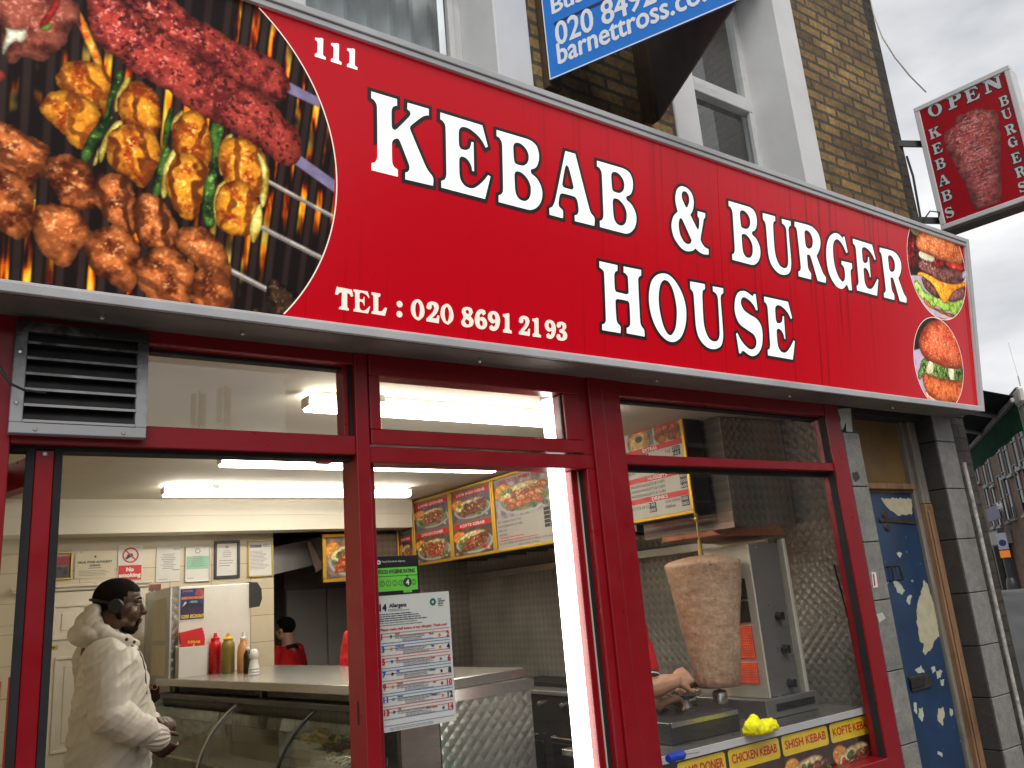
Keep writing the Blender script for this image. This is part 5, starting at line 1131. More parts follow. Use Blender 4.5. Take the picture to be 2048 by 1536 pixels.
m_ = MB(); lines(m_, o, w_*.1, w_*.9, h*.2, h*.72, 14, 28); rect(m_, o, X1, Z1, w_*.1, h*.8, w_*.55, h*.88, .001); lines(m_, o, w_*.6, w_*.9, h*.8, h*.9, 2, 21); m_.build('small_print', 'ink_grey', r_)

# ------------------------------------------------------------------ white panelled door in the back wall
dx0, dx1, dzt = pY(45, 1300, 4.08).x, pY(292, 1300, 4.08).x, pY(150, 1183, 4.08).z
dr = thing('panelled_door', 'white panelled staff door at the back of the shop', 'door', ((dx0+dx1)/2, 4.07, 0))
MB().box(dx0, dx1, 4.05, 4.099, .005, dzt).build('leaf', 'door_white', dr, bevel=.003)
mb = MB(); mb.box(dx0-.09, dx1+.0, 4.03, 4.0985, dzt+.004, dzt+.04); mb.box(dx0-.1, dx1+.02, 4.01, 4.03, dzt+.026, dzt+.048); mb.build('architrave', 'door_white', dr, bevel=.006)
def panel(px0, py0, px1, py1):
    a, zb_, b, zt = corners(px0, py0, px1, py1, 4.05); m_ = MB(); t_ = .022
    for (p, q, r2, s_) in ((a, b, zb_, zb_+t_), (a, b, zt-t_, zt), (a, a+t_, zb_+t_, zt-t_), (b-t_, b, zb_+t_, zt-t_)): m_.box(p, q, 4.038, 4.0495, r2, s_)
    m_.box(a+.06, b-.06, 4.042, 4.0495, zb_+.06, zt-.06); m_.build('panel_moulding', 'door_white', dr, bevel=.006)
panel(100, 1205, 178, 1282); panel(98, 1308, 178, 1510)
x0, z0, x1, z1 = corners(52, 1290, 116, 1304, 4.05); so_ = MB().box(x0, x1, 4.044, 4.0499, z0, z1).build('staff_plate', 'gilt', dr)
m_ = MB(); put_text(m_, 'Staff only', V(((x0+x1)/2, 4.0432, z0+.008)), X1, Z1, (z1-z0)*.6, 'C', (x1-x0)*.85, .001); m_.build('lettering', 'ink', so_)
mb = MB(); zb2 = pY(320, 1402, 4.09).z; mb.box(dx1+.02, OPX-.4, 4.082, 4.0935, 0, zb2); mb.box(dx1+.02, OPX-.4, 4.07, 4.0935, zb2+.001, zb2+.05); db = mb.build('dado', 'wood_brown', bld)

# ------------------------------------------------------------------ counter with the curved glass display
CA, CB = V((1.27, 3.42, 0)), V((1.61, .66, 0)); CD = (CB-CA).normalized(); CNm = V((-CD.y, CD.x, 0)); CNm = -CNm if CNm.x > 0 else CNm    # towards the customer
def cpt(t, off, z_): p = CA.lerp(CB, t); return V((p.x, p.y, 0))+CNm*off+Z1*z_
ct = thing('serving_counter', 'stainless steel serving counter with a curved glass salad display', 'counter', (1.7, 2, 0))
mb = MB(); mb.prism([cpt(0, 0, 1.206), cpt(1, 0, 1.206), V((2.28, .75, 1.206)), V((2.05, 3.42, 1.206))], Z1*.044); mb.build('counter_top', 'steel', ct, bevel=.004)
xq = pY(890, 1490, .67).x
mb = MB(); mb.box(xq, 2.27, .70, .74, .02, 1.205); mb.build('end_panel', 'quilt_x', ct)
mb = MB(); mb.box(1.62, xq-.002, .705, .74, .02, 1.205); mb.build('dark_end_panel', 'wood_brown', ct)
mb = MB(); mb.box(1.80, 2.285, .69, .7, 1.16, 1.205); mb.build('end_trim', 'steel', ct)
mb = MB(); mb.prism([cpt(.03, -.50, .02), cpt(.985, -.50, .02), cpt(.985, -.46, .02), cpt(.03, -.46, .02)], Z1*1.185); mb.build('back_panel', 'quilt_y', ct)
mb = MB(); mb.prism([cpt(.03, -.1, 1.135), cpt(.98, -.1, 1.135), cpt(.98, .0, 1.135), cpt(.03, .0, 1.135)], Z1*.03); mb.build('top_bar', 'steel_dark', ct, bevel=.004)
mb = MB()
for t_ in (.06, .5, .95): mb.prism([cpt(t_, -.08, 1.166), cpt(t_+.01, -.08, 1.166), cpt(t_+.01, -.05, 1.166), cpt(t_, -.05, 1.166)], Z1*.039)
mb.each('bracket', 'steel_dark', ct)
PR = [(0, 1.134), (.05, 1.10), (.10, 1.055), (.145, 1.0), (.18, .94), (.205, .87), (.22, .79), (.225, .70), (.225, .62)]
def curved(t0, t1, name, mat, th=.006, n=1, lift=0):
    m_ = MB()
    for (a, za), (b, zb_) in zip(PR[:-1], PR[1:]):
        m_.hexa([cpt(t0, a+lift, za), cpt(t1, a+lift, za), cpt(t1, a-th+lift, za-.002), cpt(t0, a-th+lift, za-.002), cpt(t0, b+lift, zb_), cpt(t1, b+lift, zb_), cpt(t1, b-th+lift, zb_), cpt(t0, b-th+lift, zb_)])
    return m_.build(name, mat, ct, smooth=True)
ts = .44
for a, b in ((.05, ts-.004), (ts+.004, .74), (.746, .97)): curved(a, b, 'curved_glass', 'glass_case')
curved(ts-.004, ts+.004, 'glass_trim', 'steel', .012, lift=.003); curved(.741, .745, 'glass_trim', 'black', .012, lift=.003)
mb = MB(); prf = [cpt(.035, a, z_) for a, z_ in PR]+[cpt(.035, -.45, .62), cpt(.035, -.45, 1.134)]; mb.prism(prf, CD*.012); mb.build('end_cheek', 'hood_steel', ct)
mb = MB(); mb.prism([cpt(.05, .02, .63), cpt(.05, -.44, .63), cpt(.055, -.44, .63), cpt(.055, .02, .63)], Z1*.47); M['quilt_case'] = m_quilt('engine_turned_steel_case', (0, 2), .06, c=(.62, .6, .54)); mb.build('quilted_lining', 'quilt_case', ct)
mb = MB(); mb.prism([cpt(.03, .23, .02), cpt(.98, .23, .02), cpt(.98, -.45, .02), cpt(.03, -.45, .02)], Z1*.6); mb.build('case_base', 'steel_dull', ct)
mb = MB(); mb.prism([cpt(.05, .15, .86), cpt(.97, .15, .86), cpt(.97, -.44, .86), cpt(.05, -.44, .86)], Z1*.012); mb.build('display_shelf', 'steel', ct)
# grey cabinet end at the back of the customer area
mb = MB(); x0, x1 = pY(338, 1450, 3.5).x, pY(447, 1450, 3.5).x; mb.box(x0, x1+.3, 3.5, 3.54, .02, 1.204); ce = mb.build('cabinet_cheek', 'hood_steel', ct)
mb = MB(); x0, z0, x1, z1 = corners(388, 1439, 398, 1478, 3.499); mb.box(x0, x1, 3.492, 3.4995, z0, z1); mb.build('socket_plate', 'steel_dark', ce)
mb = MB(); x0, z0, x1, z1 = corners(297, 1505, 311, 1530, 4.07); mb.box(x0, x1, 4.06, 4.0815, z0, z1); db2 = mb.build('wall_socket', 'plastic_white', bld)
# salad trays
def tray(name, lab, px, py, z_, L, W_, stuffm, kind, seed):
    p = pZ(px, py, z_); root = thing(name, lab, 'food tray', (p.x, p.y, .873), 'salad trays in the display')
    m_ = MB(); u_, v_ = CD, CNm; o = V((p.x, p.y, .8735))
    for (a, b, c_, d_) in ((-L/2, L/2, -W_/2, -W_/2+.006), (-L/2, L/2, W_/2-.006, W_/2), (-L/2, -L/2+.006, -W_/2+.006, W_/2-.006), (L/2-.006, L/2, -W_/2+.006, W_/2-.006)): m_.obox(o+u_*a+v_*c_, u_*(b-a), v_*(d_-c_), Z1*(z_-.885))
    m_.obox(o-u_*(L/2-.007)-v_*(W_/2-.007), u_*(L-.014), v_*(W_-.014), Z1*.006); m_.build('tray', 'steel', root, bevel=.001)
    rng = random.Random(seed); m_ = MB()
    for _ in range(46):
        c_ = o+u_*rng.uniform(-L*.42, L*.42)+v_*rng.uniform(-W_*.4, W_*.4)+Z1*(rng.uniform(.03, z_-.86))
        if kind == 'pepper':
            a = rng.uniform(0, 6.3); dv = V((math.cos(a), math.sin(a), rng.uniform(-.2, .5)))*rng.uniform(.03, .05); m_.tube([c_-dv*.6, c_, c_+dv*.6, c_+dv+Z1*.008], [.006, .014, .012, .002], 7)
        else:
            a = rng.uniform(0, 6.3); dv = V((math.cos(a), math.sin(a), rng.uniform(-.3, .3)))*rng.uniform(.02, .04); m_.tube([c_-dv, c_+Z1*.006, c_+dv], .005, 5)
    m_.build('salad', stuffm, root, smooth=True)
tray('pepper_tray', 'steel tray of yellow pickled peppers in the glass display', 655, 1472, .97, .42, .2, 'pepper', 'pepper', 1)
tray('cabbage_tray', 'steel tray of shredded red cabbage beside the yellow peppers', 690, 1490, .955, .30, .2, 'cabbage', 'shred', 2)
tray('onion_tray', 'steel tray of sliced white onion at the near end of the display', 702, 1512, .93, .3, .2, 'onion', 'shred', 3)
p = pZ(578, 1490, .93); mb = MB(); mb.prism([p+V((-.05, 0, -.05)), p+V((.05, .02, -.05)), p+V((.055, .03, .06)), p+V((0, .03, .055)), p+V((-.05, .01, .07))], V((0, .004, 0))); tag(mb.build('crumpled_paper', 'paper'), 'crumpled white paper sheet standing inside the glass display', 'paper')

# ------------------------------------------------------------------ things on the counter
yb = pZ(430, 1349, 1.2505).y
uy_ = yb+.16
ux0, ux1 = pY(357, 1250, uy_).x, pY(500, 1250, uy_).x; uzt = pY(430, 1170, uy_).z
un = thing('counter_cabinet', 'white fronted cabinet standing on the far end of the counter', 'cabinet', ((ux0+ux1)/2, uy_, 1.25))
MB().box(ux0, ux1, uy_, uy_+.5, 1.2505, uzt).build('white_panel', 'plastic_white', un, bevel=.004)
mb = MB(); xl = pY(344, 1250, uy_).x; mb.box(xl, ux0-.001, uy_+.005, uy_+.5, 1.2505, uzt+.005); mb.build('quilted_edge', 'quilt_x', un)
mb = MB(); mb.box(xl-.012, xl-.001, uy_+.004, uy_+.75, 1.2, uzt); mb.build('side_panel', 'steel_dull', un)
mb = MB(); ya = pY(510, 1190, uy_-.01); pts = [V((ux1-.006, uy_-.012, pY(500, 1164, uy_).z)), V((pY(514, 1164, uy_).x, uy_-.012, pY(514, 1165, uy_).z)), V((pY(522, 1178, uy_).x, uy_-.012, pY(522, 1178, uy_).z)), V((pY(523, 1195, uy_).x, uy_-.012, pY(523, 1198, uy_).z)), V((pY(518, 1213, uy_).x, uy_-.012, pY(518, 1213, uy_).z)), V((ux1-.006, uy_-.012, pY(500, 1216, uy_).z))]
mb.prism(pts, V((0, .3, 0))); mb.build('black_end', 'black', un)
mb = MB()
for i, (zz0, zz1) in enumerate(((.22, .5), (0.0, .2))): mb.box(xl-.0135, xl-.0125, uy_+.1, uy_+.5, 1.26+zz0, 1.25+zz1)
mb.each('side_paper', 'paper_cream', un)
# mini cab poster
pb = corners(360, 1176, 408, 1240, uy_); w_, h = pb[2]-pb[0], pb[3]-pb[1]; o = V((pb[0], uy_-.003, pb[1]))
pr_ = thing('minicab_poster', 'blue SUPER STAR MINI CABS poster with a car, on the white cabinet', 'poster', (o.x+w_/2, uy_-.003, o.z))
c = Canvas(0, 0, w_, h, .0035); c.fill((28, 48, 110)); c.a *= (.7+.6*fbm(c.h, c.w, 14, 3))[..., None]
c.poly([(w_*.6, h*.78), (w_, h*.72), (w_, h), (w_*.7, h)], (150, 70, 80), 2, .5); c.poly([(0, h*.2), (w_, h*.2), (w_, h*.36), (0, h*.36)], (60, 30, 60), 3, .4)
c.poly([(w_*.06, h*.4), (w_*.14, h*.5), (w_*.3, h*.54), (w_*.4, h*.62), (w_*.75, h*.62), (w_*.85, h*.52), (w_*.96, h*.46), (w_*.96, h*.38), (w_*.06, h*.36)], (16, 30, 45), 1.5, .2)
c.poly([(w_*.36, h*.54), (w_*.44, h*.6), (w_*.7, h*.6), (w_*.76, h*.53)], (120, 160, 190), 1.5, .2); c.poly([(w_*.08, h*.42), (w_*.22, h*.5), (w_*.26, h*.56), (w_*.18, h*.58)], (220, 225, 230), 1.5)
c.build('poster_print', o, X1, Z1, pr_, 'print', 0)
m_ = MB(); put_text(m_, 'SUPER STAR MINI CABS', o+X1*w_*.5+Z1*h*.66-Y1*.001, X1, Z1, h*.075, 'C', w_*.92, .002, .15); put_text(m_, '24 HOURS', o+X1*w_*.3+Z1*h*.9-Y1*.001, X1, Z1, h*.05, 'C'); m_.build('orange_lettering', 'ink_orange', pr_)
m_ = MB(); put_text(m_, '0208 8526060', o+X1*w_*.5+Z1*h*.04-Y1*.001, X1, Z1, h*.11, 'C', w_*.95, .001, .15); m_.build('telephone_number', 'ink_yellow', pr_)
# leaflet holder
hb_ = corners(357, 1290, 415, 1349, yb+.06); 
lh = thing('leaflet_holder', 'white plastic leaflet box full of red menus on the counter', 'leaflet box', ((hb_[0]+hb_[2])/2, yb+.06, 1.25))
mb = MB(); x0, z0, x1, z1 = hb_; z0 = 1.2505; yy = yb+.06
for b in ((x0, x1, yy, yy+.004, z0, z1), (x0, x0+.004, yy+.0041, yy+.09, z0, z1), (x1-.004, x1, yy+.0041, yy+.09, z0, z1), (x0, x1, yy+.0901, yy+.094, z0, z1+.01), (x0+.0041, x1-.0041, yy+.0041, yy+.09, z0, z0+.004)): mb.box(*b)
mb.build('box', 'plastic_white', lh, bevel=.001)
for i in range(4):
    o = V((x0+.01+.012*i-.005, yy+.02+.018*i, z1-.1)); rt = -.06+.07*i; u_ = V((math.cos(rt), 0, math.sin(rt))); v_ = V((-math.sin(rt), 0, math.cos(rt))); w2 = (x1-x0)*.86; h2 = .155+.012*i
    lo = MB().obox(o, u_*w2, Y1*.004, v_*h2).build('red_leaflet', 'ink_red', None); tag(lo, ('frontmost', 'second from the front', 'third from the front', 'rearmost')[i]+' red KEBAB & BURGER HOUSE leaflet in the white box', 'leaflet', 'menu leaflets in the counter box')
    m_ = MB()
    for t_, yy2, hh, ww in (('KEBAB', .125, .014, .5), ('&', .107, .013, None), ('BURGER HOUSE', .087, .014, .85)): put_text(m_, t_, o+u_*w2*.55+v_*yy2-Y1*.001, u_, v_, hh, 'C', w2*ww if ww else None, .0006, .15)
    m_.build('lettering', 'ink_yellow', lo)
def bottle(name, lab, cat, px, py, topy, halfpx, body, profile, extra):
    p = pZ(px, py, 1.2505); dz = (p-CAM).dot(FW); r_ = halfpx*dz/FPX; H = pY(px, topy, p.y).z-1.2505
    root = thing(name, lab, cat, (p.x, p.y, 1.2505), 'sauces and condiments on the counter')
    MB().lathe((p.x, p.y, 1.2505), [(a*r_, b*H) for a, b in profile], 20).build('bottle', body, root, smooth=True)
    for nm, mt, pr_ in extra: MB().lathe((p.x, p.y, 1.2505), [(a*r_, b*H) for a, b in pr_], 16).build(nm, mt, root, smooth=True)
    return p, r_, H
SQ = [(.9, 0), (1, .02), (1, .62), (.97, .72), (.8, .78), (.7, .80), (.7, .84)]; NZ = [('cap', None, [(.74, .841), (.74, .87), (.3, .90), (.24, 1.0)])]
bottle('sauce_bottle', 'red plastic ketchup squeezy bottle on the counter', 'sauce bottle', 430, 1347, 1266, 12, 'plastic_red', SQ, [('nozzle', 'plastic_red', NZ[0][2])])
bottle('sauce_bottle', 'mustard coloured squeezy bottle beside the red one', 'sauce bottle', 456, 1346, 1266, 13, 'plastic_mustard', SQ, [('nozzle', 'plastic_yellow', NZ[0][2])])
p, r_, H = bottle('mayo_bottle', 'peach coloured sauce bottle with a white pump top and dark label', 'sauce bottle', 487, 1344, 1264, 12.5, 'plastic_peach', [(.9, 0), (1, .02), (1, .5), (.85, .66), (.55, .74), (.5, .80)], [('pump', 'plastic_white', [(.55, .801), (.6, .86), (.3, .88), (.25, 1)])])
bottle('vinegar_bottle', 'small dark vinegar bottle with a white top', 'vinegar bottle', 495, 1347, 1288, 8, 'vinegar', [(.95, 0), (1, .03), (1, .62), (.7, .72), (.45, .8)], [('cap', 'plastic_white', [(.55, .801), (.6, .85), (.25, .92), (.2, 1)])])
bottle('salt_shaker', 'white ribbed plastic salt shaker nearest the shop window', 'salt shaker', 508, 1350, 1298, 11.5, 'plastic_white', [(1, 0), (1.05, .04), (.92, .08), (1.02, .14), (.9, .19), (.98, .25), (.86, .3), (.72, .5), (.66, .62), (.78, .66), (.8, .8), (.6, .95), (.3, 1)], [])

# ------------------------------------------------------------------ menu boards
XB = 3.40; UB = V((0, -1, 0))
def board(lab, y_near, y_far, z0, z1, thick, fill):
    root = thing('menu_board', lab, 'menu board', (XB, (y_near+y_far)/2, z0), 'gold framed menu boards')
    MB().box(XB, XB+thick, y_near, y_far, z0, z1).build('board_case', 'black', root)
    m_ = MB(); f_ = .022
    for b in ((y_near, y_far, z0, z0+f_), (y_near, y_far, z1-f_, z1), (y_near, y_near+f_, z0+f_, z1-f_), (y_far-f_, y_far, z0+f_, z1-f_)):
        m_.box(XB-.014, XB-.0005, b[0], b[1], b[2], b[3])
    m_.build('frame', 'gold', root, bevel=.005, seg=2)
    o = V((XB-.001, y_far-f_, z0+f_)); w_, h = y_far-y_near-2*f_, z1-z0-2*f_; fill(root, o, w_, h); return root
def two(t1, m1, k1, t2, m2, k2, seed, p1='780', p2='550'):
    def f(root, o, w_, h):
        c = Canvas(0, 0, w_, h, .0055); c.fill((120, 105, 95)); dish(c, 0, h*.52, w_, h*.9, m1, seed, (95, 90, 110), k1); dish(c, 0, 0, w_, h*.42, m2, seed+1, (90, 70, 60), k2)
        c.build('dish_pictures', o, UB, Z1, root, 'print', .001)
        m_ = MB(); rect(m_, o, UB, Z1, w_*.04, h*.885, w_*.96, h*.965, .002); rect(m_, o, UB, Z1, w_*.04, h*.405, w_*.96, h*.485, .002); m_.build('red_band', 'ink_red', root)
        m_ = MB(); put_text(m_, t1, o+UB*w_*.5+Z1*h*.905-X1*.003, UB, Z1, h*.042, 'C', w_*.72, .001); put_text(m_, t2, o+UB*w_*.5+Z1*h*.425-X1*.003, UB, Z1, h*.042, 'C', w_*.62, .001); m_.build('heading', 'ink_white', root)
        m_ = MB(); put_text(m_, p1, o+UB*w_*.84+Z1*h*.54-X1*.003, UB, Z1, h*.035); put_text(m_, p2, o+UB*w_*.04+Z1*h*.02-X1*.003, UB, Z1, h*.035); put_text(m_, p1, o+UB*w_*.84+Z1*h*.04-X1*.003, UB, Z1, h*.035); m_.build('price', 'ink_white', root)
    return f
def yat(px, py): return pX(px, py, XB).y
y1_, y2_, y3_, y4_ = yat(1112, 1000), yat(988, 1020), yat(903, 1040), yat(828, 1060)
zb_, zt_ = 1.888, 2.436
board('gold framed menu board of doner wraps, darkest and farthest back in the row', y4_+.004, min(y4_+.55, 4.12), zb_, zt_, .05, two('DONER WRAP', DONER, 0, 'SHISH WRAP', CHICK, 2, 71))
board('gold framed menu board headed LAMB DONER and CHICKEN DONER', y3_+.003, y4_-.001, zb_, zt_, .05, two('LAMB DONER', DONER, 0, 'CHICKEN DONER', ((195, 85, 55), (120, 45, 30), (235, 160, 110)), 0, 11))
board('gold framed menu board headed LAMB SHISH KEBAB and KOFTE KEBAB', y2_+.003, y3_-.001, zb_, zt_, .05, two('LAMB SHISH KEBAB', LAMB, 1, 'KOFTE KEBAB', KOFTE, 2, 21))
def shish(root, o, w_, h):
    c = Canvas(0, 0, w_, h, .0055); c.fill((172, 166, 158)); dish(c, 0, h*.42, w_, h*.97, CHICK, 33, (150, 140, 150), 1); c.build('dish_pictures', o, UB, Z1, root, 'print', .001)
    m_ = MB(); put_text(m_, 'CHICKEN SHISH KEBAB', o+UB*w_*.5+Z1*h*.92-X1*.003, UB, Z1, h*.045, 'C', w_*.8, .001); m_.build('heading', 'ink_red', root)
    m_ = MB()
    for t_, y in (('ANY COMBINATION OF TWO', .36), ('ANY COMBINATION OF THREE', .30), ('SMALL MIX', .24), ('LARGE MIX', .18)): put_text(m_, t_, o+UB*w_*.03+Z1*h*y-X1*.002, UB, Z1, h*.03)
    put_text(m_, 'ALL OUR KEBABS ARE SERVED IN PITTA BREAD WITH SALAD', o+UB*w_*.5+Z1*h*.06-X1*.002, UB, Z1, h*.028, 'C', w_*.94); put_text(m_, 'AND A CHOICE OF SAUCE', o+UB*w_*.55+Z1*h*.015-X1*.002, UB, Z1, h*.028, 'C'); 
    for i in range(5): rect(m_, o, UB, Z1, w_*.83, h*(.19+.055*i), w_*.98, h*(.235+.055*i), .002)
    m_.build('lettering', 'ink', root)
    m_ = MB()
    for i, t_ in enumerate(('1650', '970', '970', '780', '780')): put_text(m_, t_, o+UB*w_*.97+Z1*h*(.197+.055*i)-X1*.003, UB, Z1, h*.03, 'R')
    m_.build('price', 'ink_white', root)
    m_ = MB(); lines(m_, o, w_*.05, w_*.7, h*.09, h*.17, 2, 3, UB, Z1, lift=.002); m_.build('red_print', 'ink_red', root)
board('gold framed menu board headed CHICKEN SHISH KEBAB with a price list', y1_, y2_-.001, zb_, zt_, .05, shish)
def nug(root, o, w_, h):
    c = Canvas(0, 0, w_, h, .006); c.fill((196, 192, 182)); s_ = 17
    def pot(x0, x1, k_):
        y0, y1 = h*.735, h*.9; c.poly([(x0, y0), (x1, y0), (x1, y1), (x0, y1)], (205, 140, 70), 1, .2)
        rng = np.random.RandomState(k_)
        for _ in range(13):
            cx_, cy_ = x0+(x1-x0)*rng.uniform(.12, .85), y0+(y1-y0)*rng.uniform(.15, .85); rr2 = (x1-x0)*.13
            c.food([(cx_+rr2*math.cos(a)*1.2, cy_+rr2*math.sin(a)) for a in np.arange(9)*.7], (190, 95, 45), (120, 50, 20), (235, 160, 95), edge=.02)
    pot(w_*.56, w_*.98, 4)
    x0, x1 = w_*.1, w_*.53; c.poly([(x0, h*.735), (x1, h*.735), (x1, h*.9), (x0, h*.9)], (120, 125, 130), 1, .3); c.food([(w_*.28+.09*math.cos(a), h*.80+.075*math.sin(a)) for a in np.arange(14)*.45], (205, 165, 105), (150, 105, 60), (235, 205, 155), edge=.03); c.poly([(w_*.28+.03*math.cos(a), h*.83+.02*math.sin(a)) for a in np.arange(10)*.63], (60, 70, 50), 1)
    c.build('dish_pictures', o, UB, Z1, root, 'print', .001)
    m_ = MB()
    for a, b, y0, y1 in ((.1, .53, .9, .965), (.55, .99, .9, .985), (.0, 1, .67, .725), (.0, 1, .37, .425), (.0, 1, .155, .21)): rect(m_, o, UB, Z1, w_*a, h*y0, w_*b, h*y1, .002)
    m_.build('red_band', 'ink_red', root)
    m_ = MB()
    for t_, x, y, hh, ww in (('HUMUS', .32, .915, .04, .26), ('NUGGETS & CHIPS', .77, .92, .046, .4), ('EXTRAS', .45, .68, .036, .24), ('NUGGETS', .52, .38, .036, .32), ('DRINKS', .52, .165, .036, .26)): put_text(m_, t_, o+UB*w_*x+Z1*h*y-X1*.003, UB, Z1, h*hh, 'C', w_*ww, .001)
    m_.build('heading', 'ink_white', root)
    m_ = MB(); bx_ = MB(); pz_ = MB()
    for t_, x, y in (('CHICKEN NUGGETS & CHIPS', .02, .325), ('CHICKEN NUGGETS & CHIPS', .02, .275), ('CHICKEN NUGGETS & CHIPS', .02, .225), ('BOTTLE OF COKE', .02, .095), ('CAN DRINKS', .6, .112), ('RIBENA', .6, .06), ('HUMUS IN PITTA', .02, .52), ('BREAD', .02, .47), ('ANY SAUCE', .5, .485), ('CHICKEN', .42, .54), ('CHEESE SMALL', .02, .57), ('Leg', .7, .62)): put_text(m_, t_, o+UB*w_*x+Z1*h*y-X1*.002, UB, Z1, h*.03, width=w_*.0265*len(t_))
    for t_, x, y in (('400', .88, .335), ('500', .88, .285), ('600', .88, .235), ('080', .86, .11), ('080', .86, .06), ('190', .33, .105), ('080', .33, .055), ('500', .3, .57), ('280', .3, .52), ('50', .8, .49), ('250', .82, .62), ('160', .82, .575), ('450', .3, .62)):
        rect(bx_, o, UB, Z1, w_*(x-.005), h*(y-.008), w_*(x+.115), h*(y+.04), .0022); put_text(pz_, t_, o+UB*w_*x+Z1*h*y-X1*.0035, UB, Z1, h*.032, width=w_*.1)
    m_.build('lettering', 'ink', root); bx_.build('price_tab', 'ink', root); pz_.build('price', 'ink_white', root)
ya, yc = pX(1390, 1020, XB).y, pX(1265, 1045, XB).y
board('large gold framed NUGGETS, EXTRAS and DRINKS price board with thick black sides', pX(1378, 920, XB).y, 1.14, pX(1390, 1027, XB).z, pX(1345, 818, XB).z, .13, nug)
# framed kebab picture hanging at the kitchen opening
fx0, fz0, fx1, fz1 = corners(646, 1066, 752, 1166, 3.99); fz1 = min(fz1, 2.21)
kp = thing('kebab_picture', 'gold framed picture of grilled kebabs hanging below the ceiling beam', 'picture', ((fx0+fx1)/2, 3.99, fz0))
MB().box(fx0, fx1, 3.992, 4.01, fz0, fz1).build('board_case', 'black', kp)
mb = MB(); f_ = .03
for b in ((fx0, fx1, fz0, fz0+f_), (fx0, fx1, fz1-f_, fz1), (fx0, fx0+f_, fz0+f_, fz1-f_), (fx1-f_, fx1, fz0+f_, fz1-f_)): mb.box(b[0], b[1], 3.978, 3.9915, b[2], b[3])
mb.build('frame', 'gold', kp, bevel=.005)
w_, h = fx1-fx0-2*f_, fz1-fz0-2*f_; c = Canvas(0, 0, w_, h, .006); c.fill((120, 100, 85)); dish(c, 0, 0, w_, h, CHICK, 51, (130, 110, 100), 2); c.build('picture_print', V((fx0+f_, 3.9905, fz0+f_)), X1, Z1, kp, 'print', .0)
# ------------------------------------------------------------------ extraction hoods and kitchen equipment
hd = thing('extractor_hood', 'long greasy steel extractor hood above the cooking range, behind the menu boards', 'extractor hood', (3.75, 2.4, 1.86))
MB().box(3.455, 4.098, 1.25, 4.0, 1.99, 2.446).build('hood_body', 'hood_steel', hd)
z_a = pX(1000, 1147, 4.07).z; mb = MB(); mb.box(4.0, 4.097, .65, 4.0, z_a-.03, z_a+.03); mb.build('rim_channel', 'steel', hd, bevel=.006)
mb = MB()
for i in range(9): mb.box(3.6, 4.0, 1.3+i*.29, 1.32+i*.29, 1.90, 1.985)
mb.each('filter_baffles', 'steel_dark', hd)
zh = pY(1590, 1052, .5).z
gh = thing('grill_hood', 'engine-turned steel canopy over the doner grill, next to the price board', 'extractor hood', (3.8, .8, zh))
MB().box(3.56, 4.097, .5, 1.2, zh, 2.447).build('canopy', 'quilt_x', gh, bevel=.003)
# cooking range along the right wall
rg = thing('cooking_range', 'dark steel cooking range along the quilted kitchen wall', 'cooker', (3.8, 2.2, 0))
zr = pX(1080, 1378, 3.55).z
MB().box(3.52, 4.08, .95, 3.6, .05, zr-.03).build('range_body', 'steel_dark', rg, bevel=.005)
MB().box(3.50, 4.085, .93, 3.62, zr-.029, zr).build('worktop', 'steel_dull', rg, bevel=.005)
mb = MB()
for y in (1.15, 1.75, 2.35): mb.box(3.508, 3.5195, y, y+.5, .25, .62)
mb.each('oven_door', 'black', rg, bevel=.004)
mb = MB()
for y in (1.2, 1.8, 2.4): mb.tube([(3.508, y, .66), (3.47, y, .66), (3.47, y+.4, .66), (3.508, y+.4, .66)], .008, 8)
for i in range(8): mb.lathe((3.518, 1.1+i*.25, zr-.09), [(.02, 0), (.02, .02), (.012, .025)], 12, (-1, 0, 0))
mb.each('handle', 'steel', rg, smooth=True)
mb = MB(); mb.box(3.6, 4.0, 1.3, 2.0, zr+.001, zr+.035); mb.box(3.65, 3.95, 2.2, 2.9, zr+.001, zr+.03); mb.each('hot_plate', 'black', rg, bevel=.006)
# things beyond the kitchen opening
fa = corners(574, 1180, 760, 1345, 5.7); fr = thing('kitchen_fridge', 'tall steel double fridge in the back kitchen', 'fridge', (fa[0]+.5, 5.9, 0))
zf = pY(640, 1176, 5.7).z; xs_ = pY(655, 1250, 5.7).x
MB().box(fa[0], fa[2]+.3, 5.74, 6.4, .05, zf).build('cabinet', 'steel_dull', fr, bevel=.005)
M['fridge_steel'] = flat('satin_fridge_steel', (.55, .54, .51), .4, .25, var=.06, nscale=2)
for a, b in ((fa[0]+.005, xs_-.006), (xs_+.006, fa[2]+.29)): MB().box(a, b, 5.70, 5.7395, .1, zf-.005).build('door', 'fridge_steel', fr, bevel=.006)
mb = MB(); mb.box(fa[0]-.01, fa[2]+.3, 5.73, 6.4, zf+.002, zf+.22); mb.build('plinth', 'hood_steel', fr)
da = corners(548, 1088, 636, 1155, 4.9); dk = thing('steel_duct', 'boxy galvanised steel duct under the dark kitchen ceiling', 'duct', ((da[0]+da[2])/2, 5, da[1]))
mb = MB(); mb.hexa([(da[0]-.15, 4.9, da[1]), (da[2]+.1, 4.8, da[1]+.12), (da[2]+.1, 5.4, da[1]+.12), (da[0]-.15, 5.4, da[1]), (da[0]-.15, 4.9, da[3]-.05), (da[2]+.1, 4.8, da[3]+.08), (da[2]+.1, 5.4, da[3]+.08), (da[0]-.15, 5.4, da[3]-.05)]); M['duct_steel'] = flat('galvanised_duct', (.5, .5, .48), .4, .4, var=.15, nscale=5); mb.build('duct', 'duct_steel', dk)
mb = MB(); q = [pY(x, y, 4.77) for x, y in ((613, 1084), (622, 1082), (648, 1135), (632, 1146))]; mb.prism(q, V((0, .03, 0))); mb.build('flange', 'steel', dk, bevel=.003)
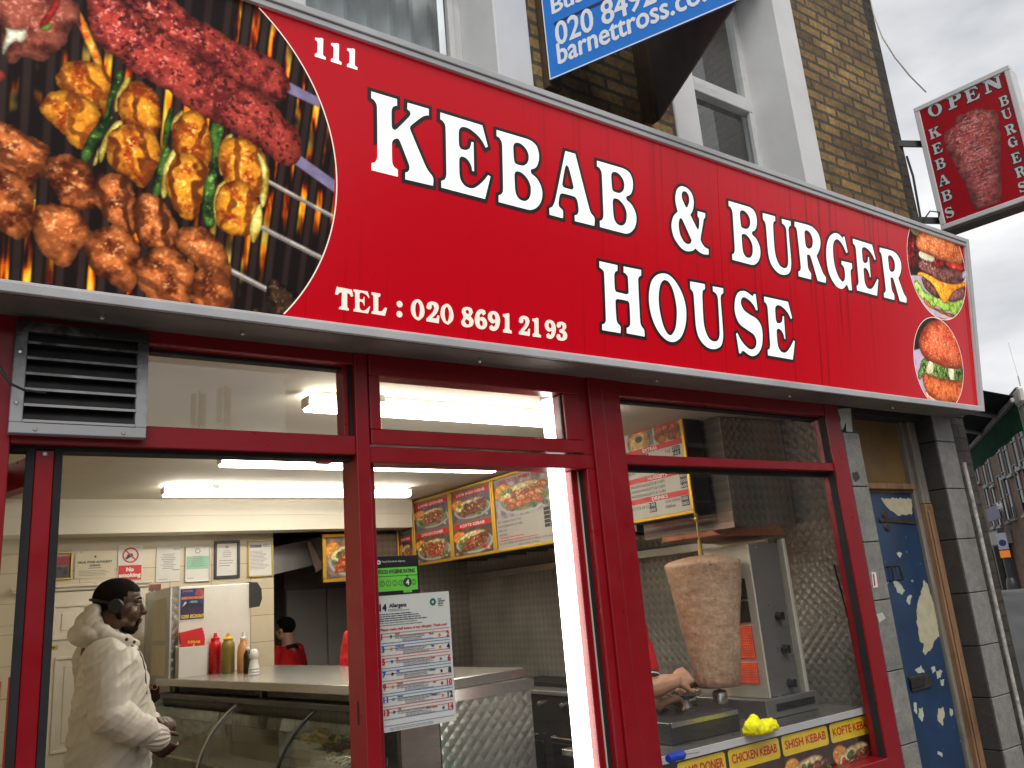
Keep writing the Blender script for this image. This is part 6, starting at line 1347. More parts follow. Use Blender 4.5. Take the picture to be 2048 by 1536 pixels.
pa_ = corners(561, 1168, 574, 1222, 6.99); tag(MB().box(pa_[0], pa_[2], 6.985, 6.998, pa_[1], pa_[3]).build('wall_chart', 'paper'), 'narrow white chart on the kitchen wall tiles behind the worker', 'notice')
pa_ = corners(530, 1240, 560, 1246, 6.6); sh = thing('kitchen_shelf', 'small kitchen shelf with jars on the far tiled wall', 'shelf', (pa_[0], 6.7, pa_[1]))
MB().box(pa_[0], pa_[2], 6.6, 6.99, pa_[1], pa_[1]+.02).build('board', 'plastic_white', sh)
for i, (mt, x) in enumerate((('vinegar', .06), ('plastic_mustard', .17), ('plastic_red', .28))):
    tag(MB().lathe((pa_[0]+x, 6.75, pa_[1]+.021), [(.035, 0), (.035, .11), (.02, .14), (.02, .17)], 12).build('jar', mt, smooth=True), ('dark', 'olive', 'red')[i]+' jar standing on the small kitchen shelf', 'jar', 'jars on the kitchen shelf')

# ------------------------------------------------------------------ right window: sill, doner grill, kebab
sl_ = thing('window_counter', 'steel topped counter behind the right window with kebab picture panels on its front', 'counter', (3.05, .2, 0))
SZ = .905
MB().box(2.352, 3.86, .102, .62, SZ-.028, SZ).build('steel_top', 'steel', sl_, bevel=.003)
MB().box(2.352, 3.86, .096, .1015, SZ-.03, SZ+.001).build('edge_trim', 'alu', sl_, bevel=.001)
MB().box(2.36, 3.86, .112, .60, .02, SZ-.0285).build('front_board', 'black', sl_)
def cell(lab, xa, xb, meat, kind, seed):
    z1 = SZ-.034; h = .29; z0 = z1-h; w_ = xb-xa; o = V((xa, .1118, z0)); c = Canvas(0, 0, w_, h, .004); c.fill((28, 20, 18)); dish(c, .005, .0, w_-.005, h*.72, meat, seed, (60, 30, 25), kind); pn = c.build('kebab_picture_panel', o, X1, Z1, sl_, 'print', .001)
    m_ = MB(); P = []
    for cx_, cy_, a0 in ((w_-.02, h-.02, 0), (.02, h-.02, 1), (.02, h*.745, 2), (w_-.02, h*.745, 3)):
        for j in range(5): a = (a0+j/4)*math.pi/2; P.append(o+X1*(cx_+.015*math.cos(a))+Z1*(cy_+.015*math.sin(a)))
    Pn = [V((p.x, p.y-.0015, p.z)) for p in P]; m_.prism(Pn, V((0, -.0006, 0))); m_.build('yellow_label', 'ink_yellow', pn)
    m_ = MB(); put_text(m_, lab, o+X1*w_*.5+Z1*(h*.79)-Y1*.003, X1, Z1, h*.12, 'C', w_*.86, .0012); m_.build('lettering', 'ink_red', pn)
xs4 = [pY(p_, q_, .112).x for p_, q_ in ((1350, 1536), (1452, 1512), (1560, 1490), (1657, 1468), (1746, 1450))]
for (l_, m_k, k_, s_), xa, xb in zip((('LAMB DONER', DONER, 0, 91), ('CHICKEN KEBAB', CHICK, 1, 92), ('SHISH KEBAB', LAMB, 1, 93), ('KOFTE KEBAB', KOFTE, 2, 94)), xs4[:-1], xs4[1:]): cell(l_, xa+.006, xb-.004, m_k, k_, s_)
# doner grill
M['pale_steel'] = flat('pale_polished_steel', (.66, .62, .52), .35, .3, var=.05)
ky = .42; kx = pY(1441, 1395, ky).x
gl = thing('doner_grill', 'upright gas doner grill with glowing burners, knobs and a steel drip tray', 'grill', (kx+.2, ky, SZ))
zbx = pY(1430, 1424, .25).z
bx0, bx1 = pY(1325, 1425, .25).x, pY(1468, 1430, .25).x
mb = MB(); mb.box(bx0, bx1, .22, .75, SZ+.0005, zbx); mb.build('drip_tray_base', 'steel_dark', gl, bevel=.004)
mb = MB(); mb.box(bx0+.01, bx1-.01, .215, .2195, zbx-.022, zbx-.002); mb.build('tray_lip', 'steel', gl, bevel=.001)
gx0, gx1 = pY(1500, 1150, .30).x, pY(1562, 1130, .30).x; zg0 = pY(1553, 1394, .3).z; zg1 = pY(1500, 1088, .3).z
mb = MB(); mb.box(gx0+.012, gx1, .305, .62, zg0, zg1); mb.build('burner_housing', 'grill_steel', gl, bevel=.003)
mb = MB(); mb.box(gx0, gx0+.0115, .29, .62, zg0, zg1); mb.build('polished_edge', 'pale_steel', gl, bevel=.002)
mb = MB(); mb.box(gx1+.03, gx1+.055, .29, .33, zg0-.02, zg1+.02); mb.build('polished_edge', 'pale_steel', gl, bevel=.004)
mb = MB(); mb.box(gx1+.002, gx1+.03, .34, .62, zg0, zg1); mb.build('shadow_gap', 'black', gl)
xd0, xd1 = gx0-.06, gx1+.08
mb = MB(); mb.box(xd0, xd1, .27, .72, SZ+.001, zg0-.001); bb = mb.build('lower_cabinet', 'grill_steel', gl, bevel=.003)
mb = MB(); mb.box(xd0+.07, xd1-.03, .262, .2695, (SZ+zg0)/2-.012, (SZ+zg0)/2+.02); mb.build('control_slot', 'black', bb, bevel=.003)
mb = MB()
for bx_, by_ in ((1512, 1095), (1555, 1230+0), (1590, 1388), (1560, 1392)): p = pY(bx_, by_, .305); mb.lathe((p.x, .3045, p.z), [(.006, 0), (.004, .004), (.001, .005)], 8, (0, -1, 0))
mb.each('bolt', 'steel', gl)
for qx, qy in ((1556, 1232), (1568, 1298), (1580, 1366)):
    p = pY(qx, qy, .3); m_ = MB(); m_.lathe((p.x, .3045, p.z), [(.021, 0), (.021, .012), (.017, .018), (.017, .034), (.001, .035)], 16, (0, -1, 0)); m_.obox((p.x-.004, .262, p.z-.019), X1*.008, Y1*.012, Z1*.038); m_.build('knob', 'black', gl, smooth=True)
mb = MB(); zq = [pX(1495, y, gx0).z for y in (1366, 1325, 1316, 1252)]
for a, b in ((zq[0], zq[1]), (zq[2], zq[3])):
    for ya, yb2 in ((.335, .455), (.465, .585)): mb.box(gx0-.006, gx0-.0005, ya, yb2, a, b)
mb.each('glowing_burner', 'burner', gl)
mb = MB()
for z_ in (zq[3]+.02, zq[3]+.13): mb.box(gx0-.006, gx0-.0005, .335, .585, z_, z_+.10)
mb.each('unlit_burner', 'rust', gl)
zc = zg1+.03
mb = MB(); mb.hexa([(kx+.02, .30, zc+.02), (gx1+.07, .28, zc-.0), (gx1+.07, .70, zc-.0), (kx+.02, .70, zc+.02), (kx+.02, .34, zc+.05), (gx1+.07, .33, zc+.07), (gx1+.07, .70, zc+.07), (kx+.02, .70, zc+.05)])
M['copper'] = flat('heat_tinted_steel', (.34, .13, .08), .35, .8, var=.2); mb.build('top_shield', 'copper', gl, bevel=.004)
mb = MB(); mb.tube([(kx, ky, zbx), (kx, ky, 1.1)], .009, 10); mb.lathe((kx, ky, zbx+.001), [(.036, 0), (.036, .045), (.03, .055), (.012, .06)], 16); mb.build('spit_socket', 'steel', gl, smooth=True)
kb = thing('doner_kebab', 'large tapering brown doner kebab on its vertical spit', 'kebab', (kx, ky, 1.08))
zkt, zkb = pY(1405, 1128, ky).z+.02, pY(1440, 1372, ky).z
rng = random.Random(5); m_ = MB(); prof = []; nK = 56
for i in range(nK+1):
    t_ = i/nK; r2 = .104+(.190-.104)*t_**1.02
    if t_ > .965: r2 *= 1-.14*((t_-.965)/.035)**2
    if t_ < .02: r2 *= .93
    prof.append((r2, zkb+(zkt-zkb)*t_))
prof = [(.02, zkb-.002), (.07, zkb-.003)]+prof+[(.12, zkt+.010), (.05, zkt+.02), (.012, zkt+.022)]
m_.lathe((kx, ky, 0), prof, 96)
for v in m_.v:
    d2 = V((v.x-kx, v.y-ky, 0)); rr2 = d2.length
    if rr2 > .05:
        k_ = mnoise.noise(V((v.x*9, v.y*9, v.z*5)))*.007+mnoise.noise(V((v.x*30, v.y*30, v.z*48)))*.003+mnoise.noise(V((math.atan2(d2.y, d2.x)*3, v.z*1.2, 3)))*.008; v.x += d2.x/rr2*k_; v.y += d2.y/rr2*k_
m_.build('meat', 'kebab', kb, smooth='all')
m_ = MB(); m_.tube([(kx, ky, zkt+.02), (kx, ky, zkt+.20)], .004, 8); m_.lathe((kx, ky, zkt+.022), [(.013, 0), (.013, .05), (.009, .052), (.009, .075), (.004, .08)], 12); m_.lathe((kx, ky, zkt+.19), [(.006, 0), (.013, .012), (.006, .024), (.011, .034), (.003, .045)], 12); m_.build('spit', 'gilt', kb, smooth=True)
# meat pan under the kebab
pn_ = thing('meat_pan', 'shallow steel pan of cut doner meat under the kebab', 'pan', (kx-.17, ky+.06, zbx))
p = pY(1368, 1388, ky+.06); m_ = MB(); m_.lathe((p.x, p.y, p.z-.02), [(.04, 0), (.075, .014), (.088, .022), (.084, .024), (.07, .015), (.02, .006)], 28); m_.build('pan', 'steel', pn_, smooth=True)
m_ = MB(); rng = random.Random(3)
for _ in range(40): a, rr2 = rng.uniform(0, 6.3), rng.uniform(0, .055); c_ = V((p.x+rr2*math.cos(a), p.y+rr2*math.sin(a), p.z+rng.uniform(0, .02))); b2 = rng.uniform(0, 6.3); m_.tube([c_, c_+V((.02*math.cos(b2), .02*math.sin(b2), .005)), c_+V((.04*math.cos(b2), .04*math.sin(b2), -.002))], .005, 5)
m_.build('meat_strips', 'kebab', pn_, smooth=True)
mb = MB(); mb.lathe((p.x, p.y, zbx), [(.03, 0), (.02, p.z-.02-zbx-.0)], 10); mb.build('pan_foot', 'steel_dull', pn_)
# yellow cloth and blue handled tool on the sill
p = pZ(1540, 1470, SZ); m_ = MB(); rng = random.Random(8)
m_.ell((p.x, p.y+.05, SZ+.018), (.10, .05, .022), 20); m_.ell((p.x-.045, p.y+.04, SZ+.035), (.05, .04, .035), 16); m_.ell((p.x-.035, p.y+.045, SZ+.062), (.022, .025, .022), 14); m_.ell((p.x+.055, p.y+.055, SZ+.028), (.055, .04, .026), 16); m_.ell((p.x+.085, p.y+.05, SZ+.018), (.03, .03, .02), 14); m_.ell((p.x+.02, p.y+.03, SZ+.03), (.04, .03, .024), 14)
cl_ = skin_obj('yellow_cloth', m_, 'yellow_cloth', None, .005, 3, lambda c_, n_: .007*mnoise.noise(c_*38)+.004*mnoise.noise(c_*80+V((3, 1, 2))))
for v in cl_.data.vertices: v.co.z = max(v.co.z, SZ+.001)
tag(cl_, 'crumpled bright yellow cleaning cloth on the steel window counter', 'cloth')
a, b, e = pZ(1336, 1518, SZ+.02), pZ(1368, 1508, SZ+.02), pZ(1398, 1503, SZ+.015)
kn = thing('sharpening_steel', 'tool with a chunky blue handle and thin steel rod lying on the window counter', 'tool', (b.x, b.y, SZ))
MB().tube([a, a.lerp(b, .15), a.lerp(b, .5), a.lerp(b, .85), b], [.014, .019, .016, .019, .011], 10).build('handle', 'blue_plastic', kn, smooth=True)
MB().tube([b, e], .004, 8).build('rod', 'steel', kn, smooth=True)
# cable on the right-hand wall
P_ = [pX(1668, 1130, 4.09), pX(1695, 1230, 4.09), pX(1712, 1320, 4.09), pX(1730, 1412, 4.09)]
tag(MB().tube(P_, .005, 6).build('wall_cable', 'black', smooth=True), 'black cable running down the quilted steel wall by the right window', 'cable')
# green bin lid by the middle window
p = pZ(1130, 1534, .62); tag(MB().box(1.75, 2.07, .2, .6, .1, .70).build('green_bin', 'green_floor', bevel=.02), 'green plastic bin below the bright window tube', 'bin')
# ------------------------------------------------------------------ stickers on the middle window
YS = .0685
x0, z0, x1, z1 = 1.238, pY(762, 1469, YS).z, pY(896, 1300, YS).x, pY(896, 1182, YS).z
z0 = (z0+pY(914, 1439, YS).z)/2; x1 = (pY(896, 1182, YS).x+pY(914, 1439, YS).x)/2; z1 = (z1+pY(749, 1193, YS).z)/2
w_, h = x1-x0, z1-z0; o = V((x0, YS-.0005, z0))
al = thing('allergens_poster', 'white 14 Allergens poster in the middle window', 'poster', ((x0+x1)/2, YS, z0))
MB().box(x0, x1, YS, YS+.002, z0, z1).build('sheet', 'paper', al)
T = {k_: MB() for k_ in ('ink', 'ink_grey', 'ink_pink', 'ink_blue', 'ink_navy', 'ink_teal', 'ink_red', 'ink_orange', 'steel_dark')}
def tt(k_, t_, x, y, hh, al_='L', ww=None, b=.0003): put_text(T[k_], t_, o+X1*x*w_+Z1*y*h-Y1*.0008, X1, Z1, hh*h, al_, ww*w_ if ww else None, b)
tt('ink_navy', '14', .01, .885, .052, b=.0012); tt('ink_navy', 'Allergens', .14, .908, .028, b=.0006)
lines(T['ink_teal'], o, .12*w_, .42*w_, .875*h, .897*h, 2, 3); lines(T['ink_navy'], o, .0, .68*w_, .80*h, .865*h, 4, 4, th=.35); lines(T['ink_grey'], o, .0, .62*w_, .765*h, .80*h, 2, 5, th=.3)
disc(T['ink_teal'], o, X1, Z1, .755*w_, .925*h, .028*h, .001, 18, .012*h)
for i, t_ in enumerate(('food', 'standards', 'agency')): tt('ink_teal', t_, .83, .94-.017*i, .012)
tt('ink_red', 'food.gov.uk', .83, .89, .007)
tt('ink_pink', 'Please make staff aware of any allergies. Thank you!', .01, .735, .018, ww=.93, b=.0004)
nm_ = ['Celery', 'Gluten', 'Crustaceans', 'Eggs', 'Fish', 'Lupin', 'Milk', 'Molluscs', 'Mustard', 'Nuts', 'Peanuts', 'Sesame', 'Soya', 'Sulphur dioxide']
for i in range(14):
    L_side = i % 2 == 0; row = i//2; yt = .70-.092*row-(0 if L_side else .024); k_ = ('ink_pink', 'ink_blue')[row % 2]; kn_ = ('ink_red', 'ink_navy', 'ink_blue', 'ink_red')[(i*3) % 4]
    rect(T[k_], o, X1, Z1, .01*w_, (yt+.012)*h, .97*w_, (yt+.0155)*h, .0008)
    if not L_side: rect(T[('ink_blue', 'ink_pink')[row % 2]], o, X1, Z1, .01*w_, (yt-.036)*h, .97*w_, (yt-.0325)*h, .0008)
    if L_side:
        tt(kn_, str(i+1), .015, yt-.030, .040, b=.0011); tt(kn_, nm_[i], .2, yt, .011); lines(T['ink_grey'], o, .2*w_, .8*w_, (yt-.033)*h, (yt-.004)*h, 3, i, th=.35)
        disc(T[('ink_teal', 'ink_orange', 'ink_blue', 'steel_dark', 'ink_orange', 'ink_grey', 'ink_teal')[row]], o, X1, Z1, .145*w_, (yt-.012)*h, .012*h, .001, 7)
    else:
        tt(kn_, str(i+1), .965, yt-.030, .040, 'R', b=.0011); tt(kn_, nm_[i], .74, yt, .011, 'R'); lines(T['ink_grey'], o, .3*w_, .75*w_, (yt-.033)*h, (yt-.004)*h, 3, i, th=.35)
        disc(T[('ink_orange', 'ink_orange', 'ink_grey', 'steel_dark', 'ink_red', 'ink_orange', 'ink_teal')[row]], o, X1, Z1, .825*w_, (yt-.012)*h, .012*h, .001, 7)
rect(T['ink_blue'], o, X1, Z1, .01*w_, .042*h, .97*w_, .045*h, .0008); lines(T['ink_grey'], o, .08*w_, .9*w_, .008*h, .03*h, 2, 44, th=.3)
for k_, m_ in T.items():
    if m_.v: m_.build({'ink': 'lettering', 'ink_grey': 'small_print', 'ink_pink': 'pink_lettering', 'ink_blue': 'blue_lettering', 'ink_navy': 'navy_lettering', 'ink_teal': 'green_emblem', 'ink_red': 'red_lettering', 'ink_orange': 'food_symbol', 'steel_dark': 'dark_symbol'}[k_], k_, al)
x0, x1 = 1.236, pY(838, 1150, YS).x; z0 = pY(840, 1186, YS).z; z1 = pY(835, 1110, YS).z; w_, h = x1-x0, z1-z0; o = V((x0, YS-.002, z0))
hy = thing('hygiene_sticker', 'black and green FOOD HYGIENE RATING 4 sticker above the allergens poster', 'sticker', ((x0+x1)/2, YS, z0))
MB().box(x0, x1, YS-.0015, YS+.001, z0, z1).build('sheet', 'black', hy, bevel=.0005)
m_ = MB(); rect(m_, o, X1, Z1, 0, h*.10, w_*.95, h*.70, .0005); m_.build('green_panel', 'green_lbl', hy)
m_, m2, m3 = MB(), MB(), MB(); put_text(m_, 'FOOD HYGIENE RATING', o+X1*w_*.03+Z1*h*.55-Y1*.001, X1, Z1, h*.10, width=w_*.86, bold=.0006); rect(m_, o, X1, Z1, 0, h*.475, w_*.95, h*.49, .001)
for i in range(6):
    cx_ = w_*(.10+.15*i); 
    if i == 4: disc(m_, o, X1, Z1, cx_, h*.30, h*.125, .001, 24); put_text(m2, '4', o+X1*cx_+Z1*h*.235-Y1*.002, X1, Z1, h*.14, 'C', bold=.0008)
    else: disc(m_, o, X1, Z1, cx_, h*.30, h*.075, .001, 20, h*.06); put_text(m_, str(i), o+X1*cx_+Z1*h*.265-Y1*.001, X1, Z1, h*.075, 'C')
m_.prism([o+X1*w_*.67+Z1*h*.475-Y1*.001, o+X1*w_*.73+Z1*h*.475-Y1*.001, o+X1*w_*.70+Z1*h*.435-Y1*.001], V((0, -.0002, 0)))
put_text(m2, 'Food Standards Agency', o+X1*w_*.12+Z1*h*.84-Y1*.001, X1, Z1, h*.05); disc(m2, o, X1, Z1, w_*.04, h*.85, h*.06, .001, 16, h*.02)
rect(m3, o, X1, Z1, w_*.60, h*.04, w_*.80, h*.1, .0006); put_text(m_, 'GOOD', o+X1*w_*.70+Z1*h*.055-Y1*.001, X1, Z1, h*.035, 'C'); m_.build('lettering', 'ink', hy); m2.build('white_lettering', 'ink_white', hy); m3.build('rating_tab', 'green_lbl', hy)

# ------------------------------------------------------------------ people
from mathutils.bvhtree import BVHTree
def basis(f, up=(0, 0, 1)):
    f = V(f).normalized(); l = V(up).cross(f).normalized(); u = f.cross(l); return Matrix((f, l, u)).transposed()   # columns: forward, left, up
def head_prims(mb, C, B, s=1, heavy=0, nose=1):
    P = lambda x, y, z: V(C)+B @ V((x*s, y*s, z*s)); E = lambda c, r, rot=None: mb.ell(P(*c), [a*s for a in r], 18, B if rot is None else B @ rot)
    E((-.012, 0, .035), (.100, .078, .084)); E((.022, 0, -.03), (.070, .064+.006*heavy, .082)); E((.052, 0, -.088), (.034+.006*heavy, .036+.008*heavy, .028))
    mb.cap(P(.088, 0, .012), P(.108, 0, -.028), .010*s, .0165*s); 
    for y in (-.014, .014): E((.100, y, -.032), (.011, .009, .009))
    E((.074, 0, .022), (.022, .052, .013))
    for y in (-1, 1): E((.0775, .032*y, .0125), (.0125, .0165, .0065)); E((.0775, .032*y, -.0085), (.0115, .015, .005))
    E((.093, 0, -.060), (.013, .025, .0075)); E((.090, 0, -.073), (.014, .022, .008)); E((.078, 0, -.055), (.02, .035, .03))
    for y in (-1, 1):
        E((.052, .040*y, -.035), (.034, .028+.006*heavy, .034)); E((-.004, .079*y, -.012), (.019, .010, .031)); E((.008, .05*y, -.075), (.05, .026+.006*heavy, .03))
    mb.cap(P(-.02, 0, -.06), P(-.05, 0, -.20), (.058+.012*heavy)*s, (.068+.014*heavy)*s)
def eyes(root, C, B, s, body):
    for y in (-1, 1):
        c = V(C)+B @ V((.0775*s, .032*y*s, .0025*s)); e = MB().ell(c, [.0115*s]*3, 12).build('eye', 'eye', root, smooth='all')
        d = (B @ V((1, .05*y, 0))).normalized(); MB().ell(c+d*.0085*s, [.0062*s]*3, 10).build('iris', 'black', e, smooth='all')
        a = V(C)+B @ V((.090*s, .014*y*s, .030*s)); b = V(C)+B @ V((.089*s, .034*y*s, .035*s)); c2 = V(C)+B @ V((.074*s, .052*y*s, .028*s)); MB().tube([a, b, c2], [.0035*s, .0045*s, .0025*s], 6).build('eyebrow', 'hair', root, smooth=True)
def hand(mb, wr, d, n, curl=.5, s=1, thumb=1, spread=.0):
    """palm, four bent fingers of different length and a thumb; d along the hand, n out of the palm"""
    d = V(d).normalized(); n = (V(n)-d*V(n).dot(d)).normalized(); l = d.cross(n); wr = V(wr)
    mb.loft([(wr+d*(t_*s), l*(w_*s), n*(h_*s)) for t_, w_, h_ in ((-.02, .026, .021), (.01, .030, .019), (.045, .040, .017), (.085, .041, .014), (.094, .034, .009))], 14)
    for i, (off, L) in enumerate(((.030, .070), (.010, .079), (-.011, .074), (-.031, .058))):
        p = wr+d*(.084*s)+l*(off*s); ang = 0; segs = (.45, .30, .25); r_ = (.0098, .0088, .0078, .0066)
        for k_, sg_ in enumerate(segs):
            ang += curl*(.85, 1.0, .75)[k_]*(1+.08*i); dd = (d*math.cos(ang)+n*math.sin(ang)+l*(spread*off*8)).normalized(); q = p+dd*(L*sg_*s); mb.cap(p, q, r_[k_]*s, r_[k_+1]*s, 9); p = q
    p = wr+d*(.022*s)+l*(.028*s*thumb); q = p+(l*.62*thumb+d*.62+n*.35).normalized()*(.042*s); r2 = q+(l*.15*thumb+d*.85+n*.5).normalized()*(.032*s); r3 = r2+(d*.75+n*.65-l*.1*thumb).normalized()*(.024*s)
    mb.cap(p, q, .0150*s, .0110*s, 9); mb.cap(q, r2, .0110*s, .0095*s, 9); mb.cap(r2, r3, .0095*s, .0075*s, 9)
def hair_cap(name, root, C, B, s, front=.062, low=-.055, grow=.006, mat='hair'):
    mb = MB(); n = 40; ok = []
    mb.ell(V((-.012, 0, .037)), (.100+grow, .078+grow, .084+grow), n)
    def keep(p):
        if p.z > .055: return p.x < front+.02-.15*max(0, p.z-.1)
        if p.z > .0: return p.x < front-.02-(.055-p.z)*.6
        return p.x < -.012+.2*(p.z+.0)*.3 and p.z > low
    mb.f = [f for f in mb.f if all(keep(mb.v[i]) for i in f)]
    used = sorted({i for f in mb.f for i in f}); rm = {a: b for b, a in enumerate(used)}; vs = [mb.v[i] for i in used]
    mb.f = [tuple(rm[i] for i in f) for f in mb.f]; mb.v = [V(C)+B @ (v*s*(1+.012*mnoise.noise(v*60))) for v in vs]
    return mb.build(name, mat, root, smooth='all')
def surf(ob, px, py, lift=.003):
    bs = wloc(ob); me = ob.data; bv = BVHTree.FromPolygons([v.co+bs for v in me.vertices], [tuple(p.vertices) for p in me.polygons]); d = ray(px, py).normalized()
    h = bv.ray_cast(CAM, d); return (h[0]+h[1]*lift) if h[0] is not None else None
def wrinkle(a=.008, sc=(10, 10, 20), a2=.003):
    def f(c, n): return a*mnoise.noise(V((c.x*sc[0]+c.z*6, c.y*sc[1], c.z*sc[2])))+a2*mnoise.noise(c*45)-abs(mnoise.noise(V((c.x*7+c.z*16, c.y*7, c.z*9-c.x*8))))*a*1.1
    return f

# the customer, in profile, facing the counter
YP = 1.9
cu = thing('person', 'man in a cream hooded jacket with dark headphones waiting at the counter', 'person', (pY(225, 1400, YP).x, YP, 0), 'people in the shop')
HB_ = basis((.97, -.22, -.07)); HC = pY(238, 1211, YP); HS = 1.03
rows = [(1284, 196, 246, .11), (1293, 172, 268, .17), (1318, 161, 285, .205), (1360, 152, 297, .215), (1400, 144, 304, .225), (1440, 138, 308, .23), (1480, 133, 303, .235), (1536, 128, 297, .235)]
rings = []
for py, xl_, xr_, b in rows:
    l, r_ = pY(xl_, py, YP), pY(xr_, py, YP); rings.append((V(((l.x+r_.x)/2, YP, (l.z+r_.z)/2)), V(((r_.x-l.x)/2, 0, (r_.z-l.z)/2)), V((0, b, 0))))
cb = rings[-1]; 
for z_ in (.9, .80): rings.append((V((cb[0].x-.02, YP, z_)), V((cb[1].x, 0, 0)), V((0, .23, 0))))
sh = pY(213, 1318, 1.70); el = pY(216, 1432, 1.655); wr = pY(300, 1474, 1.66); cuff = pY(311, 1474, 1.66)
sh2, el2, wr2 = V((sh.x, 2.10, sh.z)), V((el.x+.03, 2.14, el.z)), pY(300, 1446, 1.98)
feet = [V((cb[0].x-.02, YP-.11, 0)), V((cb[0].x+.05, YP+.11, 0))]
mb = MB(); head_prims(mb, HC, HB_, HS, 1.4)
mb.loft([(c_, a*.8, b*.8) for c_, a, b in rings[1:]], 16)
nb = HC+HB_ @ V((-.05, 0, -.2)); mb.cap(nb, rings[2][0], .08, .11)
for s_, e_, w_ in ((sh, el, wr), (sh2, el2, wr2)): mb.cap(s_, e_, .06, .052); mb.cap(e_, w_, .05, .033)
for i, f_ in enumerate(feet):
    hip = V((f_.x, f_.y, .85)); kn_ = V((f_.x+.01, f_.y, .47)); mb.cap(hip, kn_, .10, .07); mb.cap(kn_, V((f_.x-.02, f_.y, .09)), .062, .045); mb.cap(V((f_.x-.03, f_.y, .045)), V((f_.x+.17, f_.y, .035)), .04, .033)
d2 = (pY(326, 1424, 1.93)-wr2); hand(mb, wr2+d2*.05, (pY(333, 1436, 1.9)-pY(306, 1442, 1.98)), (.1, -.35, -1), .62, 1.05, -1)
hand(mb, cuff+V((-.025, .0, -.004)), (.75, .05, -.62), (.3, .85, .3), .6, 1.05, 1)
body = skin_obj('body', mb, 'skin_dark', cu, .0052, 4)
eyes(cu, HC, HB_, HS, body)
hair_cap('hair', cu, HC, HB_, HS, .070, -.085, .004)
mb = MB(); P = lambda x, y, z: HC+HB_ @ V((x*HS, y*HS, z*HS))
mb.ell(P(.060, 0, -.100), (.034, .036, .026), 16, HB_); mb.ell(P(.078, 0, -.088), (.012, .02, .016), 12, HB_)
for y in (-1, 1): mb.cap(P(.004, .073*y, -.03), P(.014, .069*y, -.070), .010, .013); mb.cap(P(.014, .069*y, -.070), P(.038, .052*y, -.104), .013, .015); mb.cap(P(.038, .052*y, -.104), P(.066, .024*y, -.110), .015, .02); mb.cap(P(.092, .022*y, -.056), P(.084, .028*y, -.088), .005, .009)
mb.cap(P(.094, -.02, -.049), P(.094, .02, -.049), .0045, .0045)
skin_obj('beard', mb, 'hair', cu, .005, 3, lambda c, n: .002*mnoise.noise(c*300))
# jacket: body, sleeves and hood grown into one garment
mb = MB(); mb.loft(rings, 28)
for s_, e_, w_, k_ in ((sh, el, cuff, 1), (sh2, el2, wr2+d2*.1, .95)):
    mb.cap(s_, e_, .094*k_, .083*k_, 18); mb.cap(e_, e_.lerp(w_, .55), .088*k_, .078*k_, 18); mb.cap(e_.lerp(w_, .55), e_.lerp(w_, .88), .078*k_, .062*k_, 18); mb.cap(e_.lerp(w_, .88), w_, .056*k_, .050*k_, 16)
q = lambda px, py, y=YP: pY(px, py, y)
for (p_, r_) in ((q(172, 1268), (.075, .13, .055)), (q(180, 1246), (.062, .11, .06)), (q(186, 1228), (.04, .08, .05)), (q(205, 1268), (.085, .125, .045)), (q(165, 1278), (.06, .11, .04))): mb.ell(p_, r_, 18)
mb.cap(q(196, 1256, 1.80), q(256, 1284, 1.80), .03, .03, 12); mb.cap(q(196, 1256, 2.0), q(256, 1284, 2.0), .03, .03, 12); mb.cap(q(250, 1279, 1.84), q(268, 1288, 1.9), .03, .028, 12); mb.cap(q(250, 1279, 1.96), q(268, 1288, 1.9), .03, .028, 12)
def wf_(c, n):
    u, v = c.x*.75+c.z*.66, -c.x*.66+c.z*.75; q2 = c.x*.9-c.z*.3
    fold = (1-abs(mnoise.noise(V((u*3.5, c.y*4, v*13)))))**3*.012
    drape = mnoise.noise(V((c.x*11, c.y*9, c.z*2.2)))*.006
    f2 = (1-abs(mnoise.noise(V((u*7+3, c.y*7, v*27)))))**4*.005
    return fold+drape+f2+mnoise.noise(c*24)*.001-.009
jk = skin_obj('jacket', mb, 'jacket', cu, .0055, 3, wf_)
mb = MB(); pts = [surf(jk, *p_, .001) for p_ in ((262, 1291), (276, 1300), (284, 1316), (289, 1336), (291, 1360), (293, 1388))]; pts = [p for p in pts if p]
if len(pts) > 2: mb.tube(pts, .0035, 6); mb.build('zip', 'black', cu, smooth=True)
mb = MB()
for px_, py_ in ((255, 1266), (253, 1279), (268, 1284)):
    p = surf(jk, px_, py_, .002)
    if p: mb.ell(p, (.008, .006, .008), 8)
if mb.v: mb.each('toggle', 'black', cu, smooth='all')
mb = MB(); prv = cuff-(cuff-el).normalized()*.03
ax_ = (cuff-el).normalized()
for i in range(4): mb.cap(prv+ax_*(i*.012), prv+ax_*(i*.012+.004), .054-.0012*(i % 2), .054, 18)
skin_obj('cuff', mb, 'jacket', cu, .004, 2, lambda c, n: .003*math.sin(math.atan2(c.y-cuff.y, c.z-cuff.z)*14))
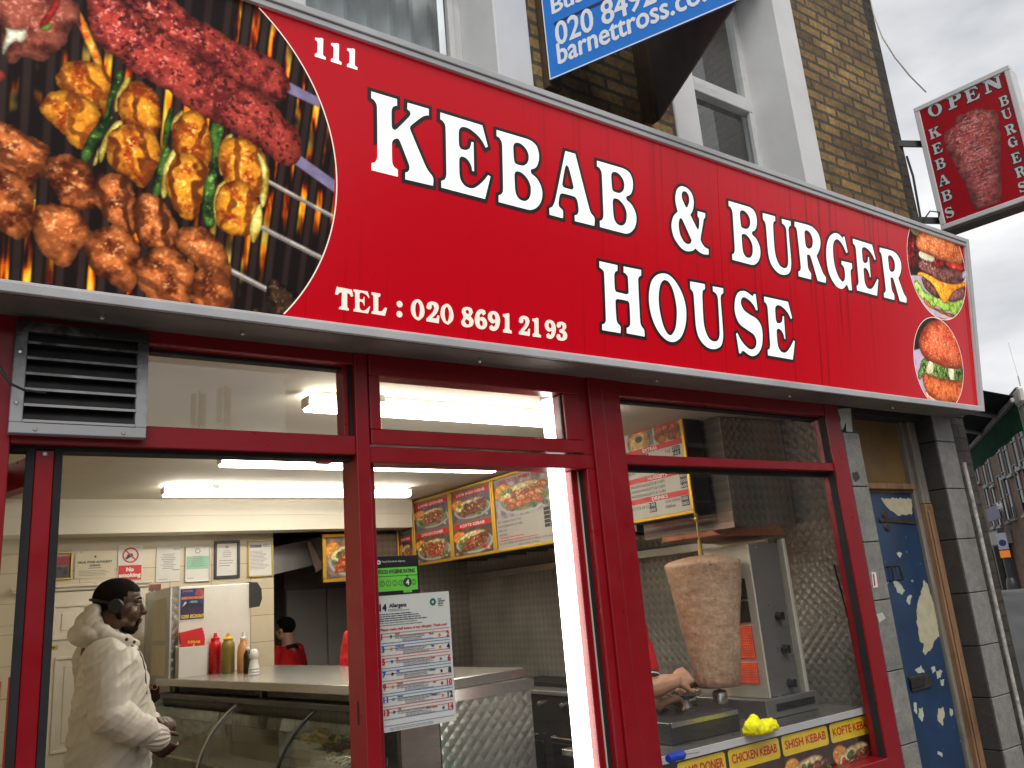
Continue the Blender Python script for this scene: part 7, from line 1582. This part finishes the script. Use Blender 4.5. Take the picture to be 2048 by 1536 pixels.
# headphones round the back of the head
hp_ = MB(); side = -1
for sd_ in (-1, 1):
    c0 = P(-.008, .083*sd_, -.005); ax = (HB_ @ V((0, sd_, 0))).normalized(); hp_.lathe(c0-ax*.004, [(.030, 0), (.034, .006), (.034, .016), (.028, .024), (.012, .026)], 20, ax)
arc = [P(-.012-.110*math.sin(a), .093*math.cos(a), .004+.022*math.sin(a)) for a in [math.pi*i/14 for i in range(15)]]
hp_.tube(arc, [.007]*15, 8); hp_.build('headphones', 'black', cu, smooth=True)
mb = MB()
for f_ in feet:
    mb.loft([(V((f_.x, f_.y, .82)), V((.125, 0, 0)), V((0, .115, 0))), (V((f_.x+.01, f_.y, .48)), V((.088, 0, 0)), V((0, .085, 0))), (V((f_.x-.01, f_.y, .09)), V((.075, 0, 0)), V((0, .07, 0)))], 16)
mb.ell((cb[0].x, YP, .85), (.17, .22, .16), 16); skin_obj('trousers', mb, 'trouser', cu, .012, 4)
mb = MB()
for f_ in feet: mb.cap(V((f_.x-.035, f_.y, .05)), V((f_.x+.18, f_.y, .042)), .048, .04)
skin_obj('shoe', mb, 'black', cu, .008, 2)

def worker(label, x, y, H, f, skin, arms, girth=1.0, lean=0, ak=1.0):
    """member of staff in a red polo shirt"""
    root = thing('person', label, 'person', (x, y, 0), 'people in the shop'); B = basis(f); F, L = B @ V((1, 0, 0)), B @ V((0, 1, 0)); k_ = H/1.78
    o = V((x, y, 0)); hc = o+Z1*(H-.118*k_)+F*(.02+lean)
    shz = .815*H; shp = [o+Z1*shz+L*(sgn*.175*k_*girth)+F*lean*.8 for sgn in (1, -1)]
    mb = MB(); head_prims(mb, hc, B, k_, .4)
    T_ = [(o+Z1*(.48*H), F*.11*girth, L*.155*girth), (o+Z1*(.60*H)+F*.01, F*.115*girth, L*.15*girth), (o+Z1*(.72*H)+F*(.01+lean*.5), F*.12*girth, L*.17*girth), (o+Z1*(.80*H)+F*lean*.8, F*.095*girth, L*.18*girth), (o+Z1*(.845*H)+F*lean, F*.06, L*.09)]
    mb.loft([(c_, a*.85, b*.85) for c_, a, b in T_], 16)
    sl = MB(); sl.loft(T_, 24)
    trim = MB(); trimw = MB()
    for i, (el_, wr_, hd_, hn_, curl, th) in enumerate(arms):
        s_ = shp[i]; mb.cap(s_, el_, .05*k_*ak, .044*k_*ak); mb.cap(el_, el_.lerp(wr_, .35), .044*k_*ak, .046*k_*ak); mb.cap(el_.lerp(wr_, .35), wr_, .046*k_*ak, .029*k_*ak); hand(mb, wr_, hd_, hn_, curl, k_*1.02*ak, th)
        e2 = s_.lerp(el_, .72); sl.cap(s_, e2, .073*k_, .07*k_*ak, 18); ax = (el_-s_).normalized()
        trim.lathe(e2+ax*.05*k_, [(.058*k_, -.016), (.069*k_, -.012), (.069*k_, .010), (.058*k_, .012)], 20, ax); trimw.lathe(e2+ax*.05*k_, [(.060*k_, -.004), (.0705*k_, -.003), (.0705*k_, .002), (.060*k_, .003)], 20, ax)
    for sgn in (1, -1):
        hp = o+L*(sgn*.085*k_)+Z1*(.49*H); kn2 = o+L*(sgn*.09*k_)+Z1*(.28*H)+F*.02; an = o+L*(sgn*.09*k_)+Z1*.08; mb.cap(hp, kn2, .08*k_, .058*k_); mb.cap(kn2, an, .052*k_, .04*k_); mb.cap(an-Z1*.04-F*.02, an-Z1*.045+F*.16, .036, .03)
    bd = skin_obj('body', mb, skin, root, .0058, 4); eyes(root, hc, B, k_, bd); hair_cap('hair', root, hc, B, k_, .058, -.075, .007)
    skin_obj('polo_shirt', sl, 'polo', root, .008, 4, wrinkle(.006, (9, 9, 14), .002))
    cl = MB(); nb2 = hc+B @ V((-.045*k_, 0, -.165*k_)); ax = (B @ V((-.25, 0, -1))).normalized(); cl.lathe(nb2+ax*.03, [(.095*k_, .0), (.098*k_, .004), (.080*k_, -.03), (.074*k_, -.034), (.074*k_, -.02)], 24, -ax*-1)
    cl.build('collar', 'black', root, smooth=True)
    trim.each('sleeve_band', 'black', root, smooth=True); trimw.each('sleeve_stripe', 'ink_white', root, smooth=True)
    tr_ = MB()
    for sgn in (1, -1): tr_.loft([(o+L*(sgn*.08*k_)+Z1*(.50*H), F*.115, L*.10), (o+L*(sgn*.09*k_)+Z1*(.28*H)+F*.02, F*.08, L*.08), (o+L*(sgn*.09*k_)+Z1*.08, F*.07, L*.065)], 14)
    skin_obj('trousers', tr_, 'trouser', root, .012, 4)
    return root
hk = pY(573, 1262, 5.0)
fw_ = V((-.55, .83, 0)).normalized(); lf_ = Z1.cross(fw_)
def down(x, y, z_, F, L): 
    return [(V((x, y, z_))+L*.235+F*.02, V((x, y, z_-.22))+L*.2+F*.16, F*.6-Z1*.7, -L, .4, 1), (V((x, y, z_))-L*.235+F*.02, V((x, y, z_-.22))-L*.2+F*.16, F*.6-Z1*.7, L, .4, -1)]
worker('member of staff in a red polo seen from behind in the back kitchen', hk.x+.01, 5.02, hk.z+.118, fw_, 'skin_light', down(hk.x+.01, 5.02, 1.12, fw_, lf_))
wb_ = pY(757, 1300, 2.55); f2 = V((-.2, .98, 0)).normalized(); l2 = Z1.cross(f2)
worker('member of staff in a bright red polo mostly hidden behind the window mullion', wb_.x, 2.55, 1.72, f2, 'skin_light', down(wb_.x, 2.55, 1.12, f2, l2), 1.1)
# the man carving: facing the kebab
wc = pY(1236, 1300, .72); f3 = V((.93, -.36, 0)).normalized(); l3 = Z1.cross(f3)
hw = pY(1350, 1362, .36); hw2 = pY(1318, 1407, .46); el3 = pY(1297, 1376, .42); el4 = V((wc.x+.12, .95, 1.10))
worker('member of staff in a red polo with a bare forearm, carving at the doner kebab', wc.x, .72, 1.72, f3, 'skin_light', [(el4, hw2, (.9, -.1, .05), (0, -.2, -1), .8, 1), (el3, hw, (.96, .12, .16), (.1, .75, -.6), 1.0, -1)], .95, .02, 1.15)

# ------------------------------------------------------------------ the street beyond, and the terrace opposite
def block(name, label, O, u, length, height, depth, wins, brick, zbase=-.13, parapet=.5, group=None, bands=()):
    """brick terrace: real openings are set in as dark recessed sashes with white frames"""
    u = V(u).normalized(); n = V((-u.y, u.x, 0)); n = n if n.dot(CAM-V(O)) > 0 else -n; O = V(O); root = thing(name, label, 'building', (O.x, O.y, zbase), group)
    ang = math.atan2(u.y, u.x)
    w_ = MB().obox(O+Z1*zbase, u*length, -n*depth, Z1*(height-zbase)).build('wall', brick, root)
    MB().obox(O+n*.06+Z1*(height+.001)-u*.05, u*(length+.1), -n*(depth+.1), Z1*parapet*.4).build('parapet', 'stone', root)
    for zb_, h_ in bands: MB().obox(O+n*.001+Z1*zb_, u*length, n*.08, Z1*h_).build('string_course', 'stone', root)
    for x, z_, ww, hh in wins:
        p = O+u*x+Z1*z_; m_ = MB(); t_ = .05*ww/1.0
        for a, b, c_, d in ((0, t_, 0, hh), (ww-t_, ww, 0, hh), (t_, ww-t_, hh-t_, hh), (t_, ww-t_, 0, t_), (t_, ww-t_, hh*.5-t_*.5, hh*.5+t_*.5)): m_.obox(p+u*a+Z1*c_+n*.004, u*(b-a), n*.05, Z1*(d-c_))
        m_.obox(p-u*.1-Z1*.12+n*.002, u*(ww+.2), n*.12, Z1*.1); fr = m_.build('window', 'far_frame', root)
        MB().obox(p+n*.003, u*ww, n*.012, Z1*hh).build('pane', 'mirror_glass', fr)
    return root, O, u, n
# shop terrace across the road from the shop (seen mirrored in the panes)
wl = [(x, z_, 1.0, 1.7) for z_ in (3.6, 6.6) for x in np.arange(1.2, 15, 2.3)]
block('terrace_building', 'dark brick terrace across the road, mirrored in the shop windows', (10, -17, 0), (1, 0, 0), 26, 9.6, 8, [(x, z_, 1.1, 1.8) for z_ in (3.4, 6.3) for x in np.arange(1.0, 24, 2.6)], 'brick_far')
r2, O2_, u2_, n2b = block('low_building', 'low flat roofed building across the road with phone masts on top', (-14, -17, 0), (1, 0, 0), 23.8, 5.75, 8, [(x, 3.3, 1.1, 1.7) for x in np.arange(1.5, 22, 2.9)], 'brick_far')
for i, (x, h_) in enumerate(((5.4, 1.4), (6.05, 1.6))):
    ms = thing('phone_mast', ('shorter', 'taller')[i]+' rooftop phone mast across the road, mirrored in the upper left pane', 'mast', (x, -18.5, 5.95), 'phone masts on the roof opposite')
    m_ = MB(); m_.tube([(x, -18.5, 5.9), (x, -18.5, 5.95+h_)], .035, 8)
    for dx in (-.5, .5): m_.tube([(x+dx, -18.5, 5.95), (x, -18.5, 6.6)], .02, 6)
    m_.build('pole', 'steel_dull', ms)
    m_ = MB()
    for dx in (-.12, .12): m_.box(x+dx-.06, x+dx+.06, -18.7, -18.55, 5.95+h_*.4, 5.95+h_*.97)
    m_.each('antenna_panel', 'plastic_white', ms, bevel=.02)
# terrace seen past the corner on the right
dv = V((math.sin(R(55.5)), math.cos(R(55.5)), 0)); A_ = pZ(2030, 1196, -.13); A_ = V((A_.x, A_.y, 0))
Bq = pZ(2048, 1176, -.13)
O_ = A_-dv*14; root, O_, u_, n_ = None, O_, dv, None
def onface(px, py): n0 = V((-dv.y, dv.x, 0)); q_ = pP(px, py, A_, n0); return q_
def sx(px, py): return (onface(px, py)-O_).dot(dv), onface(px, py).z
wins = []
for (pa, pb) in (((1983, 925), (1966, 878)), ((2003, 975), (1990, 925)), ((2028, 945), (2016, 895)), ((2045, 890), (2036, 855))): pass
w1_ = []
for px_, py_ in ((1962, 962), (1978, 968), (1990, 968), (2014, 950), (2027, 946), (2045, 932), (2062, 925), (2085, 912), (2105, 905)):
    x, z_ = sx(px_, py_); w1_.append((x, z_, .8, 2.0))
for px_, py_ in ((1972, 1056), (1992, 1052), (2005, 1050), (2022, 1040), (2034, 1034), (2058, 1026), (2076, 1020), (2100, 1012)):
    x, z_ = sx(px_, py_); w1_.append((x, z_, .8, 1.9))
L_ = sx(2140, 1000)[0]
tz = sx(2040, 815)[1]
terr, O_, u_, n_ = block('terrace_building', 'brown brick terrace of flats over shops beyond the street corner', (O_.x, O_.y, 0), dv, L_+16, tz, 10, w1_, 'brick_far')
zs0 = sx(2030, 1085)[1]; x0s = sx(1995, 1100)[0]
MB().obox(O_+n_*.02+u_*(x0s-4)+Z1*zs0, u_*(L_+16-x0s), n_*.5, Z1*.55).build('shop_fascia', 'stone', terr)
m_ = MB()
for i in range(9): m_.obox(O_+n_*.01+u_*(x0s-3+i*2.6), u_*2.2, n_*.05, Z1*(zs0-.1))
m_.each('shop_glass', 'mirror_glass', terr)
m_ = MB()
for i in range(10): m_.obox(O_+n_*.01+u_*(x0s-3.35+i*2.6), u_*.3, n_*.25, Z1*(zs0-.02))
m_.each('shop_pier', 'stone_dark', terr)
p = onface(2045, 1015); tb = thing('hanging_board', 'navy blue projecting board on the far terrace', 'board', (p.x, p.y, p.z-.6)); 
q1, q2 = onface(2033, 1033), onface(2060, 1000)
MB().obox(q1+n_*.5, u_*abs((q2-q1).dot(u_)), n_*.06, Z1*max(.5, (onface(2033, 1003).z-q1.z))).build('panel', 'ink_navy', tb)
m_ = MB(); put_text(m_, 'Mayfly', q1+n_*.57+u_*.15+Z1*.35, u_ if u_.cross(Z1).dot(n_) > 0 else -u_, Z1, .3); m_.build('lettering', 'board_txt', tb)
# pavement and lane line on the far side
m_ = MB(); m_.obox(O_+n_*.01-Z1*.128, u_*60, n_*2.2, Z1*.125); struct('pavement', m_, 'paving')
a_, b_ = pZ(2022, 1208, -.126), pZ(2075, 1221, -.126); dd = (b_-a_).normalized(); sd_ = V((-dd.y, dd.x, 0)); m_ = MB(); m_.face([a_, b_, b_+sd_*.35, a_+sd_*.35]); struct('road_marking', m_, 'road_paint')
M['slate_blue'] = flat('grey_blue_plate', (.24, .25, .31), .5)
# parking sign post
bp_ = pZ(2028, 1186, -.0); bp_ = CAM+(bp_-CAM)*.62; bp_.z = 0; dist = (bp_-CAM).length
pt = pP(2014, 1062, bp_, (CAM-bp_).normalized())
po = thing('parking_sign_post', 'dark street post carrying a parking restriction sign with a purple roundel', 'sign post', (bp_.x, bp_.y, 0))
MB().tube([(bp_.x, bp_.y, -.1), (bp_.x, bp_.y, pt.z+.1)], .09, 12).build('post', 'black', po, smooth=True)
MB().lathe((bp_.x, bp_.y, -.1), [(.15, 0), (.15, .9), (.11, 1.1), (.09, 1.12)], 14).build('base', 'black', po, smooth=True)
vd = (CAM-bp_); vd.z = 0; vd.normalize(); su = Z1.cross(vd); o_ = V((bp_.x, bp_.y, 0))+vd*.11
def sp(px, py): q_ = pP(px, py, o_, vd)-o_; return q_.dot(su), q_.z
xa, za = sp(1996, 1100); xb, zb2_ = sp(2020, 1064); xm = 0; hw_ = .13
MB().obox(o_+su*(-hw_)+Z1*za, su*(2*hw_), vd*.02, Z1*(zb2_-za)).build('sign_plate', 'slate_blue', po)
m_ = MB(); disc(m_, o_+vd*.022, su, Z1, 0, (za+zb2_)/2-.05, hw_*.72, .001, 24); m_.build('roundel', 'ink_navy', po)
xa2, zc2 = sp(2000, 1116); MB().obox(o_+su*(-hw_)+Z1*zc2, su*(2*hw_), vd*.02, Z1*(za-zc2-.03)).build('yellow_plate', 'ink_orange', po)
# white van parked across the road and a dark car nearer
def vehicle(name, label, cat, P_, yaw, sc, body, prof, win):
    root = thing(name, label, cat, P_); cs, sn = math.cos(yaw), math.sin(yaw); fx, fy = V((cs, sn, 0)), V((-sn, cs, 0)); P_ = V(P_)
    W_ = .9*sc
    MB().prism([P_+fx*x*sc-fy*W_+Z1*z_*sc for x, z_ in prof], fy*2*W_).build('body', body, root, bevel=.06, seg=2)
    for s_ in (-1, 1):
        for poly in win: MB().prism([P_+fx*x*sc+fy*(s_*(W_+.002))+Z1*z_*sc for x, z_ in poly], fy*(s_*.01)).build('side_window', 'mirror_glass', root)
        for x in (.85, prof[1][0]-.75):
            c_ = P_+fx*x*sc+fy*(s_*(W_-.12))+Z1*.33*sc; wl_ = MB().lathe(c_, [(.33*sc, 0), (.33*sc, .15), (.2*sc, .16)], 20, fy*s_).build('wheel', 'tyre', root, smooth=True); MB().lathe(c_+fy*s_*.005, [(.19*sc, .15), (.19*sc, .165), (.05*sc, .17)], 16, fy*s_).build('rim', 'alu', wl_, smooth=True)
    return root
vp = pZ(2024, 1176, -.1); vp = CAM+(vp-CAM)*.97; 
vehicle('van', 'white van parked beyond the dark sign post', 'van', (vp.x-dv.x*4.6, vp.y-dv.y*4.6, -.13), math.atan2(dv.y, dv.x), 1, 'van_white', [(0, .3), (5.0, .3), (5.05, .75), (4.9, 1.1), (4.2, 1.25), (3.5, 2.1), (3.2, 2.2), (.05, 2.2)], [[(3.05, 1.25), (4.0, 1.25), (3.45, 1.95), (3.05, 2.0)]])
cp_ = pZ(2056, 1330, .9); vehicle('car', 'dark car parked past the brick corner, its roof just in view', 'car', (cp_.x, cp_.y-.6, -.13), math.atan2(.7, .7), 1, 'steel_dark', [(0, .3), (4.2, .3), (4.25, .6), (4.1, .85), (3.2, .95), (2.6, 1.42), (1.1, 1.45), (.3, 1.0), (0, .9)], [[(1.2, .98), (2.9, .98), (2.5, 1.35), (1.25, 1.38)]])
# neighbour's green awning over the side street
aw = thing('awning', 'dark green shop awning with pale folding arms over the side street', 'awning', (6.6, .2, 2.2))
ud = V((math.sin(R(57)), math.cos(R(57)), 0)); ZV = 2.75
a_ = pZ(1953, 942, ZV); n0 = V((ud.y, -ud.x, 0)); n0 = n0 if n0.dot(CAM-a_) > 0 else -n0
def onv(px, py): return pP(px, py, a_, n0)
e_ = onv(2046, 856); up0, up1 = onv(1940, 893), onv(2080, 760)
st0 = V((e_.x, e_.y, ZV)); lenv = 4.3
zb0, zt0 = ZV, (onv(1940, 893).z)
hv = max(.18, onv(2000, 838).z-onv(2000, 900).z)
m_ = MB(); nS = 24
for i in range(nS):
    xa, xb = (lenv+1.2)*i/nS, (lenv+1.2)*(i+1)/nS; sc_ = [abs(math.sin(math.pi*4*k_/1.0*.25*1)) for k_ in (xa, xb)]
    m_.hexa([st0+ud*xa+Z1*(.03*sc_[0]), st0+ud*xb+Z1*(.03*sc_[1]), st0+ud*xb+Z1*(.03*sc_[1])-n0*.004, st0+ud*xa+Z1*(.03*sc_[0])-n0*.004, st0+ud*xa+Z1*hv, st0+ud*xb+Z1*hv, st0+ud*xb+Z1*hv-n0*.004, st0+ud*xa+Z1*hv-n0*.004])
m_.build('valance', 'awning', aw)
MB().obox(st0+Z1*hv-n0*.05, ud*(lenv+1.2), n0*.1, Z1*.05).build('front_bar', 'alu', aw, bevel=.01)
MB().obox(st0+Z1*(hv+.10)-n0*.05+Z1*.02, ud*(lenv+1.2), n0*.04, Z1*.03).build('front_bar', 'alu_dark', aw, bevel=.01)
back = n0*2.4+Z1*1.0
tpw = pX(2000, 760, (a_+back).x)
m_ = MB(); m_.hexa([st0+Z1*(hv+.05), st0+ud*(lenv+1.2)+Z1*(hv+.05), st0+ud*(lenv+1.2)+back+Z1*hv, st0+back+Z1*hv, st0+Z1*(hv+.06), st0+ud*(lenv+1.2)+Z1*(hv+.06), st0+ud*(lenv+1.2)+back+Z1*(hv+.012), st0+back+Z1*(hv+.012)]); m_.build('canopy', 'awning_shaded', aw)
m_ = MB()
for t_ in (1.0, 2.2):
    p0_, p1_, p2_ = st0+ud*t_+Z1*(hv+.02), st0+ud*(t_-.75)+n0*.7+Z1*(hv+.12), st0+ud*(t_-.3)+n0*1.45+Z1*(hv+.2); m_ = MB(); m_.tube([p0_, p1_], .028, 8); m_.tube([p1_, p2_], .034, 8); m_.build('folding_arm', 'alu', aw)
# building carrying the awning
nb_ = MB().obox(st0+n0*2.42-Z1*(ZV+.12)+ud*.1, ud*9, n0*.9, Z1*(ZV+1.2)).build('corner_building', 'brick_far'); tag(nb_, 'dark single storey shop unit behind the green awning', 'building')
# pale bracket with a whip aerial at the awning end
p = onv(2044, 780); e2 = thing('aerial', 'thin whip aerial on a pale bracket above the green awning', 'aerial', (p.x, p.y, p.z-.05))
ar0, ar1, ar2 = pP(2041, 772, p, n0), pP(2036, 752, p, n0), pP(2017, 686, p, n0)
MB().tube([ar0, ar1], .006, 6).build('base', 'plastic_white', e2); MB().tube([ar1, ar2], .0025, 5).build('whip', 'steel_dull', e2)
m_ = MB(); m_.obox(p-ud*.06-Z1*.12, ud*.25, n0*.05, Z1*.14); m_.build('bracket', 'plastic_white', e2, bevel=.015)
